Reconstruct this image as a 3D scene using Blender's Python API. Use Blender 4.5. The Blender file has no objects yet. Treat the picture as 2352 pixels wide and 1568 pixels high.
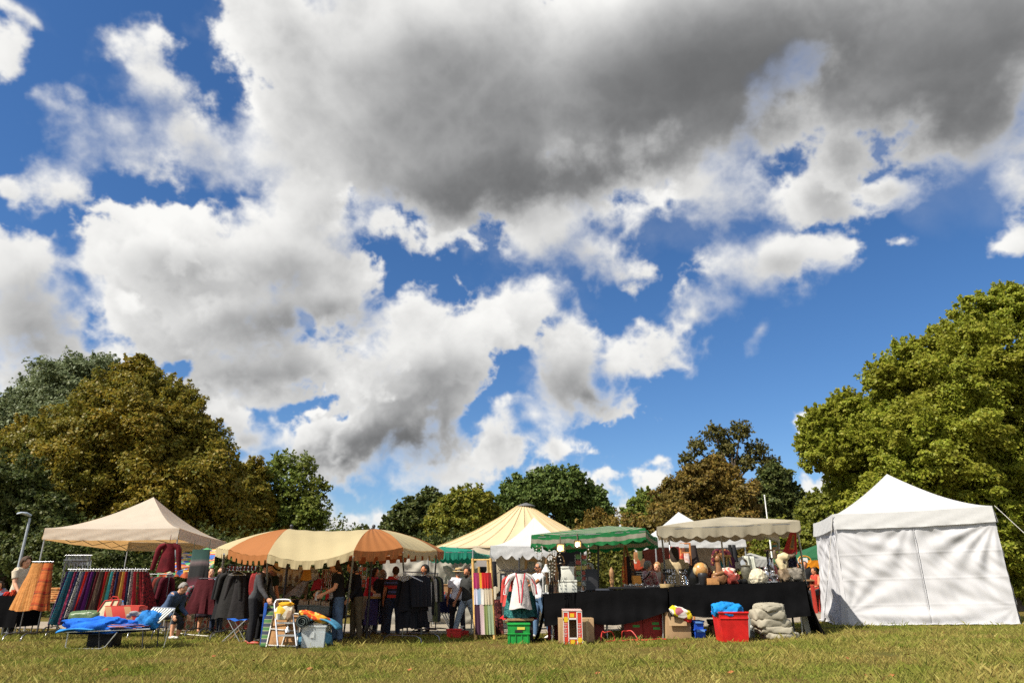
import bpy, bmesh, math, random
import numpy as np
from mathutils import Vector, Matrix, Euler, Quaternion
R = math.radians
SC = bpy.context.scene
COL = SC.collection
# ------------------------------------------------------------------ camera and survey helpers
FOC, CX, CY, CAMZ = 1568.0, 1176.0, 784.0, 1.15
TH = math.atan(561.0 / FOC)
CS, SN = math.cos(TH), math.sin(TH)
cam_d = bpy.data.cameras.new("camera"); cam = bpy.data.objects.new("camera", cam_d); COL.objects.link(cam)
cam_d.lens = 24.0; cam_d.sensor_width = 36.0; cam_d.clip_end = 6000.0; cam_d.clip_start = 0.1
cam.location = (0, 0, CAMZ); cam.rotation_euler = (R(90) + TH, 0, 0)
SC.camera = cam

def ray(px, py):
    a = (px - CX) / FOC; b = (CY - py) / FOC
    return Vector((a, CS - b * SN, SN + b * CS))
def at(px, py, y):
    """point of the survey at depth y"""
    d = ray(px, py); t = y / d.y
    return Vector((d.x * t, y, CAMZ + d.z * t))
def sm(t):
    t = min(1.0, max(0.0, t)); return t * t * (3 - 2 * t)
def gz(x, y):
    """height of the lawn: level on the left, rising gently on the right"""
    return 0.36 * sm((x + 1.5) / 14.0)
def G(px, py):
    z = 0.0
    d = ray(px, py)
    for _ in range(25):
        t = (z - CAMZ) / d.z
        z = gz(d.x * t, d.y * t)
    return Vector((d.x * t, d.y * t, z))
CROP = {1: (0, 1740, .3698), 2: (420, 1740, .3698), 3: (800, 1840, .30612), 4: (1200, 1840, .30612), 5: (1560, 1840, .30612),
        6: (1880, 1800, .33163), 7: (2180, 1800, .33157), 8: (2540, 1800, .33165), 9: (2860, 1640, .43368), 0: (0, 0, 1.5510)}
def q(c, x, y):
    X, Y, s = CROP[c]
    return (X + x * s) * .64474, (Y + y * s) * .64474
def A(c, x, y, d):
    return at(*q(c, x, y), d)
def GG(c, x, y):
    return G(*q(c, x, y))
def mpp(y):
    """metres in one survey pixel at depth y"""
    return y / (FOC * .94)

# ------------------------------------------------------------------ sun, sky and clouds
SUN_DIR = Vector((-0.57, -0.37, 0.73)).normalized()
sun_d = bpy.data.lights.new("sun", 'SUN'); sun = bpy.data.objects.new("sun", sun_d); COL.objects.link(sun)
sun_d.energy = 5.0; sun_d.angle = R(0.5); sun_d.color = (1.0, .93, .82)
sun.rotation_euler = SUN_DIR.to_track_quat('Z', 'Y').to_euler(); sun.location = (-20, -15, 30)

W = bpy.data.worlds.new("World"); SC.world = W; W.use_nodes = True
nt = W.node_tree; N = nt.nodes; L = nt.links
for n in list(N): N.remove(n)
def nd(t, **kw):
    n = N.new(t)
    for k, v in kw.items(): setattr(n, k, v)
    return n
def setin(n, i, v):
    if hasattr(v, 'links') and hasattr(v, 'node'): L.new(v, n.inputs[i])
    else: n.inputs[i].default_value = v
def M(op, a, b=None, c=None, clamp=False):
    n = nd('ShaderNodeMath', operation=op, use_clamp=clamp)
    setin(n, 0, a)
    if b is not None: setin(n, 1, b)
    if c is not None: setin(n, 2, c)
    return n.outputs[0]
def VM(op, a, b=None, scale=None):
    n = nd('ShaderNodeVectorMath', operation=op)
    setin(n, 0, a)
    if b is not None: setin(n, 1, b)
    if scale is not None: setin(n, 3, scale)
    return n.outputs['Value'] if op in ('LENGTH', 'DOT_PRODUCT') else n.outputs[0]
def MIXC(f, a, b):
    n = nd('ShaderNodeMix', data_type='RGBA')
    setin(n, 0, f); setin(n, 6, a); setin(n, 7, b)
    return n.outputs[2]
# The clouds are computed here as a field on a conformal (stereographic) chart of the northern sky, then looked up by direction.
SC0 = Vector((0, math.cos(R(27)), math.sin(R(27)))); SU0 = Vector((0, -math.sin(R(27)), math.cos(R(27))))
CH_X, CH_Y0, CH_Y1, CH_S = .74, -.50, .41, .00095
def chart(d):
    d = d.normalized(); w = 2.0 / (1.0 + d.dot(SC0))
    return np.array((d.x * w, d.dot(SU0) * w))
def chart_patch(px, py, a, b, rot):
    r = R(rot); c = chart(ray(px, py))
    u = chart(ray(px + a * math.cos(r), py + a * math.sin(r))) - c
    v = chart(ray(px - b * math.sin(r), py + b * math.cos(r))) - c
    return c, u / np.dot(u, u), v / np.dot(v, v), min(np.linalg.norm(u), np.linalg.norm(v))
# banks of cloud, the farther ones first: [lobes: centre x, y, half width, half height, turn (survey pixels)], ragged?, grey shift, seed
BANKS = [
    ([(930, 1185, 105, 42, -5), (790, 1205, 100, 34, 0), (740, 1180, 40, 28, 0), (1390, 1140, 62, 46, 0), (1500, 1115, 52, 36, -30), (1440, 1175, 90, 36, 0), (1515, 1060, 30, 13, 0), (1850, 1110, 34, 50, 0),
      (1930, 1080, 60, 40, 0), (1870, 970, 60, 26, -30), (500, 950, 66, 60, 20), (560, 1015, 36, 20, 0), (560, 1070, 40, 14, 0)], .5, .03, 0),
    ([(30, 620, 115, 95, 0), (50, 740, 110, 110, 10), (60, 870, 130, 75, 0), (205, 835, 50, 26, 0), (110, 800, 60, 50, 0)], .35, .05, 1),
    ([(1290, 1030, 92, 50, -10), (1200, 1012, 50, 24, 0), (1125, 1030, 34, 70, 25), (1020, 1095, 78, 34, 0), (1225, 960, 17, 13, 0), (1385, 1085, 44, 15, 0)], .5, .02, 2),
    ([(860, 1000, 205, 95, -6), (980, 800, 160, 125, -20), (1140, 745, 105, 75, -15), (1225, 705, 78, 50, 0), (1290, 850, 90, 115, 0), (1410, 840, 90, 40, -15), (1515, 805, 55, 40, -30), (1345, 920, 100, 46, 5), (930, 900, 160, 90, 0), (740, 1030, 80, 50, -10), (1060, 830, 90, 90, 0)], .25, .0, 3),
    ([(390, 590, 205, 115, -10), (640, 560, 165, 120, -15), (520, 720, 260, 125, 8), (740, 670, 130, 110, 40), (630, 850, 215, 80, -8), (260, 575, 85, 66, 0), (690, 450, 110, 110, 0), (420, 800, 130, 80, 20), (480, 880, 70, 40, 0), (660, 900, 120, 40, 0)], .25, .0, 4),
    ([(1815, 585, 140, 56, -6), (1905, 590, 75, 45, 10), (1590, 708, 44, 30, -10), (2062, 555, 32, 24, 0), (1745, 752, 12, 30, 25)], .7, .02, 5),
    ([(345, 175, 90, 62, 40), (465, 315, 125, 85, 10), (185, 330, 50, 75, -30), (165, 440, 80, 40, 10), (255, 270, 60, 28, 30), (330, 375, 80, 34, 0), (270, 120, 30, 26, 40), (240, 660, 34, 24, 30), (300, 690, 34, 20, 30), (110, 230, 26, 14, 40)], 1.0, .0, 6),
    ([(22, 125, 26, 44, 30), (55, 38, 60, 8, 38), (10, 440, 22, 14, 20)], 1.0, .0, 12),
    ([(1340, 570, 105, 58, 25), (1620, 420, 150, 70, -22), (1470, 480, 130, 70, -22), (1230, 520, 110, 70, 10), (1000, 520, 170, 42, 6), (2060, 440, 105, 46, 0), (1880, 420, 80, 70, 20), (1960, 480, 70, 30, 20), (2335, 440, 75, 100, 0), (2352, 545, 50, 40, 0), (900, 505, 120, 36, 10)], .75, .06, 7),
    ([(1000, 200, 380, 300, 0), (1550, 130, 620, 240, -6), (2150, 90, 520, 220, -8), (1040, 420, 290, 105, 8), (1300, 390, 310, 110, -14), (605, 90, 110, 180, 0), (660, 330, 110, 140, 0), (1930, 350, 115, 75, 20), (2220, 250, 230, 110, -10), (1590, 330, 200, 85, -20), (1790, 290, 130, 90, -10)], .8, .0, 8),
]
GREY = [  # the shaded bases of the thick clouds: ..., how dark
    (1900, 130, 800, 240, -8, .52), (1560, 250, 480, 150, -14, .42), (1180, 440, 380, 80, -8, .62), (2160, 290, 330, 110, -10, .55), (1000, 300, 320, 190, 0, .26), (2300, 60, 260, 180, 0, .35), (1350, 170, 320, 110, -8, .30), (1050, 120, 260, 60, -14, .18),
    (700, 750, 230, 56, -6, .62), (890, 1025, 240, 80, -4, .86), (830, 1065, 190, 48, 0, .74), (1370, 925, 105, 46, 0, .62), (1210, 1015, 58, 28, 0, .62), (950, 905, 180, 70, -10, .42),
    (620, 875, 240, 60, -4, .46), (60, 860, 160, 120, 0, .46), (540, 640, 240, 60, 0, .32), (1280, 1060, 110, 26, 0, .4), (1330, 600, 110, 40, 0, .2), (1990, 440, 170, 50, 0, .34), (1820, 600, 120, 24, 0, .22),
    (1280, 880, 110, 60, 0, .38), (1430, 1175, 130, 40, 0, .40), (870, 1205, 170, 36, 0, .34), (530, 1000, 80, 32, 0, .42), (460, 330, 120, 50, 0, .10), (30, 700, 100, 60, 0, .15), (420, 600, 120, 40, 0, .15),
]

NX = int(2 * CH_X / CH_S); NY = int((CH_Y1 - CH_Y0) / CH_S)
PADX, PADY = 480, 340                                               # spare margin, so that each bank can read another piece of the noise
gx = (-CH_X + CH_S * np.arange(NX + PADX, dtype=np.float32))[None, :].repeat(NY + PADY, 0)
gy = (CH_Y0 + CH_S * np.arange(NY + PADY, dtype=np.float32))[:, None].repeat(NX + PADX, 1)
def perlin(x, y, seed):
    rs = np.random.RandomState(seed)
    xi = np.floor(x).astype(np.int32); yi = np.floor(y).astype(np.int32)
    n = 256; ang = rs.rand(n, n).astype(np.float32) * 6.28318
    gxx, gyy = np.cos(ang), np.sin(ang)
    fx = x - xi; fy = y - yi
    u = fx * fx * fx * (fx * (fx * 6 - 15) + 10); v = fy * fy * fy * (fy * (fy * 6 - 15) + 10)
    x0 = xi % n; x1 = (xi + 1) % n; y0 = yi % n; y1 = (yi + 1) % n
    a = gxx[y0, x0] * fx + gyy[y0, x0] * fy; b = gxx[y0, x1] * (fx - 1) + gyy[y0, x1] * fy
    c = gxx[y1, x0] * fx + gyy[y1, x0] * (fy - 1); d = gxx[y1, x1] * (fx - 1) + gyy[y1, x1] * (fy - 1)
    a += u * (b - a); c += u * (d - c)
    return (a + v * (c - a)) * 1.4
def fbm(x, y, f, octv, rough, seed, kind=0):
    out = np.zeros_like(x); amp = 1.0; tot = 0.0
    for o in range(octv):
        p = perlin(x * f + 17.3 * o, y * f - 9.1 * o, seed + o)
        if kind == 1: p = 1.0 - 2.2 * np.abs(p)                     # puffs
        out += p * amp; tot += amp; amp *= rough; f *= 2.03
    return out / tot
def sstep(x, a, b):
    t = np.clip((x - a) / (b - a), 0, 1); return t * t * (3 - 2 * t)
wx = gx + .020 * fbm(gx, gy, 6.0, 5, .55, 3); wy = gy + .020 * fbm(gx, gy, 6.0, 5, .55, 40)
n_lo = fbm(gx, gy, 9.0, 9, .58, 70); n_puff = fbm(wx, wy, 13.0, 7, .52, 110, 1) - .32; n_big = fbm(wx, wy, 4.0, 7, .55, 150)
n_soft = sstep(fbm(gx, gy, 5.0, 3, .5, 200), -.15, .4)
wx, wy, n_big, n_soft = (k[:NY, :NX].copy() for k in (wx, wy, n_big, n_soft))
def sh(a, dx, dy):
    return np.roll(np.roll(a, int(dy), 0), int(dx), 1)
GR = np.zeros((NY, NX), np.float32)
def radial(c, u, v):
    dx = wx - c[0]; dy = wy - c[1]
    return np.sqrt((dx * u[0] + dy * u[1]) ** 2 + (dx * v[0] + dy * v[1]) ** 2)
for (px, py, a, b, rot, k) in GREY:
    c, u, v, m = chart_patch(px, py, a, b, rot)
    GR = GR + (1 - GR) * k * sstep(radial(c, u, v), 1.55, .0)
lx, ly = -.50, .866                                                # sunlight crosses the chart from the upper left
VAL = np.full((NY, NX), .9, np.float32); ALPHA = np.zeros((NY, NX), np.float32)
for lobes, ragged, shift, seed in BANKS:
    F = np.full((NY, NX), -1.0, np.float32)
    for (px, py, a, b, rot) in lobes:
        c, u, v, m = chart_patch(px, py, a, b, rot)
        f = (1 - radial(c, u, v)) * max(m, .020)
        h = np.clip(.5 + .5 * (F - f) / .016, 0, 1); F = f + (F - f) * h + .016 * h * (1 - h)
    for lay, (inset, kd) in enumerate(((.0, 1.0), (.026, .55), (.058, .45))):
        ox, oy = 211 * seed + 97 * lay, 131 * seed + 61 * lay
        ox %= PADX; oy %= PADY
        lo = n_lo[oy:oy + NY, ox:ox + NX]; pf = n_puff[oy:oy + NY, ox:ox + NX]
        D = F - inset + (.040 + .034 * ragged) * lo + .042 * (1 - .5 * ragged) * pf
        w = (.008 + .027 * n_soft) * (1 + 1.3 * ragged) * (1 if lay == 0 else (1.9 if seed < 7 else 5.0))
        al = sstep(D, -.35 * w, w)
        if al.max() <= 0: continue
        dens = np.clip(D, 0, .09)
        march = np.zeros_like(D); st = 5.0; r = 0.0
        for k in range(9):
            r += st; march += sh(dens, -lx * r, -ly * r) * st * CH_S; st *= 1.22
        lit = np.exp(-march * (330.0 if lay == 0 else 260.0))
        v = .675 + .295 * lit - shift * (1 - lit) + .13 * n_big + .15 * np.clip(pf, -.5, .4) * (1 - .7 * lit)
        if lay: v = v - .02 + .05 * lit
        v = v - GR * (1.0 + .24 * n_big + .10 * pf) * sstep(D, .0, .06 if lay == 0 else .03) * .62
        al = al * kd
        VAL = VAL * (1 - al) + v * al
        ALPHA = ALPHA + (1 - ALPHA) * al if lay == 0 else np.maximum(ALPHA, al)
val = np.minimum(np.where(VAL < .46, .46 - .17 * (1 - np.exp(-(.46 - VAL) / .17)), VAL), .985)
PIX = np.zeros((NY, NX, 4), np.float32); PIX[..., 0] = val; PIX[..., 1] = ALPHA; PIX[..., 2] = GR; PIX[..., 3] = 1
PIX[:2, :, 1] = 0; PIX[-2:, :, 1] = 0; PIX[:, :2, 1] = 0; PIX[:, -2:, 1] = 0
IMG = bpy.data.images.new("cloud_field", NX, NY, alpha=False, float_buffer=False); IMG.colorspace_settings.name = 'Non-Color'
IMG.pixels.foreach_set(PIX.ravel()); IMG.update(); IMG.pack()
del F, D, wx, wy, n_lo, n_puff, n_big, n_soft, dens, march, val, VAL, PIX, GR, gx, gy, al, lo, pf, v, w
tc = nd('ShaderNodeTexCoord'); DIRV = tc.outputs['Generated']
wgt = M('DIVIDE', 2.0, M('ADD', VM('DOT_PRODUCT', DIRV, tuple(SC0)), 1.0))
cu = M('MULTIPLY_ADD', M('MULTIPLY', VM('DOT_PRODUCT', DIRV, (1, 0, 0)), wgt), .5 / CH_X, .5)
cv = M('MULTIPLY_ADD', M('MULTIPLY', VM('DOT_PRODUCT', DIRV, tuple(SU0)), wgt), 1 / (CH_Y1 - CH_Y0), -CH_Y0 / (CH_Y1 - CH_Y0))
cmb = nd('ShaderNodeCombineXYZ'); L.new(cu, cmb.inputs[0]); L.new(cv, cmb.inputs[1])
tex = nd('ShaderNodeTexImage', interpolation='Cubic', extension='EXTEND'); tex.image = IMG; L.new(cmb.outputs[0], tex.inputs[0])
sep = nd('ShaderNodeSeparateColor'); L.new(tex.outputs[0], sep.inputs[0])
val, ALPHA, GRT = sep.outputs[0], sep.outputs[1], sep.outputs[2]
warm = MIXC(val, (.93, .955, 1.0, 1), (1.0, .993, .965, 1))
STR = .064
EXPO = .75
cloud = VM('SCALE', warm, scale=M('MULTIPLY', M('POWER', val, 1.75), 1.0 / STR / 2 ** EXPO))
sky = nd('ShaderNodeTexSky', sky_type='NISHITA')
sky.sun_disc = False; sky.sun_elevation = math.asin(SUN_DIR.z); sky.sun_rotation = math.atan2(SUN_DIR.x, SUN_DIR.y)
sky.altitude = 200; sky.air_density = 1.0; sky.dust_density = .35; sky.ozone_density = 2.2
hs = nd('ShaderNodeHueSaturation'); L.new(sky.outputs[0], hs.inputs['Color']); hs.inputs['Saturation'].default_value = 1.22; hs.inputs['Value'].default_value = 1.0
tint = nd('ShaderNodeVectorMath', operation='MULTIPLY'); L.new(hs.outputs[0], tint.inputs[0]); tint.inputs[1].default_value = (.93, 1.02, 1.17)
# broken cloud added behind the camera, out of view, to lift the fill light
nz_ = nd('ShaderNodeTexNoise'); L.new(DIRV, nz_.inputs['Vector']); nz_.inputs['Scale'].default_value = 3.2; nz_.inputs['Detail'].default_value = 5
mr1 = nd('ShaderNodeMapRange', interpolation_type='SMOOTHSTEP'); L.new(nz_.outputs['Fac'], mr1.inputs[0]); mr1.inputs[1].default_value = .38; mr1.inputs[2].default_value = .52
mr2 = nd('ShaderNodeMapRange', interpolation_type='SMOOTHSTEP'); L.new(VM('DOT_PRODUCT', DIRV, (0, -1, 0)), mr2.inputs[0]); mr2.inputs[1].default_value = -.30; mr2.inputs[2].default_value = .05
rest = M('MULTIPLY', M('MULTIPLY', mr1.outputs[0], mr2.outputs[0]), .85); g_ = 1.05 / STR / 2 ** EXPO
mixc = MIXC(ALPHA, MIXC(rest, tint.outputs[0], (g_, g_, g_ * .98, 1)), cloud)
bg = nd('ShaderNodeBackground'); bg.inputs[1].default_value = STR; L.new(mixc, bg.inputs[0])
wo = nd('ShaderNodeOutputWorld'); L.new(bg.outputs[0], wo.inputs[0])
W.cycles.sampling_method = 'MANUAL'; W.cycles.sample_map_resolution = 512
SC.view_settings.view_transform = 'Standard'; SC.view_settings.look = 'None'; SC.view_settings.exposure = EXPO; SC.view_settings.gamma = 1.0
SC.render.film_transparent = False
SC.cycles.use_denoising = False
SC.cycles.max_bounces = 7; SC.cycles.diffuse_bounces = 3; SC.cycles.glossy_bounces = 2; SC.cycles.transmission_bounces = 4; SC.cycles.transparent_max_bounces = 8
# ------------------------------------------------------------------ mesh and object helpers
rnd = random.Random(11)
ORG = {}
def V(*a): return Vector(a)
class MB:
    """collects shapes in world coordinates; build() links them as ONE mesh object"""
    def __init__(s): s.v = []; s.f = []; s.mi = []; s.uv = {}; s.m = 0
    def add(s, vs, fs):
        o = len(s.v); s.v.extend([tuple(p) for p in vs])
        for f in fs: s.f.append(tuple(i + o for i in f)); s.mi.append(s.m)
        return o
    def box(s, c, d, rz=0, rx=0, ry=0, taper=1.0):
        m = Euler((rx, ry, rz)).to_matrix(); c = Vector(c)
        vs = []
        for z in (-.5, .5):
            k = taper if z > 0 else 1.0
            for x, y in ((-.5, -.5), (.5, -.5), (.5, .5), (-.5, .5)):
                vs.append(c + m @ Vector((x * d[0] * k, y * d[1] * k, z * d[2])))
        s.add(vs, [(3, 2, 1, 0), (4, 5, 6, 7), (0, 1, 5, 4), (1, 2, 6, 5), (2, 3, 7, 6), (3, 0, 4, 7)]); return s
    def hexa(s, p):
        s.add(p, [(3, 2, 1, 0), (4, 5, 6, 7), (0, 1, 5, 4), (1, 2, 6, 5), (2, 3, 7, 6), (3, 0, 4, 7)]); return s
    def tube(s, pts, r, n=8, caps=True, side=None, closed=False, rnd_end=False):
        pts = [Vector(p) for p in pts]; k = len(pts)
        rr = r if isinstance(r, (list, tuple)) else [r] * k
        rings = []; prev = None
        for i, p in enumerate(pts):
            if closed: t = pts[(i + 1) % k] - pts[i - 1]
            else: t = pts[min(i + 1, k - 1)] - pts[max(i - 1, 0)]
            if t.length < 1e-9: t = Vector((0, 0, 1))
            t.normalize()
            if side is not None: u = Vector(side)
            elif prev is None: u = Vector((0, 0, 1)) if abs(t.z) < .9 else Vector((1, 0, 0))
            else: u = prev
            u = u - t * u.dot(t)
            if u.length < 1e-6: u = t.orthogonal()
            u.normalize(); w = t.cross(u); prev = u
            a, b = rr[i] if isinstance(rr[i], (list, tuple)) else (rr[i], rr[i])
            rings.append([p + u * (a * math.cos(6.28318 * j / n)) + w * (b * math.sin(6.28318 * j / n)) for j in range(n)])
        vs = [p for ring in rings for p in ring]; fs = []
        for i in range(k if closed else k - 1):
            a = i * n; b = ((i + 1) % k) * n
            for j in range(n): fs.append((a + j, a + (j + 1) % n, b + (j + 1) % n, b + j))
        if caps and not closed:
            fs.append(tuple(range(n - 1, -1, -1))); fs.append(tuple((k - 1) * n + j for j in range(n)))
        s.add(vs, fs); return s
    def lathe(s, c, prof, n=16, sx=1.0, sy=1.0, axis=None):
        c = Vector(c); q_ = Vector(axis).to_track_quat('Z', 'Y') if axis is not None else None
        vs = []; fs = []
        for (r, z) in prof:
            for j in range(n):
                p = Vector((r * sx * math.cos(6.28318 * j / n), r * sy * math.sin(6.28318 * j / n), z))
                vs.append(c + (q_ @ p if q_ else p))
        k = len(prof)
        for i in range(k - 1):
            for j in range(n): fs.append((i * n + j, i * n + (j + 1) % n, (i + 1) * n + (j + 1) % n, (i + 1) * n + j))
        fs.append(tuple(range(n - 1, -1, -1))); fs.append(tuple((k - 1) * n + j for j in range(n)))
        s.add(vs, fs); return s
    def ball(s, c, r, n=12, rot=None):
        r = r if isinstance(r, (list, tuple)) else (r, r, r); c = Vector(c); m = n // 2 + 1; vs = []; fs = []
        for i in range(m + 1):
            t = math.pi * i / m
            for j in range(n):
                p = Vector((r[0] * math.sin(t) * math.cos(6.28318 * j / n), r[1] * math.sin(t) * math.sin(6.28318 * j / n), -r[2] * math.cos(t)))
                vs.append(c + (rot @ p if rot else p))
        for i in range(m):
            for j in range(n): fs.append((i * n + j, i * n + (j + 1) % n, (i + 1) * n + (j + 1) % n, (i + 1) * n + j))
        s.add(vs, fs); return s
    def sheet(s, fn, nu, nv, close=False, keep=None):
        vs = []; uvs = []
        for i in range(nu + (0 if close else 1)):
            for j in range(nv + 1):
                u, v = i / nu, j / nv
                vs.append(fn(u, v)); uvs.append((u, v))
        n = nv + 1; fs = []; k = nu if close else nu
        for i in range(k):
            a = i * n; b = ((i + 1) % nu if close else i + 1) * n
            for j in range(nv):
                if keep is None or keep((i + .5) / nu, (j + .5) / nv): fs.append((a + j, b + j, b + j + 1, a + j + 1))
        o = s.add(vs, fs)
        for i, t in enumerate(uvs): s.uv[o + i] = t
        return s
    def quad(s, a, b, c, d):
        o = s.add([a, b, c, d], [(0, 1, 2, 3)])
        for i, t in enumerate(((0, 0), (1, 0), (1, 1), (0, 1))): s.uv[o + i] = t
        return s
    def build(s, name, mats, parent=None, smooth=True, solid=0.0, bevel=0.0, sub=0, label=None, cat=None, group=None, kind=None, org=None, voxel=0.0, flip=False):
        me = bpy.data.meshes.new(name)
        if parent is not None: o0 = ORG[parent.name]
        elif org is not None: o0 = Vector(org)
        elif s.v:
            xs, ys, zs = zip(*s.v); o0 = Vector(((min(xs) + max(xs)) / 2, (min(ys) + max(ys)) / 2, min(zs)))
        else: o0 = Vector((0, 0, 0))
        me.from_pydata([(x - o0.x, y - o0.y, z - o0.z) for x, y, z in s.v], [], s.f)
        mats = mats if isinstance(mats, (list, tuple)) else [mats]
        for m in mats: me.materials.append(m)
        if len(mats) > 1: me.polygons.foreach_set('material_index', s.mi)
        if s.uv:
            ul = me.uv_layers.new(name="UVMap")
            for lp in me.loops: ul.data[lp.index].uv = s.uv.get(lp.vertex_index, (0, 0))
        if bevel or True:
            bm = bmesh.new(); bm.from_mesh(me)
            if not s.uv: bmesh.ops.remove_doubles(bm, verts=bm.verts, dist=1e-6)
            if bevel: bmesh.ops.bevel(bm, geom=[e for e in bm.edges if len(e.link_faces) == 2 and e.calc_face_angle(0) > .6], offset=bevel, segments=2, profile=.6, affect='EDGES', clamp_overlap=True)
            bmesh.ops.recalc_face_normals(bm, faces=bm.faces)
            bm.to_mesh(me); bm.free()
        ob = bpy.data.objects.new(name, me); COL.objects.link(ob)
        if parent is not None: ob.parent = parent
        else: ob.location = o0
        ORG[ob.name] = o0
        if voxel:
            md = ob.modifiers.new("join", 'REMESH'); md.mode = 'VOXEL'; md.voxel_size = voxel; md.use_smooth_shade = True
            dg = bpy.context.evaluated_depsgraph_get(); dg.update()
            m2 = bpy.data.meshes.new_from_object(ob.evaluated_get(dg)); ob.modifiers.clear(); ob.data = m2; m2.name = name
            bm = bmesh.new(); bm.from_mesh(m2)
            for _ in range(2): bmesh.ops.smooth_vert(bm, verts=bm.verts, factor=.5, use_axis_x=True, use_axis_y=True, use_axis_z=True)
            bm.to_mesh(m2); bm.free()
            if not m2.materials: m2.materials.append(mats[0])
        if solid:
            md = ob.modifiers.new("thickness", 'SOLIDIFY'); md.thickness = solid; md.offset = 0
        if sub:
            md = ob.modifiers.new("round", 'SUBSURF'); md.levels = sub; md.render_levels = sub
        ob.data.polygons.foreach_set('use_smooth', [bool(smooth)] * len(ob.data.polygons))
        if smooth and not voxel:
            try: ob.data.set_sharp_from_angle(angle=R(50))
            except Exception: pass
        tag(ob, label, cat, group, kind)
        return ob
def tag(o, label=None, cat=None, group=None, kind=None):
    if label: o['label'] = label
    if cat: o['category'] = cat
    if group: o['group'] = group
    if kind: o['kind'] = kind
    return o
def thing(name, label, cat, loc=(0, 0, 0), group=None):
    """an Empty at the thing's base that parents its parts"""
    o = bpy.data.objects.new(name, None); COL.objects.link(o); o.location = loc; o.empty_display_size = .1
    ORG[o.name] = Vector(loc)
    return tag(o, label, cat, group)
def copy_tree(o, parent=None):
    c = o.copy(); COL.objects.link(c); c.parent = parent; ORG[c.name] = ORG.get(o.name, Vector((0, 0, 0)))
    for ch in o.children: copy_tree(ch, c)
    return c
def single(mb, name, m, label, cat, group=None, **kw):
    return mb.build(name, m, None, label=label, cat=cat, group=group, **kw)

# ------------------------------------------------------------------ procedural materials
MATS = {}
def srgb(r, g, b):
    f = lambda c: (c / 255.0) / 12.92 if c <= 10 else ((c / 255.0 + .055) / 1.055) ** 2.4
    return (f(r), f(g), f(b))
class NT:
    def __init__(s, name):
        s.m = bpy.data.materials.new(name); s.m.use_nodes = True; s.t = s.m.node_tree
        s.b = s.t.nodes['Principled BSDF']; s.out = s.t.nodes['Material Output']
    def n(s, t, **kw):
        x = s.t.nodes.new(t)
        for k, v in kw.items(): setattr(x, k, v)
        return x
    def l(s, a, b): s.t.links.new(a, b)
    def set(s, n, i, v):
        if hasattr(v, 'node'): s.l(v, n.inputs[i])
        else: n.inputs[i].default_value = v
    def coord(s, kind='Object', scale=None, rot=None):
        c = s.n('ShaderNodeTexCoord').outputs[kind]
        if scale or rot:
            mp = s.n('ShaderNodeMapping'); s.l(c, mp.inputs[0])
            if scale: mp.inputs[3].default_value = scale
            if rot: mp.inputs[2].default_value = rot
            return mp.outputs[0]
        return c
    def noise(s, v, scale, detail=5, rough=.55, out='Fac'):
        x = s.n('ShaderNodeTexNoise'); s.l(v, x.inputs['Vector']); x.inputs['Scale'].default_value = scale; x.inputs['Detail'].default_value = detail; x.inputs['Roughness'].default_value = rough
        return x.outputs[out]
    def ramp(s, f, stops, mode='LINEAR'):
        x = s.n('ShaderNodeValToRGB'); s.l(f, x.inputs[0]); x.color_ramp.interpolation = mode
        el = x.color_ramp.elements
        while len(el) < len(stops): el.new(.5)
        for e, (p, c) in zip(el, stops): e.position = p; e.color = (*c, 1)
        return x.outputs[0]
    def mix(s, f, a, b, mode='MIX'):
        x = s.n('ShaderNodeMix', data_type='RGBA', blend_type=mode); s.set(x, 0, f)
        s.set(x, 6, a if hasattr(a, 'node') else (*a, 1)); s.set(x, 7, b if hasattr(b, 'node') else (*b, 1))
        return x.outputs[2]
    def math(s, op, a, b=0.0):
        x = s.n('ShaderNodeMath', operation=op); s.set(x, 0, a); s.set(x, 1, b); return x.outputs[0]
    def sep(s, v):
        x = s.n('ShaderNodeSeparateXYZ'); s.l(v, x.inputs[0]); return x.outputs
    def bump(s, h, strength, dist=.02):
        x = s.n('ShaderNodeBump'); s.l(h, x.inputs['Height']); x.inputs['Strength'].default_value = strength; x.inputs['Distance'].default_value = dist
        s.l(x.outputs[0], s.b.inputs['Normal']); return x
    def base(s, c): s.set(s.b, 'Base Color', c if hasattr(c, 'node') else (*c, 1))
    def translucent(s, c, fac):
        t = s.n('ShaderNodeBsdfTranslucent'); s.set(t, 0, c if hasattr(c, 'node') else (*c, 1))
        x = s.n('ShaderNodeMixShader'); x.inputs[0].default_value = fac
        s.l(s.b.outputs[0], x.inputs[1]); s.l(t.outputs[0], x.inputs[2]); s.l(x.outputs[0], s.out.inputs[0])
def mat(key, c, rough=.8, vary=.12, nscale=6.0, bump=.0, bscale=40.0, bdist=.01, trans=0.0, tcol=None, metal=0.0, spec=.3):
    if key in MATS: return MATS[key]
    t = NT(key); co = t.coord()
    nz = t.noise(co, nscale, 6, .6)
    a = tuple(x * (1 - vary) for x in c); b = tuple(min(1, x * (1 + vary)) for x in c)
    col = t.ramp(nz, [(.3, a), (.7, b)]); t.base(col)
    t.b.inputs['Roughness'].default_value = rough; t.b.inputs['Metallic'].default_value = metal; t.b.inputs['Specular IOR Level'].default_value = spec
    if bump: t.bump(t.noise(co, bscale, 5, .6), bump, bdist)
    if trans: t.translucent(tcol or c, trans)
    MATS[key] = t.m; return t.m
def cloth(key, c, trans=.0, vary=.16, bump=.5, bscale=9.0):
    return mat(key, c, .85, vary, 5.0, bump, bscale, .03, trans, spec=.15)
def metal(key, c=(.45, .46, .47), rough=.38, m=.85):
    return mat(key, c, rough, .12, 12.0, .05, 60, .002, metal=m, spec=.5)
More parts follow.
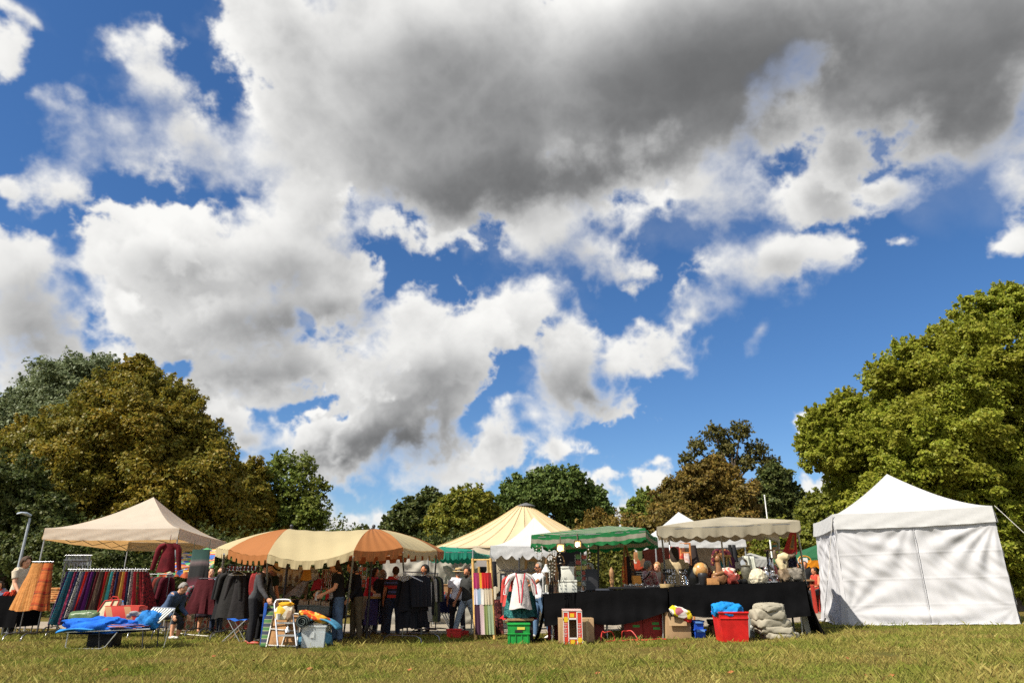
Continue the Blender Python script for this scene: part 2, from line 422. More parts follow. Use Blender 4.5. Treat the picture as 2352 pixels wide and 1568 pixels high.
def canopy_mat(key, c, trans=.35, tc=None, wr=.5, streak=(1, 1, 1), dirt=.10):
    """tent cloth: soft large wrinkles, a little dirt, light shining through"""
    if key in MATS: return MATS[key]
    t = NT(key); co = t.coord('Object', streak)
    nz = t.noise(co, 1.3, 6, .6); fine = t.noise(co, 26, 3, .5)
    a = tuple(x * (1 - dirt) for x in c)
    t.base(t.ramp(nz, [(.30, a), (.62, c)]))
    t.b.inputs['Roughness'].default_value = .7; t.b.inputs['Specular IOR Level'].default_value = .25
    w = t.n('ShaderNodeTexNoise'); w.noise_type = 'RIDGED_MULTIFRACTAL'; t.l(co, w.inputs['Vector']); w.inputs['Scale'].default_value = 1.6; w.inputs['Detail'].default_value = 4; w.inputs['Roughness'].default_value = .5
    h = t.math('ADD', t.math('MULTIPLY', w.outputs['Fac'], .5), t.math('MULTIPLY', fine, .06))
    t.bump(h, wr, .05)
    if trans: t.translucent(tc or c, trans)
    MATS[key] = t.m; return t.m
def stripes(key, cols, scale, axis=0, kind='UV', rough=.75, bump=.25, trans=0.0, widths=None):
    """even woven stripes, cols in order"""
    if key in MATS: return MATS[key]
    t = NT(key); co = t.coord(kind); x = t.sep(co)[axis]
    f = t.math('FRACT', t.math('MULTIPLY', x, scale))
    k = len(cols); st = []; p = 0.0
    for i, c in enumerate(cols): st.append((p, c)); p += (widths[i] if widths else 1.0 / k)
    col = t.ramp(f, st, 'CONSTANT'); nz = t.noise(t.coord(), 5, 5)
    col = t.mix(t.math('MULTIPLY', nz, .35), col, (.02, .02, .02), 'MIX'); t.base(col)
    t.b.inputs['Roughness'].default_value = rough; t.b.inputs['Specular IOR Level'].default_value = .2
    t.bump(t.noise(t.coord(), 9, 5), bump, .03)
    if trans: t.translucent(col, trans)
    MATS[key] = t.m; return t.m
def plaid(key, base, a, b, su=6.0, sv=14.0):
    if key in MATS: return MATS[key]
    t = NT(key); s_ = t.sep(t.coord('UV'))
    fu = t.math('FRACT', t.math('MULTIPLY', s_[0], su)); fv = t.math('FRACT', t.math('MULTIPLY', s_[1], sv))
    cu = t.ramp(fu, [(0, base), (.45, a), (.62, base), (.8, b), (.88, base)], 'CONSTANT')
    cv = t.ramp(fv, [(0, base), (.40, a), (.56, b), (.66, base), (.86, a), (.92, base)], 'CONSTANT')
    t.base(t.mix(.5, cu, cv)); t.b.inputs['Roughness'].default_value = .85; t.b.inputs['Specular IOR Level'].default_value = .15
    t.bump(t.noise(t.coord(), 9, 5), .4, .03)
    MATS[key] = t.m; return t.m
def printed(key, base, cols, scale=22.0, amount=.5, kind='Object'):
    """a printed cloth: small scattered motifs"""
    if key in MATS: return MATS[key]
    t = NT(key); co = t.coord(kind)
    v = t.n('ShaderNodeTexVoronoi'); t.l(co, v.inputs['Vector']); v.inputs['Scale'].default_value = scale
    s_ = t.n('ShaderNodeSeparateColor'); t.l(v.outputs['Color'], s_.inputs[0])
    k = len(cols); col = t.ramp(s_.outputs[0], [(i / k, c) for i, c in enumerate(cols)], 'CONSTANT')
    msk = t.math('LESS_THAN', v.outputs['Distance'], .25 + .5 * amount)
    t.base(t.mix(msk, base, col)); t.b.inputs['Roughness'].default_value = .85; t.b.inputs['Specular IOR Level'].default_value = .15
    t.bump(t.noise(t.coord(), 9, 5), .4, .03)
    MATS[key] = t.m; return t.m
def glass(key, c=(.8, .9, .95), rough=.08, alpha=.35):
    if key in MATS: return MATS[key]
    t = NT(key); t.base(c); t.b.inputs['Roughness'].default_value = rough; t.b.inputs['Alpha'].default_value = alpha; t.b.inputs['Specular IOR Level'].default_value = .6
    MATS[key] = t.m; return t.m
def lamp_mat(key, c, s):
    if key in MATS: return MATS[key]
    t = NT(key); t.base(c); t.b.inputs['Emission Color'].default_value = (*c, 1); t.b.inputs['Emission Strength'].default_value = s
    MATS[key] = t.m; return t.m
STEEL = metal("steel", (.46, .47, .48)); ALU = metal("aluminium", (.62, .63, .64), .35); CHROME = metal("chrome", (.50, .50, .52), .22, .95); IRON = metal("dark_iron", (.05, .05, .055), .5, .5)
POLE = metal("grey_pole", (.36, .37, .37), .45, .6); BLACKP = mat("black_plastic", (.018, .018, .02), .45, .1)
WOOD = mat("wood", (.28, .16, .075), .6, .3, 9.0, .15, 30); BAMBOO = mat("bamboo", (.50, .31, .10), .45, .25, 14, .15, 30); CARD = mat("cardboard", (.36, .235, .125), .85, .10, 7, .05, 60)
BLACKC = mat("black_cloth", (.0045, .0045, .005), .9, .2, 5, .4, 9, .02, spec=.04); WHITEC = cloth("white_cloth", (.72, .72, .72))

# ------------------------------------------------------------------ people
SKIN = mat("skin", srgb(205, 150, 118), .55, .08, 20, .05, 60, .002); SKIN_D = mat("tanned_skin", srgb(176, 116, 82), .55, .08, 20, .05, 60, .002)
EYE = mat("eye_dark", (.02, .015, .012), .2); LIP = mat("lips", srgb(160, 85, 75), .5)
def hairmat(key, c): return mat("hair_" + key, c, .75, .3, 60, .5, 90, .01)
HAIR = {'brown': hairmat('brown', (.055, .03, .015)), 'black': hairmat('black', (.012, .010, .010)), 'grey': hairmat('grey', (.23, .215, .195)), 'white': hairmat('white', (.42, .41, .385)),
        'blond': hairmat('blond', (.36, .20, .08)), 'dark': hairmat('dark', (.028, .018, .012))}
SHOE = {'black': mat("black_shoe", (.015, .015, .015), .5), 'white': mat("white_shoe", (.62, .60, .57), .6), 'red': mat("red_shoe", (.33, .05, .03), .5), 'brown': mat("brown_shoe", (.16, .08, .04), .5), 'grey': mat("grey_sock", (.45, .44, .42), .8)}
def person(label, base, h, yaw=0, shirt=None, trousers=None, hair='brown', sleeve='short', lean=0, head=(0, 0), arms=((5, 8, 12), (5, 8, 12)), legs=((3, 3, 4), (-3, 3, 4)),
           skin=None, shoe='black', face=True, build=1.0, skirt=None, hairstyle='short', hat=None, group=None, hem=-.035, glasses=False, vox=.0095, trouser_len=1.0, seat=None, beard=False):
    """a standing, walking or seated figure; yaw 0 faces the camera, arms/legs are (flex, out, bend) in degrees for the figure's right (-x), then left (+x)"""
    base = Vector(base); rz = Matrix.Rotation(R(yaw), 3, 'Z'); skin = skin or SKIN
    H = h
    # joints in a local frame, front is -y
    pel = V(0, 0, .53 * H)
    sl = R(lean); sd = V(0, -math.sin(sl), math.cos(sl))
    J = {}; zmin = 9
    for s_, (fl, ab, kn) in zip((-1, 1), legs):
        hip = pel + V(s_ * .052 * H * build, 0, -.01 * H)
        a, b_ = R(fl), R(ab)
        d1 = V(s_ * math.sin(b_), -math.sin(a) * math.cos(b_), -math.cos(a) * math.cos(b_)); knee = hip + d1 * .245 * H
        a2 = R(fl - kn); d2 = V(s_ * math.sin(b_) * .5, -math.sin(a2), -math.cos(a2)).normalized(); ank = knee + d2 * .235 * H
        tilt = max(-.5, min(.6, -a2)) if a2 < 0 else 0
        J['leg', s_] = (hip, knee, ank, tilt); zmin = min(zmin, ank.z - .042 * H)
    off = V(0, 0, -zmin) if seat is None else V(0, 0, seat - pel.z + .075 * H)
    for k in list(J): J[k] = (J[k][0] + off, J[k][1] + off, J[k][2] + off, J[k][3])
    pel = pel + off
    fwd = V(0, -sd.z, sd.y)                                          # the chest's own front
    def sp(t): return pel + sd * (t * H)
    neck = sp(.298)
    hy, hp = R(head[0]), R(head[1] + lean * .45)
    hq = Euler((hp, 0, hy)).to_matrix()
    hc = neck + hq @ V(0, -.012 * H, .085 * H)
    for s_, (fl, ab, el) in zip((-1, 1), arms):
        sh_ = sp(.268) + V(s_ * .108 * H * build, 0, 0)
        a, b_ = R(fl), R(ab)
        def dirv(a, b_): return (-sd * math.cos(a) + fwd * math.sin(a)) * math.cos(b_) + V(s_, 0, 0) * math.sin(b_)
        d1 = dirv(a, b_); elb = sh_ + d1 * .172 * H
        d2 = dirv(a + R(el), b_ * .4); wr = elb + d2 * .148 * H
        J['arm', s_] = (sh_, elb, wr, d1, d2)
    W_ = lambda p: base + rz @ p
    side = rz @ V(1, 0, 0)
    th = thing("person", label, "person", base, group)
    B = MB()
    def tb(mb, pts, rad, n=10, sd_=None): mb.tube([W_(p) for p in pts], rad, n, side=sd_)
    def torso(mb, lo, hi, o):
        prof = [(-.06, .075, .052), (-.03, .092, .066), (0, .098, .070), (.05, .092, .064), (.10, .084, .058), (.15, .090, .063), (.20, .098, .068), (.245, .098, .060), (.275, .075, .046), (.298, .040, .038)]
        pts = [(t, a, b) for t, a, b in prof if lo - 1e-6 <= t <= hi + 1e-6]
        tb(mb, [sp(t) for t, a, b in pts], [((a * build + o) * H if t < .29 else a * H + o * H, (b * build + o) * H) for t, a, b in pts], 14, side)
    torso(B, -.06, .298, 0)
    tb(B, [sp(.28), neck, hc - hq @ V(0, 0, .03 * H)], [.040 * H, .034 * H, .034 * H], 10)
    hr = rz @ hq
    B.ball(W_(hc), (.046 * H, .056 * H, .066 * H), 16, hr); B.ball(W_(hc + hq @ V(0, -.018 * H, -.035 * H)), (.034 * H, .036 * H, .034 * H), 12, hr)
    B.ball(W_(hc + hq @ V(0, -.060 * H, -.012 * H)), (.009 * H, .013 * H, .013 * H), 8, hr)
    for s_ in (-1, 1): B.ball(W_(hc + hq @ V(s_ * .046 * H, .004 * H, -.006 * H)), (.006 * H, .011 * H, .018 * H), 8, hr)
    for s_ in (-1, 1):
        sh_, elb, wr, d1, d2 = J['arm', s_]
        tb(B, [sp(.262), sh_], [.050 * H, .040 * H]); tb(B, [sh_, sh_ + d1 * .07 * H, elb], [.036 * H, .031 * H, .025 * H]); tb(B, [elb, elb + d2 * .05 * H, wr], [.0255 * H, .0245 * H, .0165 * H])
        fw = d2.cross(V(1, 0, 0)).normalized()
        pc = wr + d2 * .030 * H
        lat = d2.cross(V(s_, 0, 0)); lat = lat.normalized() if lat.length > .1 else V(0, 1, 0)
        B.tube([W_(wr), W_(wr + d2 * .02 * H), W_(wr + d2 * .055 * H)], [(.017 * H, .013 * H), (.024 * H, .012 * H), (.024 * H, .010 * H)], 10, side=rz @ lat)
        inw = V(-s_, 0, 0) - d2 * V(-s_, 0, 0).dot(d2)
        for k in range(4):
            o = lat * ((k - 1.5) * .0125 * H); ln = (.042, .049, .046, .036)[k] * H
            p0 = wr + d2 * .05 * H + o; p1 = p0 + d2 * ln * .55 + inw * .004 * H; p2 = p1 + d2 * ln * .42 + inw * .014 * H
            tb(B, [p0, p1, p2], [.0066 * H, .0062 * H, .0052 * H], 6)
        p0 = wr + d2 * .018 * H - lat * .018 * H; p1 = p0 - lat * .014 * H + d2 * .022 * H + inw * .008 * H; tb(B, [p0, p1, p1 + d2 * .020 * H], [.0085 * H, .0075 * H, .006 * H], 6)
        hip, knee, ank, tilt = J['leg', s_]
        mid = (hip + knee) / 2; calf = knee.lerp(ank, .3)
        tb(B, [hip, mid, knee], [.056 * H * build, .047 * H * build, .035 * H]); tb(B, [knee, calf, ank], [.035 * H, .036 * H, .022 * H])
        fd = V(0, -math.cos(tilt), -math.sin(tilt)); heel = ank + V(0, .012 * H, -.024 * H)
        tb(B, [ank, heel], [.022 * H, .020 * H]); tb(B, [heel, heel + fd * .055 * H, heel + fd * .115 * H], [.021 * H, (.024 * H, .019 * H), (.022 * H, .012 * H)], 10, side)
    B.build("body", skin, th, voxel=vox)
    if shirt:
        S = MB(); torso(S, hem if hem < 0 else -.03, .275, .013)
        tb(S, [sp(.262), sp(.29)], [(.070 * H, .052 * H), (.050 * H, .044 * H)], 14, side)
        for s_ in (-1, 1):
            sh_, elb, wr, d1, d2 = J['arm', s_]
            tb(S, [sp(.258), sh_], [.058 * H, .049 * H])
            if sleeve == 'long': tb(S, [sh_, elb], [.046 * H, .036 * H]); tb(S, [elb, wr], [.036 * H, .025 * H])
            elif sleeve == 'short': tb(S, [sh_, sh_ + d1 * .11 * H], [.046 * H, .040 * H])
        S.build("shirt", shirt, th, voxel=.013)
    if trousers:
        T = MB(); torso(T, -.06, .05, .010)
        for s_ in (-1, 1):
            hip, knee, ank, tilt = J['leg', s_]
            end = ank + V(0, .004 * H, -.012 * H) if trouser_len >= 1 else (knee.lerp(ank, (trouser_len - .5) * 2) if trouser_len > .5 else hip.lerp(knee, trouser_len * 2))
            if trouser_len > .5:
                tb(T, [hip, (hip + knee) / 2, knee], [.066 * H * build, .057 * H * build, .046 * H]); tb(T, [knee, knee.lerp(end, .4), end], [.046 * H, .043 * H, .036 * H])
            else: tb(T, [hip, end], [.066 * H * build, .058 * H])
        T.build("trousers", trousers, th, voxel=.013)
    if skirt:
        K = MB(); a = sp(.06)
        K.sheet(lambda u, v: W_(V(math.sin(6.283 * u) * (.085 + .075 * v) * H * (1 + .06 * math.sin(40 * u) * v), math.cos(6.283 * u) * (.065 + .07 * v) * H * (1 + .06 * math.sin(40 * u) * v), a.z - v * .36 * H)), 40, 8, close=True)
        K.build("skirt", skirt, th, solid=.006)
    for s_ in (-1, 1):
        hip, knee, ank, tilt = J['leg', s_]
        fd = V(0, -math.cos(tilt), -math.sin(tilt)); heel = ank + V(0, .014 * H, -.026 * H); Q = MB()
        tb(Q, [heel + V(0, .014 * H, 0), heel + fd * .03 * H, heel + fd * .085 * H, heel + fd * .128 * H], [(.022 * H, .020 * H), (.027 * H, .024 * H), (.029 * H, .019 * H), (.020 * H, .012 * H)], 12, side)
        Q.build("shoe", SHOE[shoe], th)
    if hairstyle != 'bald':
        Q = MB(); rr = (.053 * H, .064 * H, .072 * H) if hairstyle != 'big' else (.066 * H, .074 * H, .084 * H)
        low = {'short': .30, 'long': .04, 'big': .22, 'bob': .16, 'receding': .30}[hairstyle if hairstyle in ('short', 'long', 'big', 'bob', 'receding') else 'short']
        def hf(u, v):
            t = math.pi * v; a = 6.28318 * u
            wv = 1 + .05 * math.sin(a * 9 + 3 * v) * math.sin(t) + .03 * math.sin(a * 17 + v * 20)
            return W_(hc + hq @ V(rr[0] * wv * math.sin(t) * math.sin(a), .008 * H + rr[1] * wv * math.sin(t) * math.cos(a), -rr[2] * math.cos(t) * wv + .004 * H))
        def hk(u, v):
            front = math.cos(6.28318 * u); side_ = abs(math.sin(6.28318 * u))
            lim = .80 if front < -.55 else (.60 if front < -.15 else (.44 if side_ > .8 and hairstyle in ('short', 'receding') else low))
            if hairstyle == 'receding' and front < -.1: lim = .9
            return v > lim
        Q.sheet(hf, 26, 14, close=True, keep=hk)
        if hairstyle == 'long':
            Q.tube([W_(hc + hq @ V(0, .02 * H, .0)), W_(hc + hq @ V(0, .045 * H, -.05 * H)), W_(hc + hq @ V(0, .05 * H, -.13 * H))], [(.052 * H, .045 * H), (.055 * H, .035 * H), (.035 * H, .018 * H)], 12, side=side)
        if hairstyle == 'bob':
            for s_ in (-1, 1): Q.tube([W_(hc + hq @ V(s_ * .045 * H, .015 * H, .02 * H)), W_(hc + hq @ V(s_ * .052 * H, .012 * H, -.03 * H)), W_(hc + hq @ V(s_ * .046 * H, .012 * H, -.07 * H))], [(.022 * H, .04 * H)] * 2 + [(.012 * H, .03 * H)], 8, side=side)
        Q.build("hair", HAIR[hair], th, solid=.006)
    if beard:
        Q = MB(); Q.ball(W_(hc + hq @ V(0, -.024 * H, -.045 * H)), (.037 * H, .038 * H, .030 * H), 12, hr); Q.build("beard", HAIR[hair], th)
    if face:
        for s_ in (-1, 1):
            Q = MB(); Q.ball(W_(hc + hq @ V(s_ * .019 * H, -.051 * H, .006 * H)), (.0075 * H, .005 * H, .0055 * H), 8, hr); Q.build("eye", EYE, th)
        if not beard:
            Q = MB(); Q.ball(W_(hc + hq @ V(0, -.052 * H, -.040 * H)), (.014 * H, .005 * H, .0045 * H), 8, hr); Q.build("mouth", LIP, th)
    if glasses:
        Q = MB()
        for s_ in (-1, 1): Q.ball(W_(hc + hq @ V(s_ * .020 * H, -.056 * H, .006 * H)), (.016 * H, .006 * H, .013 * H), 10, hr); Q.tube([W_(hc + hq @ V(s_ * .034 * H, -.054 * H, .008 * H)), W_(hc + hq @ V(s_ * .050 * H, .004 * H, .006 * H))], .003 * H, 5)
        Q.build("sunglasses", BLACKP, th)
    if hat:
        Q = MB(); mt, br = hat; ax = rz @ hq @ V(0, .10, 1); c = W_(hc + hq @ V(0, .004 * H, .030 * H))
        Q.lathe(c, [(.052 * H, 0), (.055 * H + br, -.004 * H), (.056 * H + br, 0), (.056 * H, .006 * H), (.052 * H, .045 * H), (.030 * H, .053 * H), (.002 * H, .050 * H)], 20, axis=ax)
        hb = Q.build("hat", mt, th); Q = MB(); Q.lathe(c, [(.0565 * H, .008 * H), (.0580 * H, .010 * H), (.0572 * H, .024 * H), (.0545 * H, .026 * H)], 20, axis=ax); Q.build("hat_band", BLACKC, hb)
    return th, J, W_
# ------------------------------------------------------------------ ground, path, grass
def axis_pts(lo, hi, step, far):
    a = list(np.arange(lo, hi + 1e-6, step)); s_ = step
    l, r = [], []
    x = lo
    while x > -far: s_ *= 1.35; x -= s_; l.append(x)
    s_ = step; x = hi
    while x < far: s_ *= 1.35; x += s_; r.append(x)
    return l[::-1] + a + r
gxs, gys = axis_pts(-30, 36, .6, 2500), axis_pts(2, 50, .6, 2500)
lum = lambda x, y: .018 * math.sin(x * 1.7 + y * .9) * math.sin(y * 1.3 - x * .6)
mb = MB(); mb.v = [(x, y, gz(x, y)) for y in gys for x in gxs]; n_ = len(gxs)
mb.f = [(j * n_ + i, j * n_ + i + 1, (j + 1) * n_ + i + 1, (j + 1) * n_ + i) for j in range(len(gys) - 1) for i in range(n_ - 1)]; mb.mi = [0] * len(mb.f)
t = NT("lawn_soil"); co = t.coord()
n1 = t.noise(co, .55, 6, .6); n2 = t.noise(co, 7.0, 6, .65); n3 = t.noise(co, 60.0, 4, .6)
c1 = t.ramp(n1, [(.36, (.155, .098, .035)), (.50, (.160, .130, .030)), (.62, (.090, .110, .020))])
c2 = t.mix(t.math('MULTIPLY', n2, .75), c1, (.16, .108, .038)); c3 = t.mix(t.math('MULTIPLY', n3, .5), c2, (.035, .030, .010)); t.base(c3)
t.b.inputs['Roughness'].default_value = .95; t.b.inputs['Specular IOR Level'].default_value = .05; t.bump(t.math('ADD', n2, n3), .8, .03)
mb.build("lawn", t.m, kind="structure", org=(0, 0, 0))
def interp(x, tab):
    for (a, b), (c, d) in zip(tab, tab[1:]):
        if x <= c: return b + (d - b) * max(0, (x - a)) / (c - a)
    return tab[-1][1]
PF = [(-60, 25), (-12, 20.9), (-5, 19.0), (0, 18.5), (4, 18.6), (8, 19.2), (14, 22.3), (22, 28), (45, 46)]
PB = [(-60, 30), (-12, 24.6), (-5, 23.6), (0, 23.6), (4, 24.0), (8, 25), (14, 31), (22, 40), (45, 66)]
mb = MB(); nx = 210
mb.sheet(lambda u, v: V(-60 + 105 * u, interp(-60 + 105 * u, PF) + .06 * math.sin(u * 190) * (1 - v) + (interp(-60 + 105 * u, PB) - interp(-60 + 105 * u, PF)) * v, gz(-60 + 105 * u, 0) + .014), nx, 5)
t = NT("path_gravel"); co = t.coord()
t.base(t.mix(t.math('MULTIPLY', t.noise(co, 40, 5, .7), .5), t.ramp(t.noise(co, 1.2, 5), [(.3, (.24, .20, .15)), (.7, (.31, .265, .20))]), (.16, .13, .09)))
t.b.inputs['Roughness'].default_value = .95; t.bump(t.noise(co, 90, 3), .4, .01)
mb.build("path", t.m, kind="structure", org=(0, 0, 0))

def raw_mesh(name, vs, nf, k, m, parent=None, kind=None, **kw):
    """numpy points, nf faces of k own points each"""
    me = bpy.data.meshes.new(name); me.vertices.add(len(vs)); me.vertices.foreach_set('co', vs.astype(np.float32).ravel())
    me.loops.add(nf * k); me.loops.foreach_set('vertex_index', np.arange(nf * k, dtype=np.int32))
    me.polygons.add(nf); me.polygons.foreach_set('loop_start', np.arange(0, nf * k, k, dtype=np.int32)); me.polygons.foreach_set('loop_total', np.full(nf, k, dtype=np.int32))
    me.materials.append(m); me.update(calc_edges=True); me.validate()
    o = bpy.data.objects.new(name, me); COL.objects.link(o)
    if parent is not None: o.parent = parent
    ORG[o.name] = Vector((0, 0, 0)); return tag(o, kw.get('label'), kw.get('cat'), kw.get('group'), kind)
def noise2(x, y, f, seed):
    rs = np.random.RandomState(seed); g = rs.rand(64, 64); x = x * f; y = y * f
    xi = np.floor(x).astype(int); yi = np.floor(y).astype(int); u = x - xi; v = y - yi; u = u * u * (3 - 2 * u); v = v * v * (3 - 2 * v)
    return (g[yi % 64, xi % 64] * (1 - u) + g[yi % 64, (xi + 1) % 64] * u) * (1 - v) + (g[(yi + 1) % 64, xi % 64] * (1 - u) + g[(yi + 1) % 64, (xi + 1) % 64] * u) * v
gzv = np.vectorize(lambda x: gz(x, 0))
def grass():
    rs = np.random.RandomState(5); N_ = 1050000
    y = 6.0 + 13.6 * rs.rand(N_) ** 1.15; x = (rs.rand(N_) * 2 - 1) * (y * .80 + 2.2)
    pat = noise2(x + 50, y, .9, 1) * .6 + noise2(x + 50, y, 2.7, 2) * .4
    fr = np.interp(x, [a for a, b in PF], [b for a, b in PF])
    keep = (y < fr - .05 + .35 * (rs.rand(N_) - .5)) & (rs.rand(N_) < .10 + 1.9 * (pat - .18))
    x, y, pat = x[keep], y[keep], pat[keep]; n = len(x)
    # a few tufts stand taller
    tall = (rs.rand(n) < .05); h = (.014 + .032 * rs.rand(n) ** 1.6 + .022 * (pat > .58) * rs.rand(n)) * (1 + tall * (1.0 + rs.rand(n)))
    a = rs.rand(n) * 6.283; w = (.0020 + .0024 * rs.rand(n)) * (1 - .45 * tall); ln = h * (.3 + .8 * rs.rand(n)); b = rs.rand(n) * 6.283
    z = gzv(x) - .003
    p0 = np.stack([x - w * np.cos(a), y - w * np.sin(a), z], 1); p1 = np.stack([x + w * np.cos(a), y + w * np.sin(a), z], 1)
    p2 = np.stack([x + ln * .35 * np.cos(b) + w * .7 * np.cos(a), y + ln * .35 * np.sin(b) + w * .7 * np.sin(a), z + h * .6], 1)
    p3 = np.stack([x + ln * np.cos(b), y + ln * np.sin(b), z + h], 1)
    vs = np.stack([p0, p1, p2, p3], 1).reshape(-1, 3)
    t = NT("grass_blades"); co = t.coord(); g = t.n('ShaderNodeNewGeometry').outputs['Random Per Island']
    dry = t.ramp(g, [(.0, (0.240, 0.177, 0.044)), (.35, (0.371, 0.311, 0.083)), (.6, (0.178, 0.182, 0.033)), (.85, (0.464, 0.395, 0.124)), (1, (0.186, 0.111, 0.033))])
    grn = t.ramp(g, [(.0, (0.109, 0.155, 0.019)), (.4, (0.178, 0.218, 0.028)), (.7, (0.263, 0.261, 0.047)), (1, (0.131, 0.185, 0.025))])
    nz = t.noise(co, .8, 5, .62); k = t.ramp(nz, [(.44, (0, 0, 0)), (.62, (1, 1, 1))])
    col = t.mix(k, dry, grn); t.base(col); t.b.inputs['Roughness'].default_value = .7; t.b.inputs['Specular IOR Level'].default_value = .15; t.translucent(col, .3)
    raw_mesh("grass", vs, n, 4, t.m, kind="stuff", label="short sun-dried lawn grass in front of the stalls", cat="grass")
grass()

# ------------------------------------------------------------------ trees
def leaf_mat(key, cols, trans=.38, patch=.0, pcol=None, pscale=.45):
    if key in MATS: return MATS[key]
    t = NT(key); g = t.n('ShaderNodeNewGeometry').outputs['Random Per Island']
    k = len(cols); col = t.ramp(g, [(i / max(1, k - 1), c) for i, c in enumerate(cols)])
    if pcol: col = t.mix(t.math('MULTIPLY', t.ramp(t.noise(t.coord(), pscale, 5, .6), [(.42, (0, 0, 0)), (.62, (1, 1, 1))]), patch), col, pcol)
    t.base(col); t.b.inputs['Roughness'].default_value = .5; t.b.inputs['Specular IOR Level'].default_value = .18
    t.translucent(col, trans); MATS[key] = t.m; return t.m
BARK = mat("bark", (.075, .058, .042), .9, .35, 5, .6, 14, .05)
def leaves(rs, lobes, count, size, up=.35, clump=.30, fill=.22, flat=.8, droop=.0, spray=1.0):
    """leaf clumps over the crown's lobes: centre, radius"""
    areas = np.array([r * r for c, r in lobes]); areas = areas / areas.sum(); out = []
    for (c, r), a in zip(lobes, areas):
        n = int(count * a); ncl = max(14, int(46 * (1 + r)))
        d = rs.normal(size=(ncl, 3)); d /= np.linalg.norm(d, axis=1)[:, None]; d[:, 1] -= .25; d[:, 2] += .10; d /= np.linalg.norm(d, axis=1)[:, None]
        lump = 1 + .22 * np.sin(d[:, 0] * 5.1 + r * 9) * np.sin(d[:, 2] * 6.3 + r * 5) + .12 * np.sin(d[:, 0] * 13 + d[:, 2] * 11)
        rad = r * (.50 + .58 * rs.rand(ncl)) * lump; cc = np.array(c)[None] + d * rad[:, None] * np.array([1, 1, .95])
        cr = r * clump * .8 * (.5 + .9 * rs.rand(ncl))
        k = rs.randint(0, ncl, n); e = rs.normal(size=(n, 3)); e /= np.linalg.norm(e, axis=1)[:, None]
        e[:, 2] = np.where(rs.rand(n) < .6, np.abs(e[:, 2]), e[:, 2])
        p = cc[k] + e * (cr[k] * (.35 + .75 * rs.rand(n) ** .6))[:, None] * np.array([1.1, 1.1, flat])
        nrm = e * .55 + d[k] * .35 + np.array([0, 0, up]) + rs.normal(size=(n, 3)) * .60
        ns_ = int(16 * spray * (1 + r * .5)); m2 = int(n * .16 * min(1.5, spray))              # leafy shoots that stick out of the crown
        if ns_ and m2:
            sd = rs.normal(size=(ns_, 3)); sd[:, 2] = np.abs(sd[:, 2]) + .15; sd /= np.linalg.norm(sd, axis=1)[:, None]; tip = sd * .8 + np.array([0, 0, .45]); L_ = r * (.22 + .26 * rs.rand(ns_))
            j = rs.randint(0, ns_, m2); tt = rs.rand(m2); ps = np.array(c)[None] + sd[j] * (r * .88) + tip[j] * (L_[j] * tt)[:, None] + rs.normal(size=(m2, 3)) * (r * .075 * (1.05 - .7 * tt))[:, None]
            p = np.concatenate([p, ps]); nrm = np.concatenate([nrm, rs.normal(size=(m2, 3)) * .7 + np.array([0, 0, .5])])
        nf = int(n * fill)                                          # leaves deeper inside the crown
        q_ = rs.normal(size=(nf, 3)); q_ /= np.linalg.norm(q_, axis=1)[:, None]
        pf = np.array(c)[None] + q_ * (r * .75 * rs.rand(nf) ** .5)[:, None]
        out.append((np.concatenate([p, pf]), np.concatenate([nrm, rs.normal(size=(nf, 3))])))
    P = np.concatenate([o[0] for o in out]); Nn = np.concatenate([o[1] for o in out]); Nn /= np.linalg.norm(Nn, axis=1)[:, None] + 1e-9
    n = len(P); t_ = rs.normal(size=(n, 3)); t_[:, 2] -= droop; u = t_ - Nn * (t_ * Nn).sum(1)[:, None]; u /= np.linalg.norm(u, axis=1)[:, None] + 1e-9; v = np.cross(Nn, u)
    s = (size * (.6 + .8 * rs.rand(n)))[:, None]
    vs = np.stack([P - u * s * .5, P + v * s * .32 - Nn * s * .08, P + u * s * .55 - Nn * s * .10, P - v * s * .32 - Nn * s * .08], 1)
    return vs.reshape(-1, 3), n
def tree(name, label, y, lobes_px, lm, count, size, trunk_px=None, trunk_r=.3, seed=1, group=None, cat="tree", depth=.55, limbs=True, bare=0, **kw):
    rs = np.random.RandomState(seed); m_ = mpp(y)
    lobes = []
    for (px, py, rp) in lobes_px:
        yy = y + (rs.rand() - .5) * depth * rp * m_ * 2
        lobes.append((tuple(at(px, py, yy)), rp * m_))
    xs = [c[0] for c, r in lobes]; zs = [c[2] for c, r in lobes]
    bx = at(trunk_px, 1300, y).x if trunk_px is not None else sum(xs) / len(xs)
    base = Vector((bx, y, gz(bx, y) - .05)); th = thing(name, label, cat, base, group)
    vs, n = leaves(rs, lobes, int(count * 1.9), size * .72, **kw)
    vs = vs - np.array(base)[None]
    o = raw_mesh("crown", vs, n, 4, lm, parent=th)
    B = MB(); top = Vector((sum(xs) / len(xs), y, min(zs) * .4 + max(zs) * .6)); fork = base.lerp(top, .38); fork.x = base.x + (top.x - base.x) * .2
    B.tube([base, base.lerp(fork, .15), fork, fork.lerp(top, .55), top], [trunk_r * 1.35, trunk_r, trunk_r * .78, trunk_r * .45, trunk_r * .12], 10)
    for i, (c, r) in enumerate(lobes):
        c = Vector(c); st = fork.lerp(top, max(0, min(.85, (c.z - fork.z) / max(.5, top.z - fork.z) * .6)))
        mid = st.lerp(c, .5) + V(0, 0, -.06 * (c - st).length)
        B.tube([st, mid, c], [trunk_r * .32, trunk_r * .20, trunk_r * .07], 6)
        for k in range(bare or 3):
            d = Vector(rs.normal(size=3)); d.normalize(); d.z = abs(d.z) * .7 + .1
            B.tube([mid.lerp(c, .5 + .15 * k), c + d * r * .5, c + d * r * .98], [trunk_r * .10, trunk_r * .06, trunk_r * .02], 5)
    B.build("trunk", BARK, th)
    return th
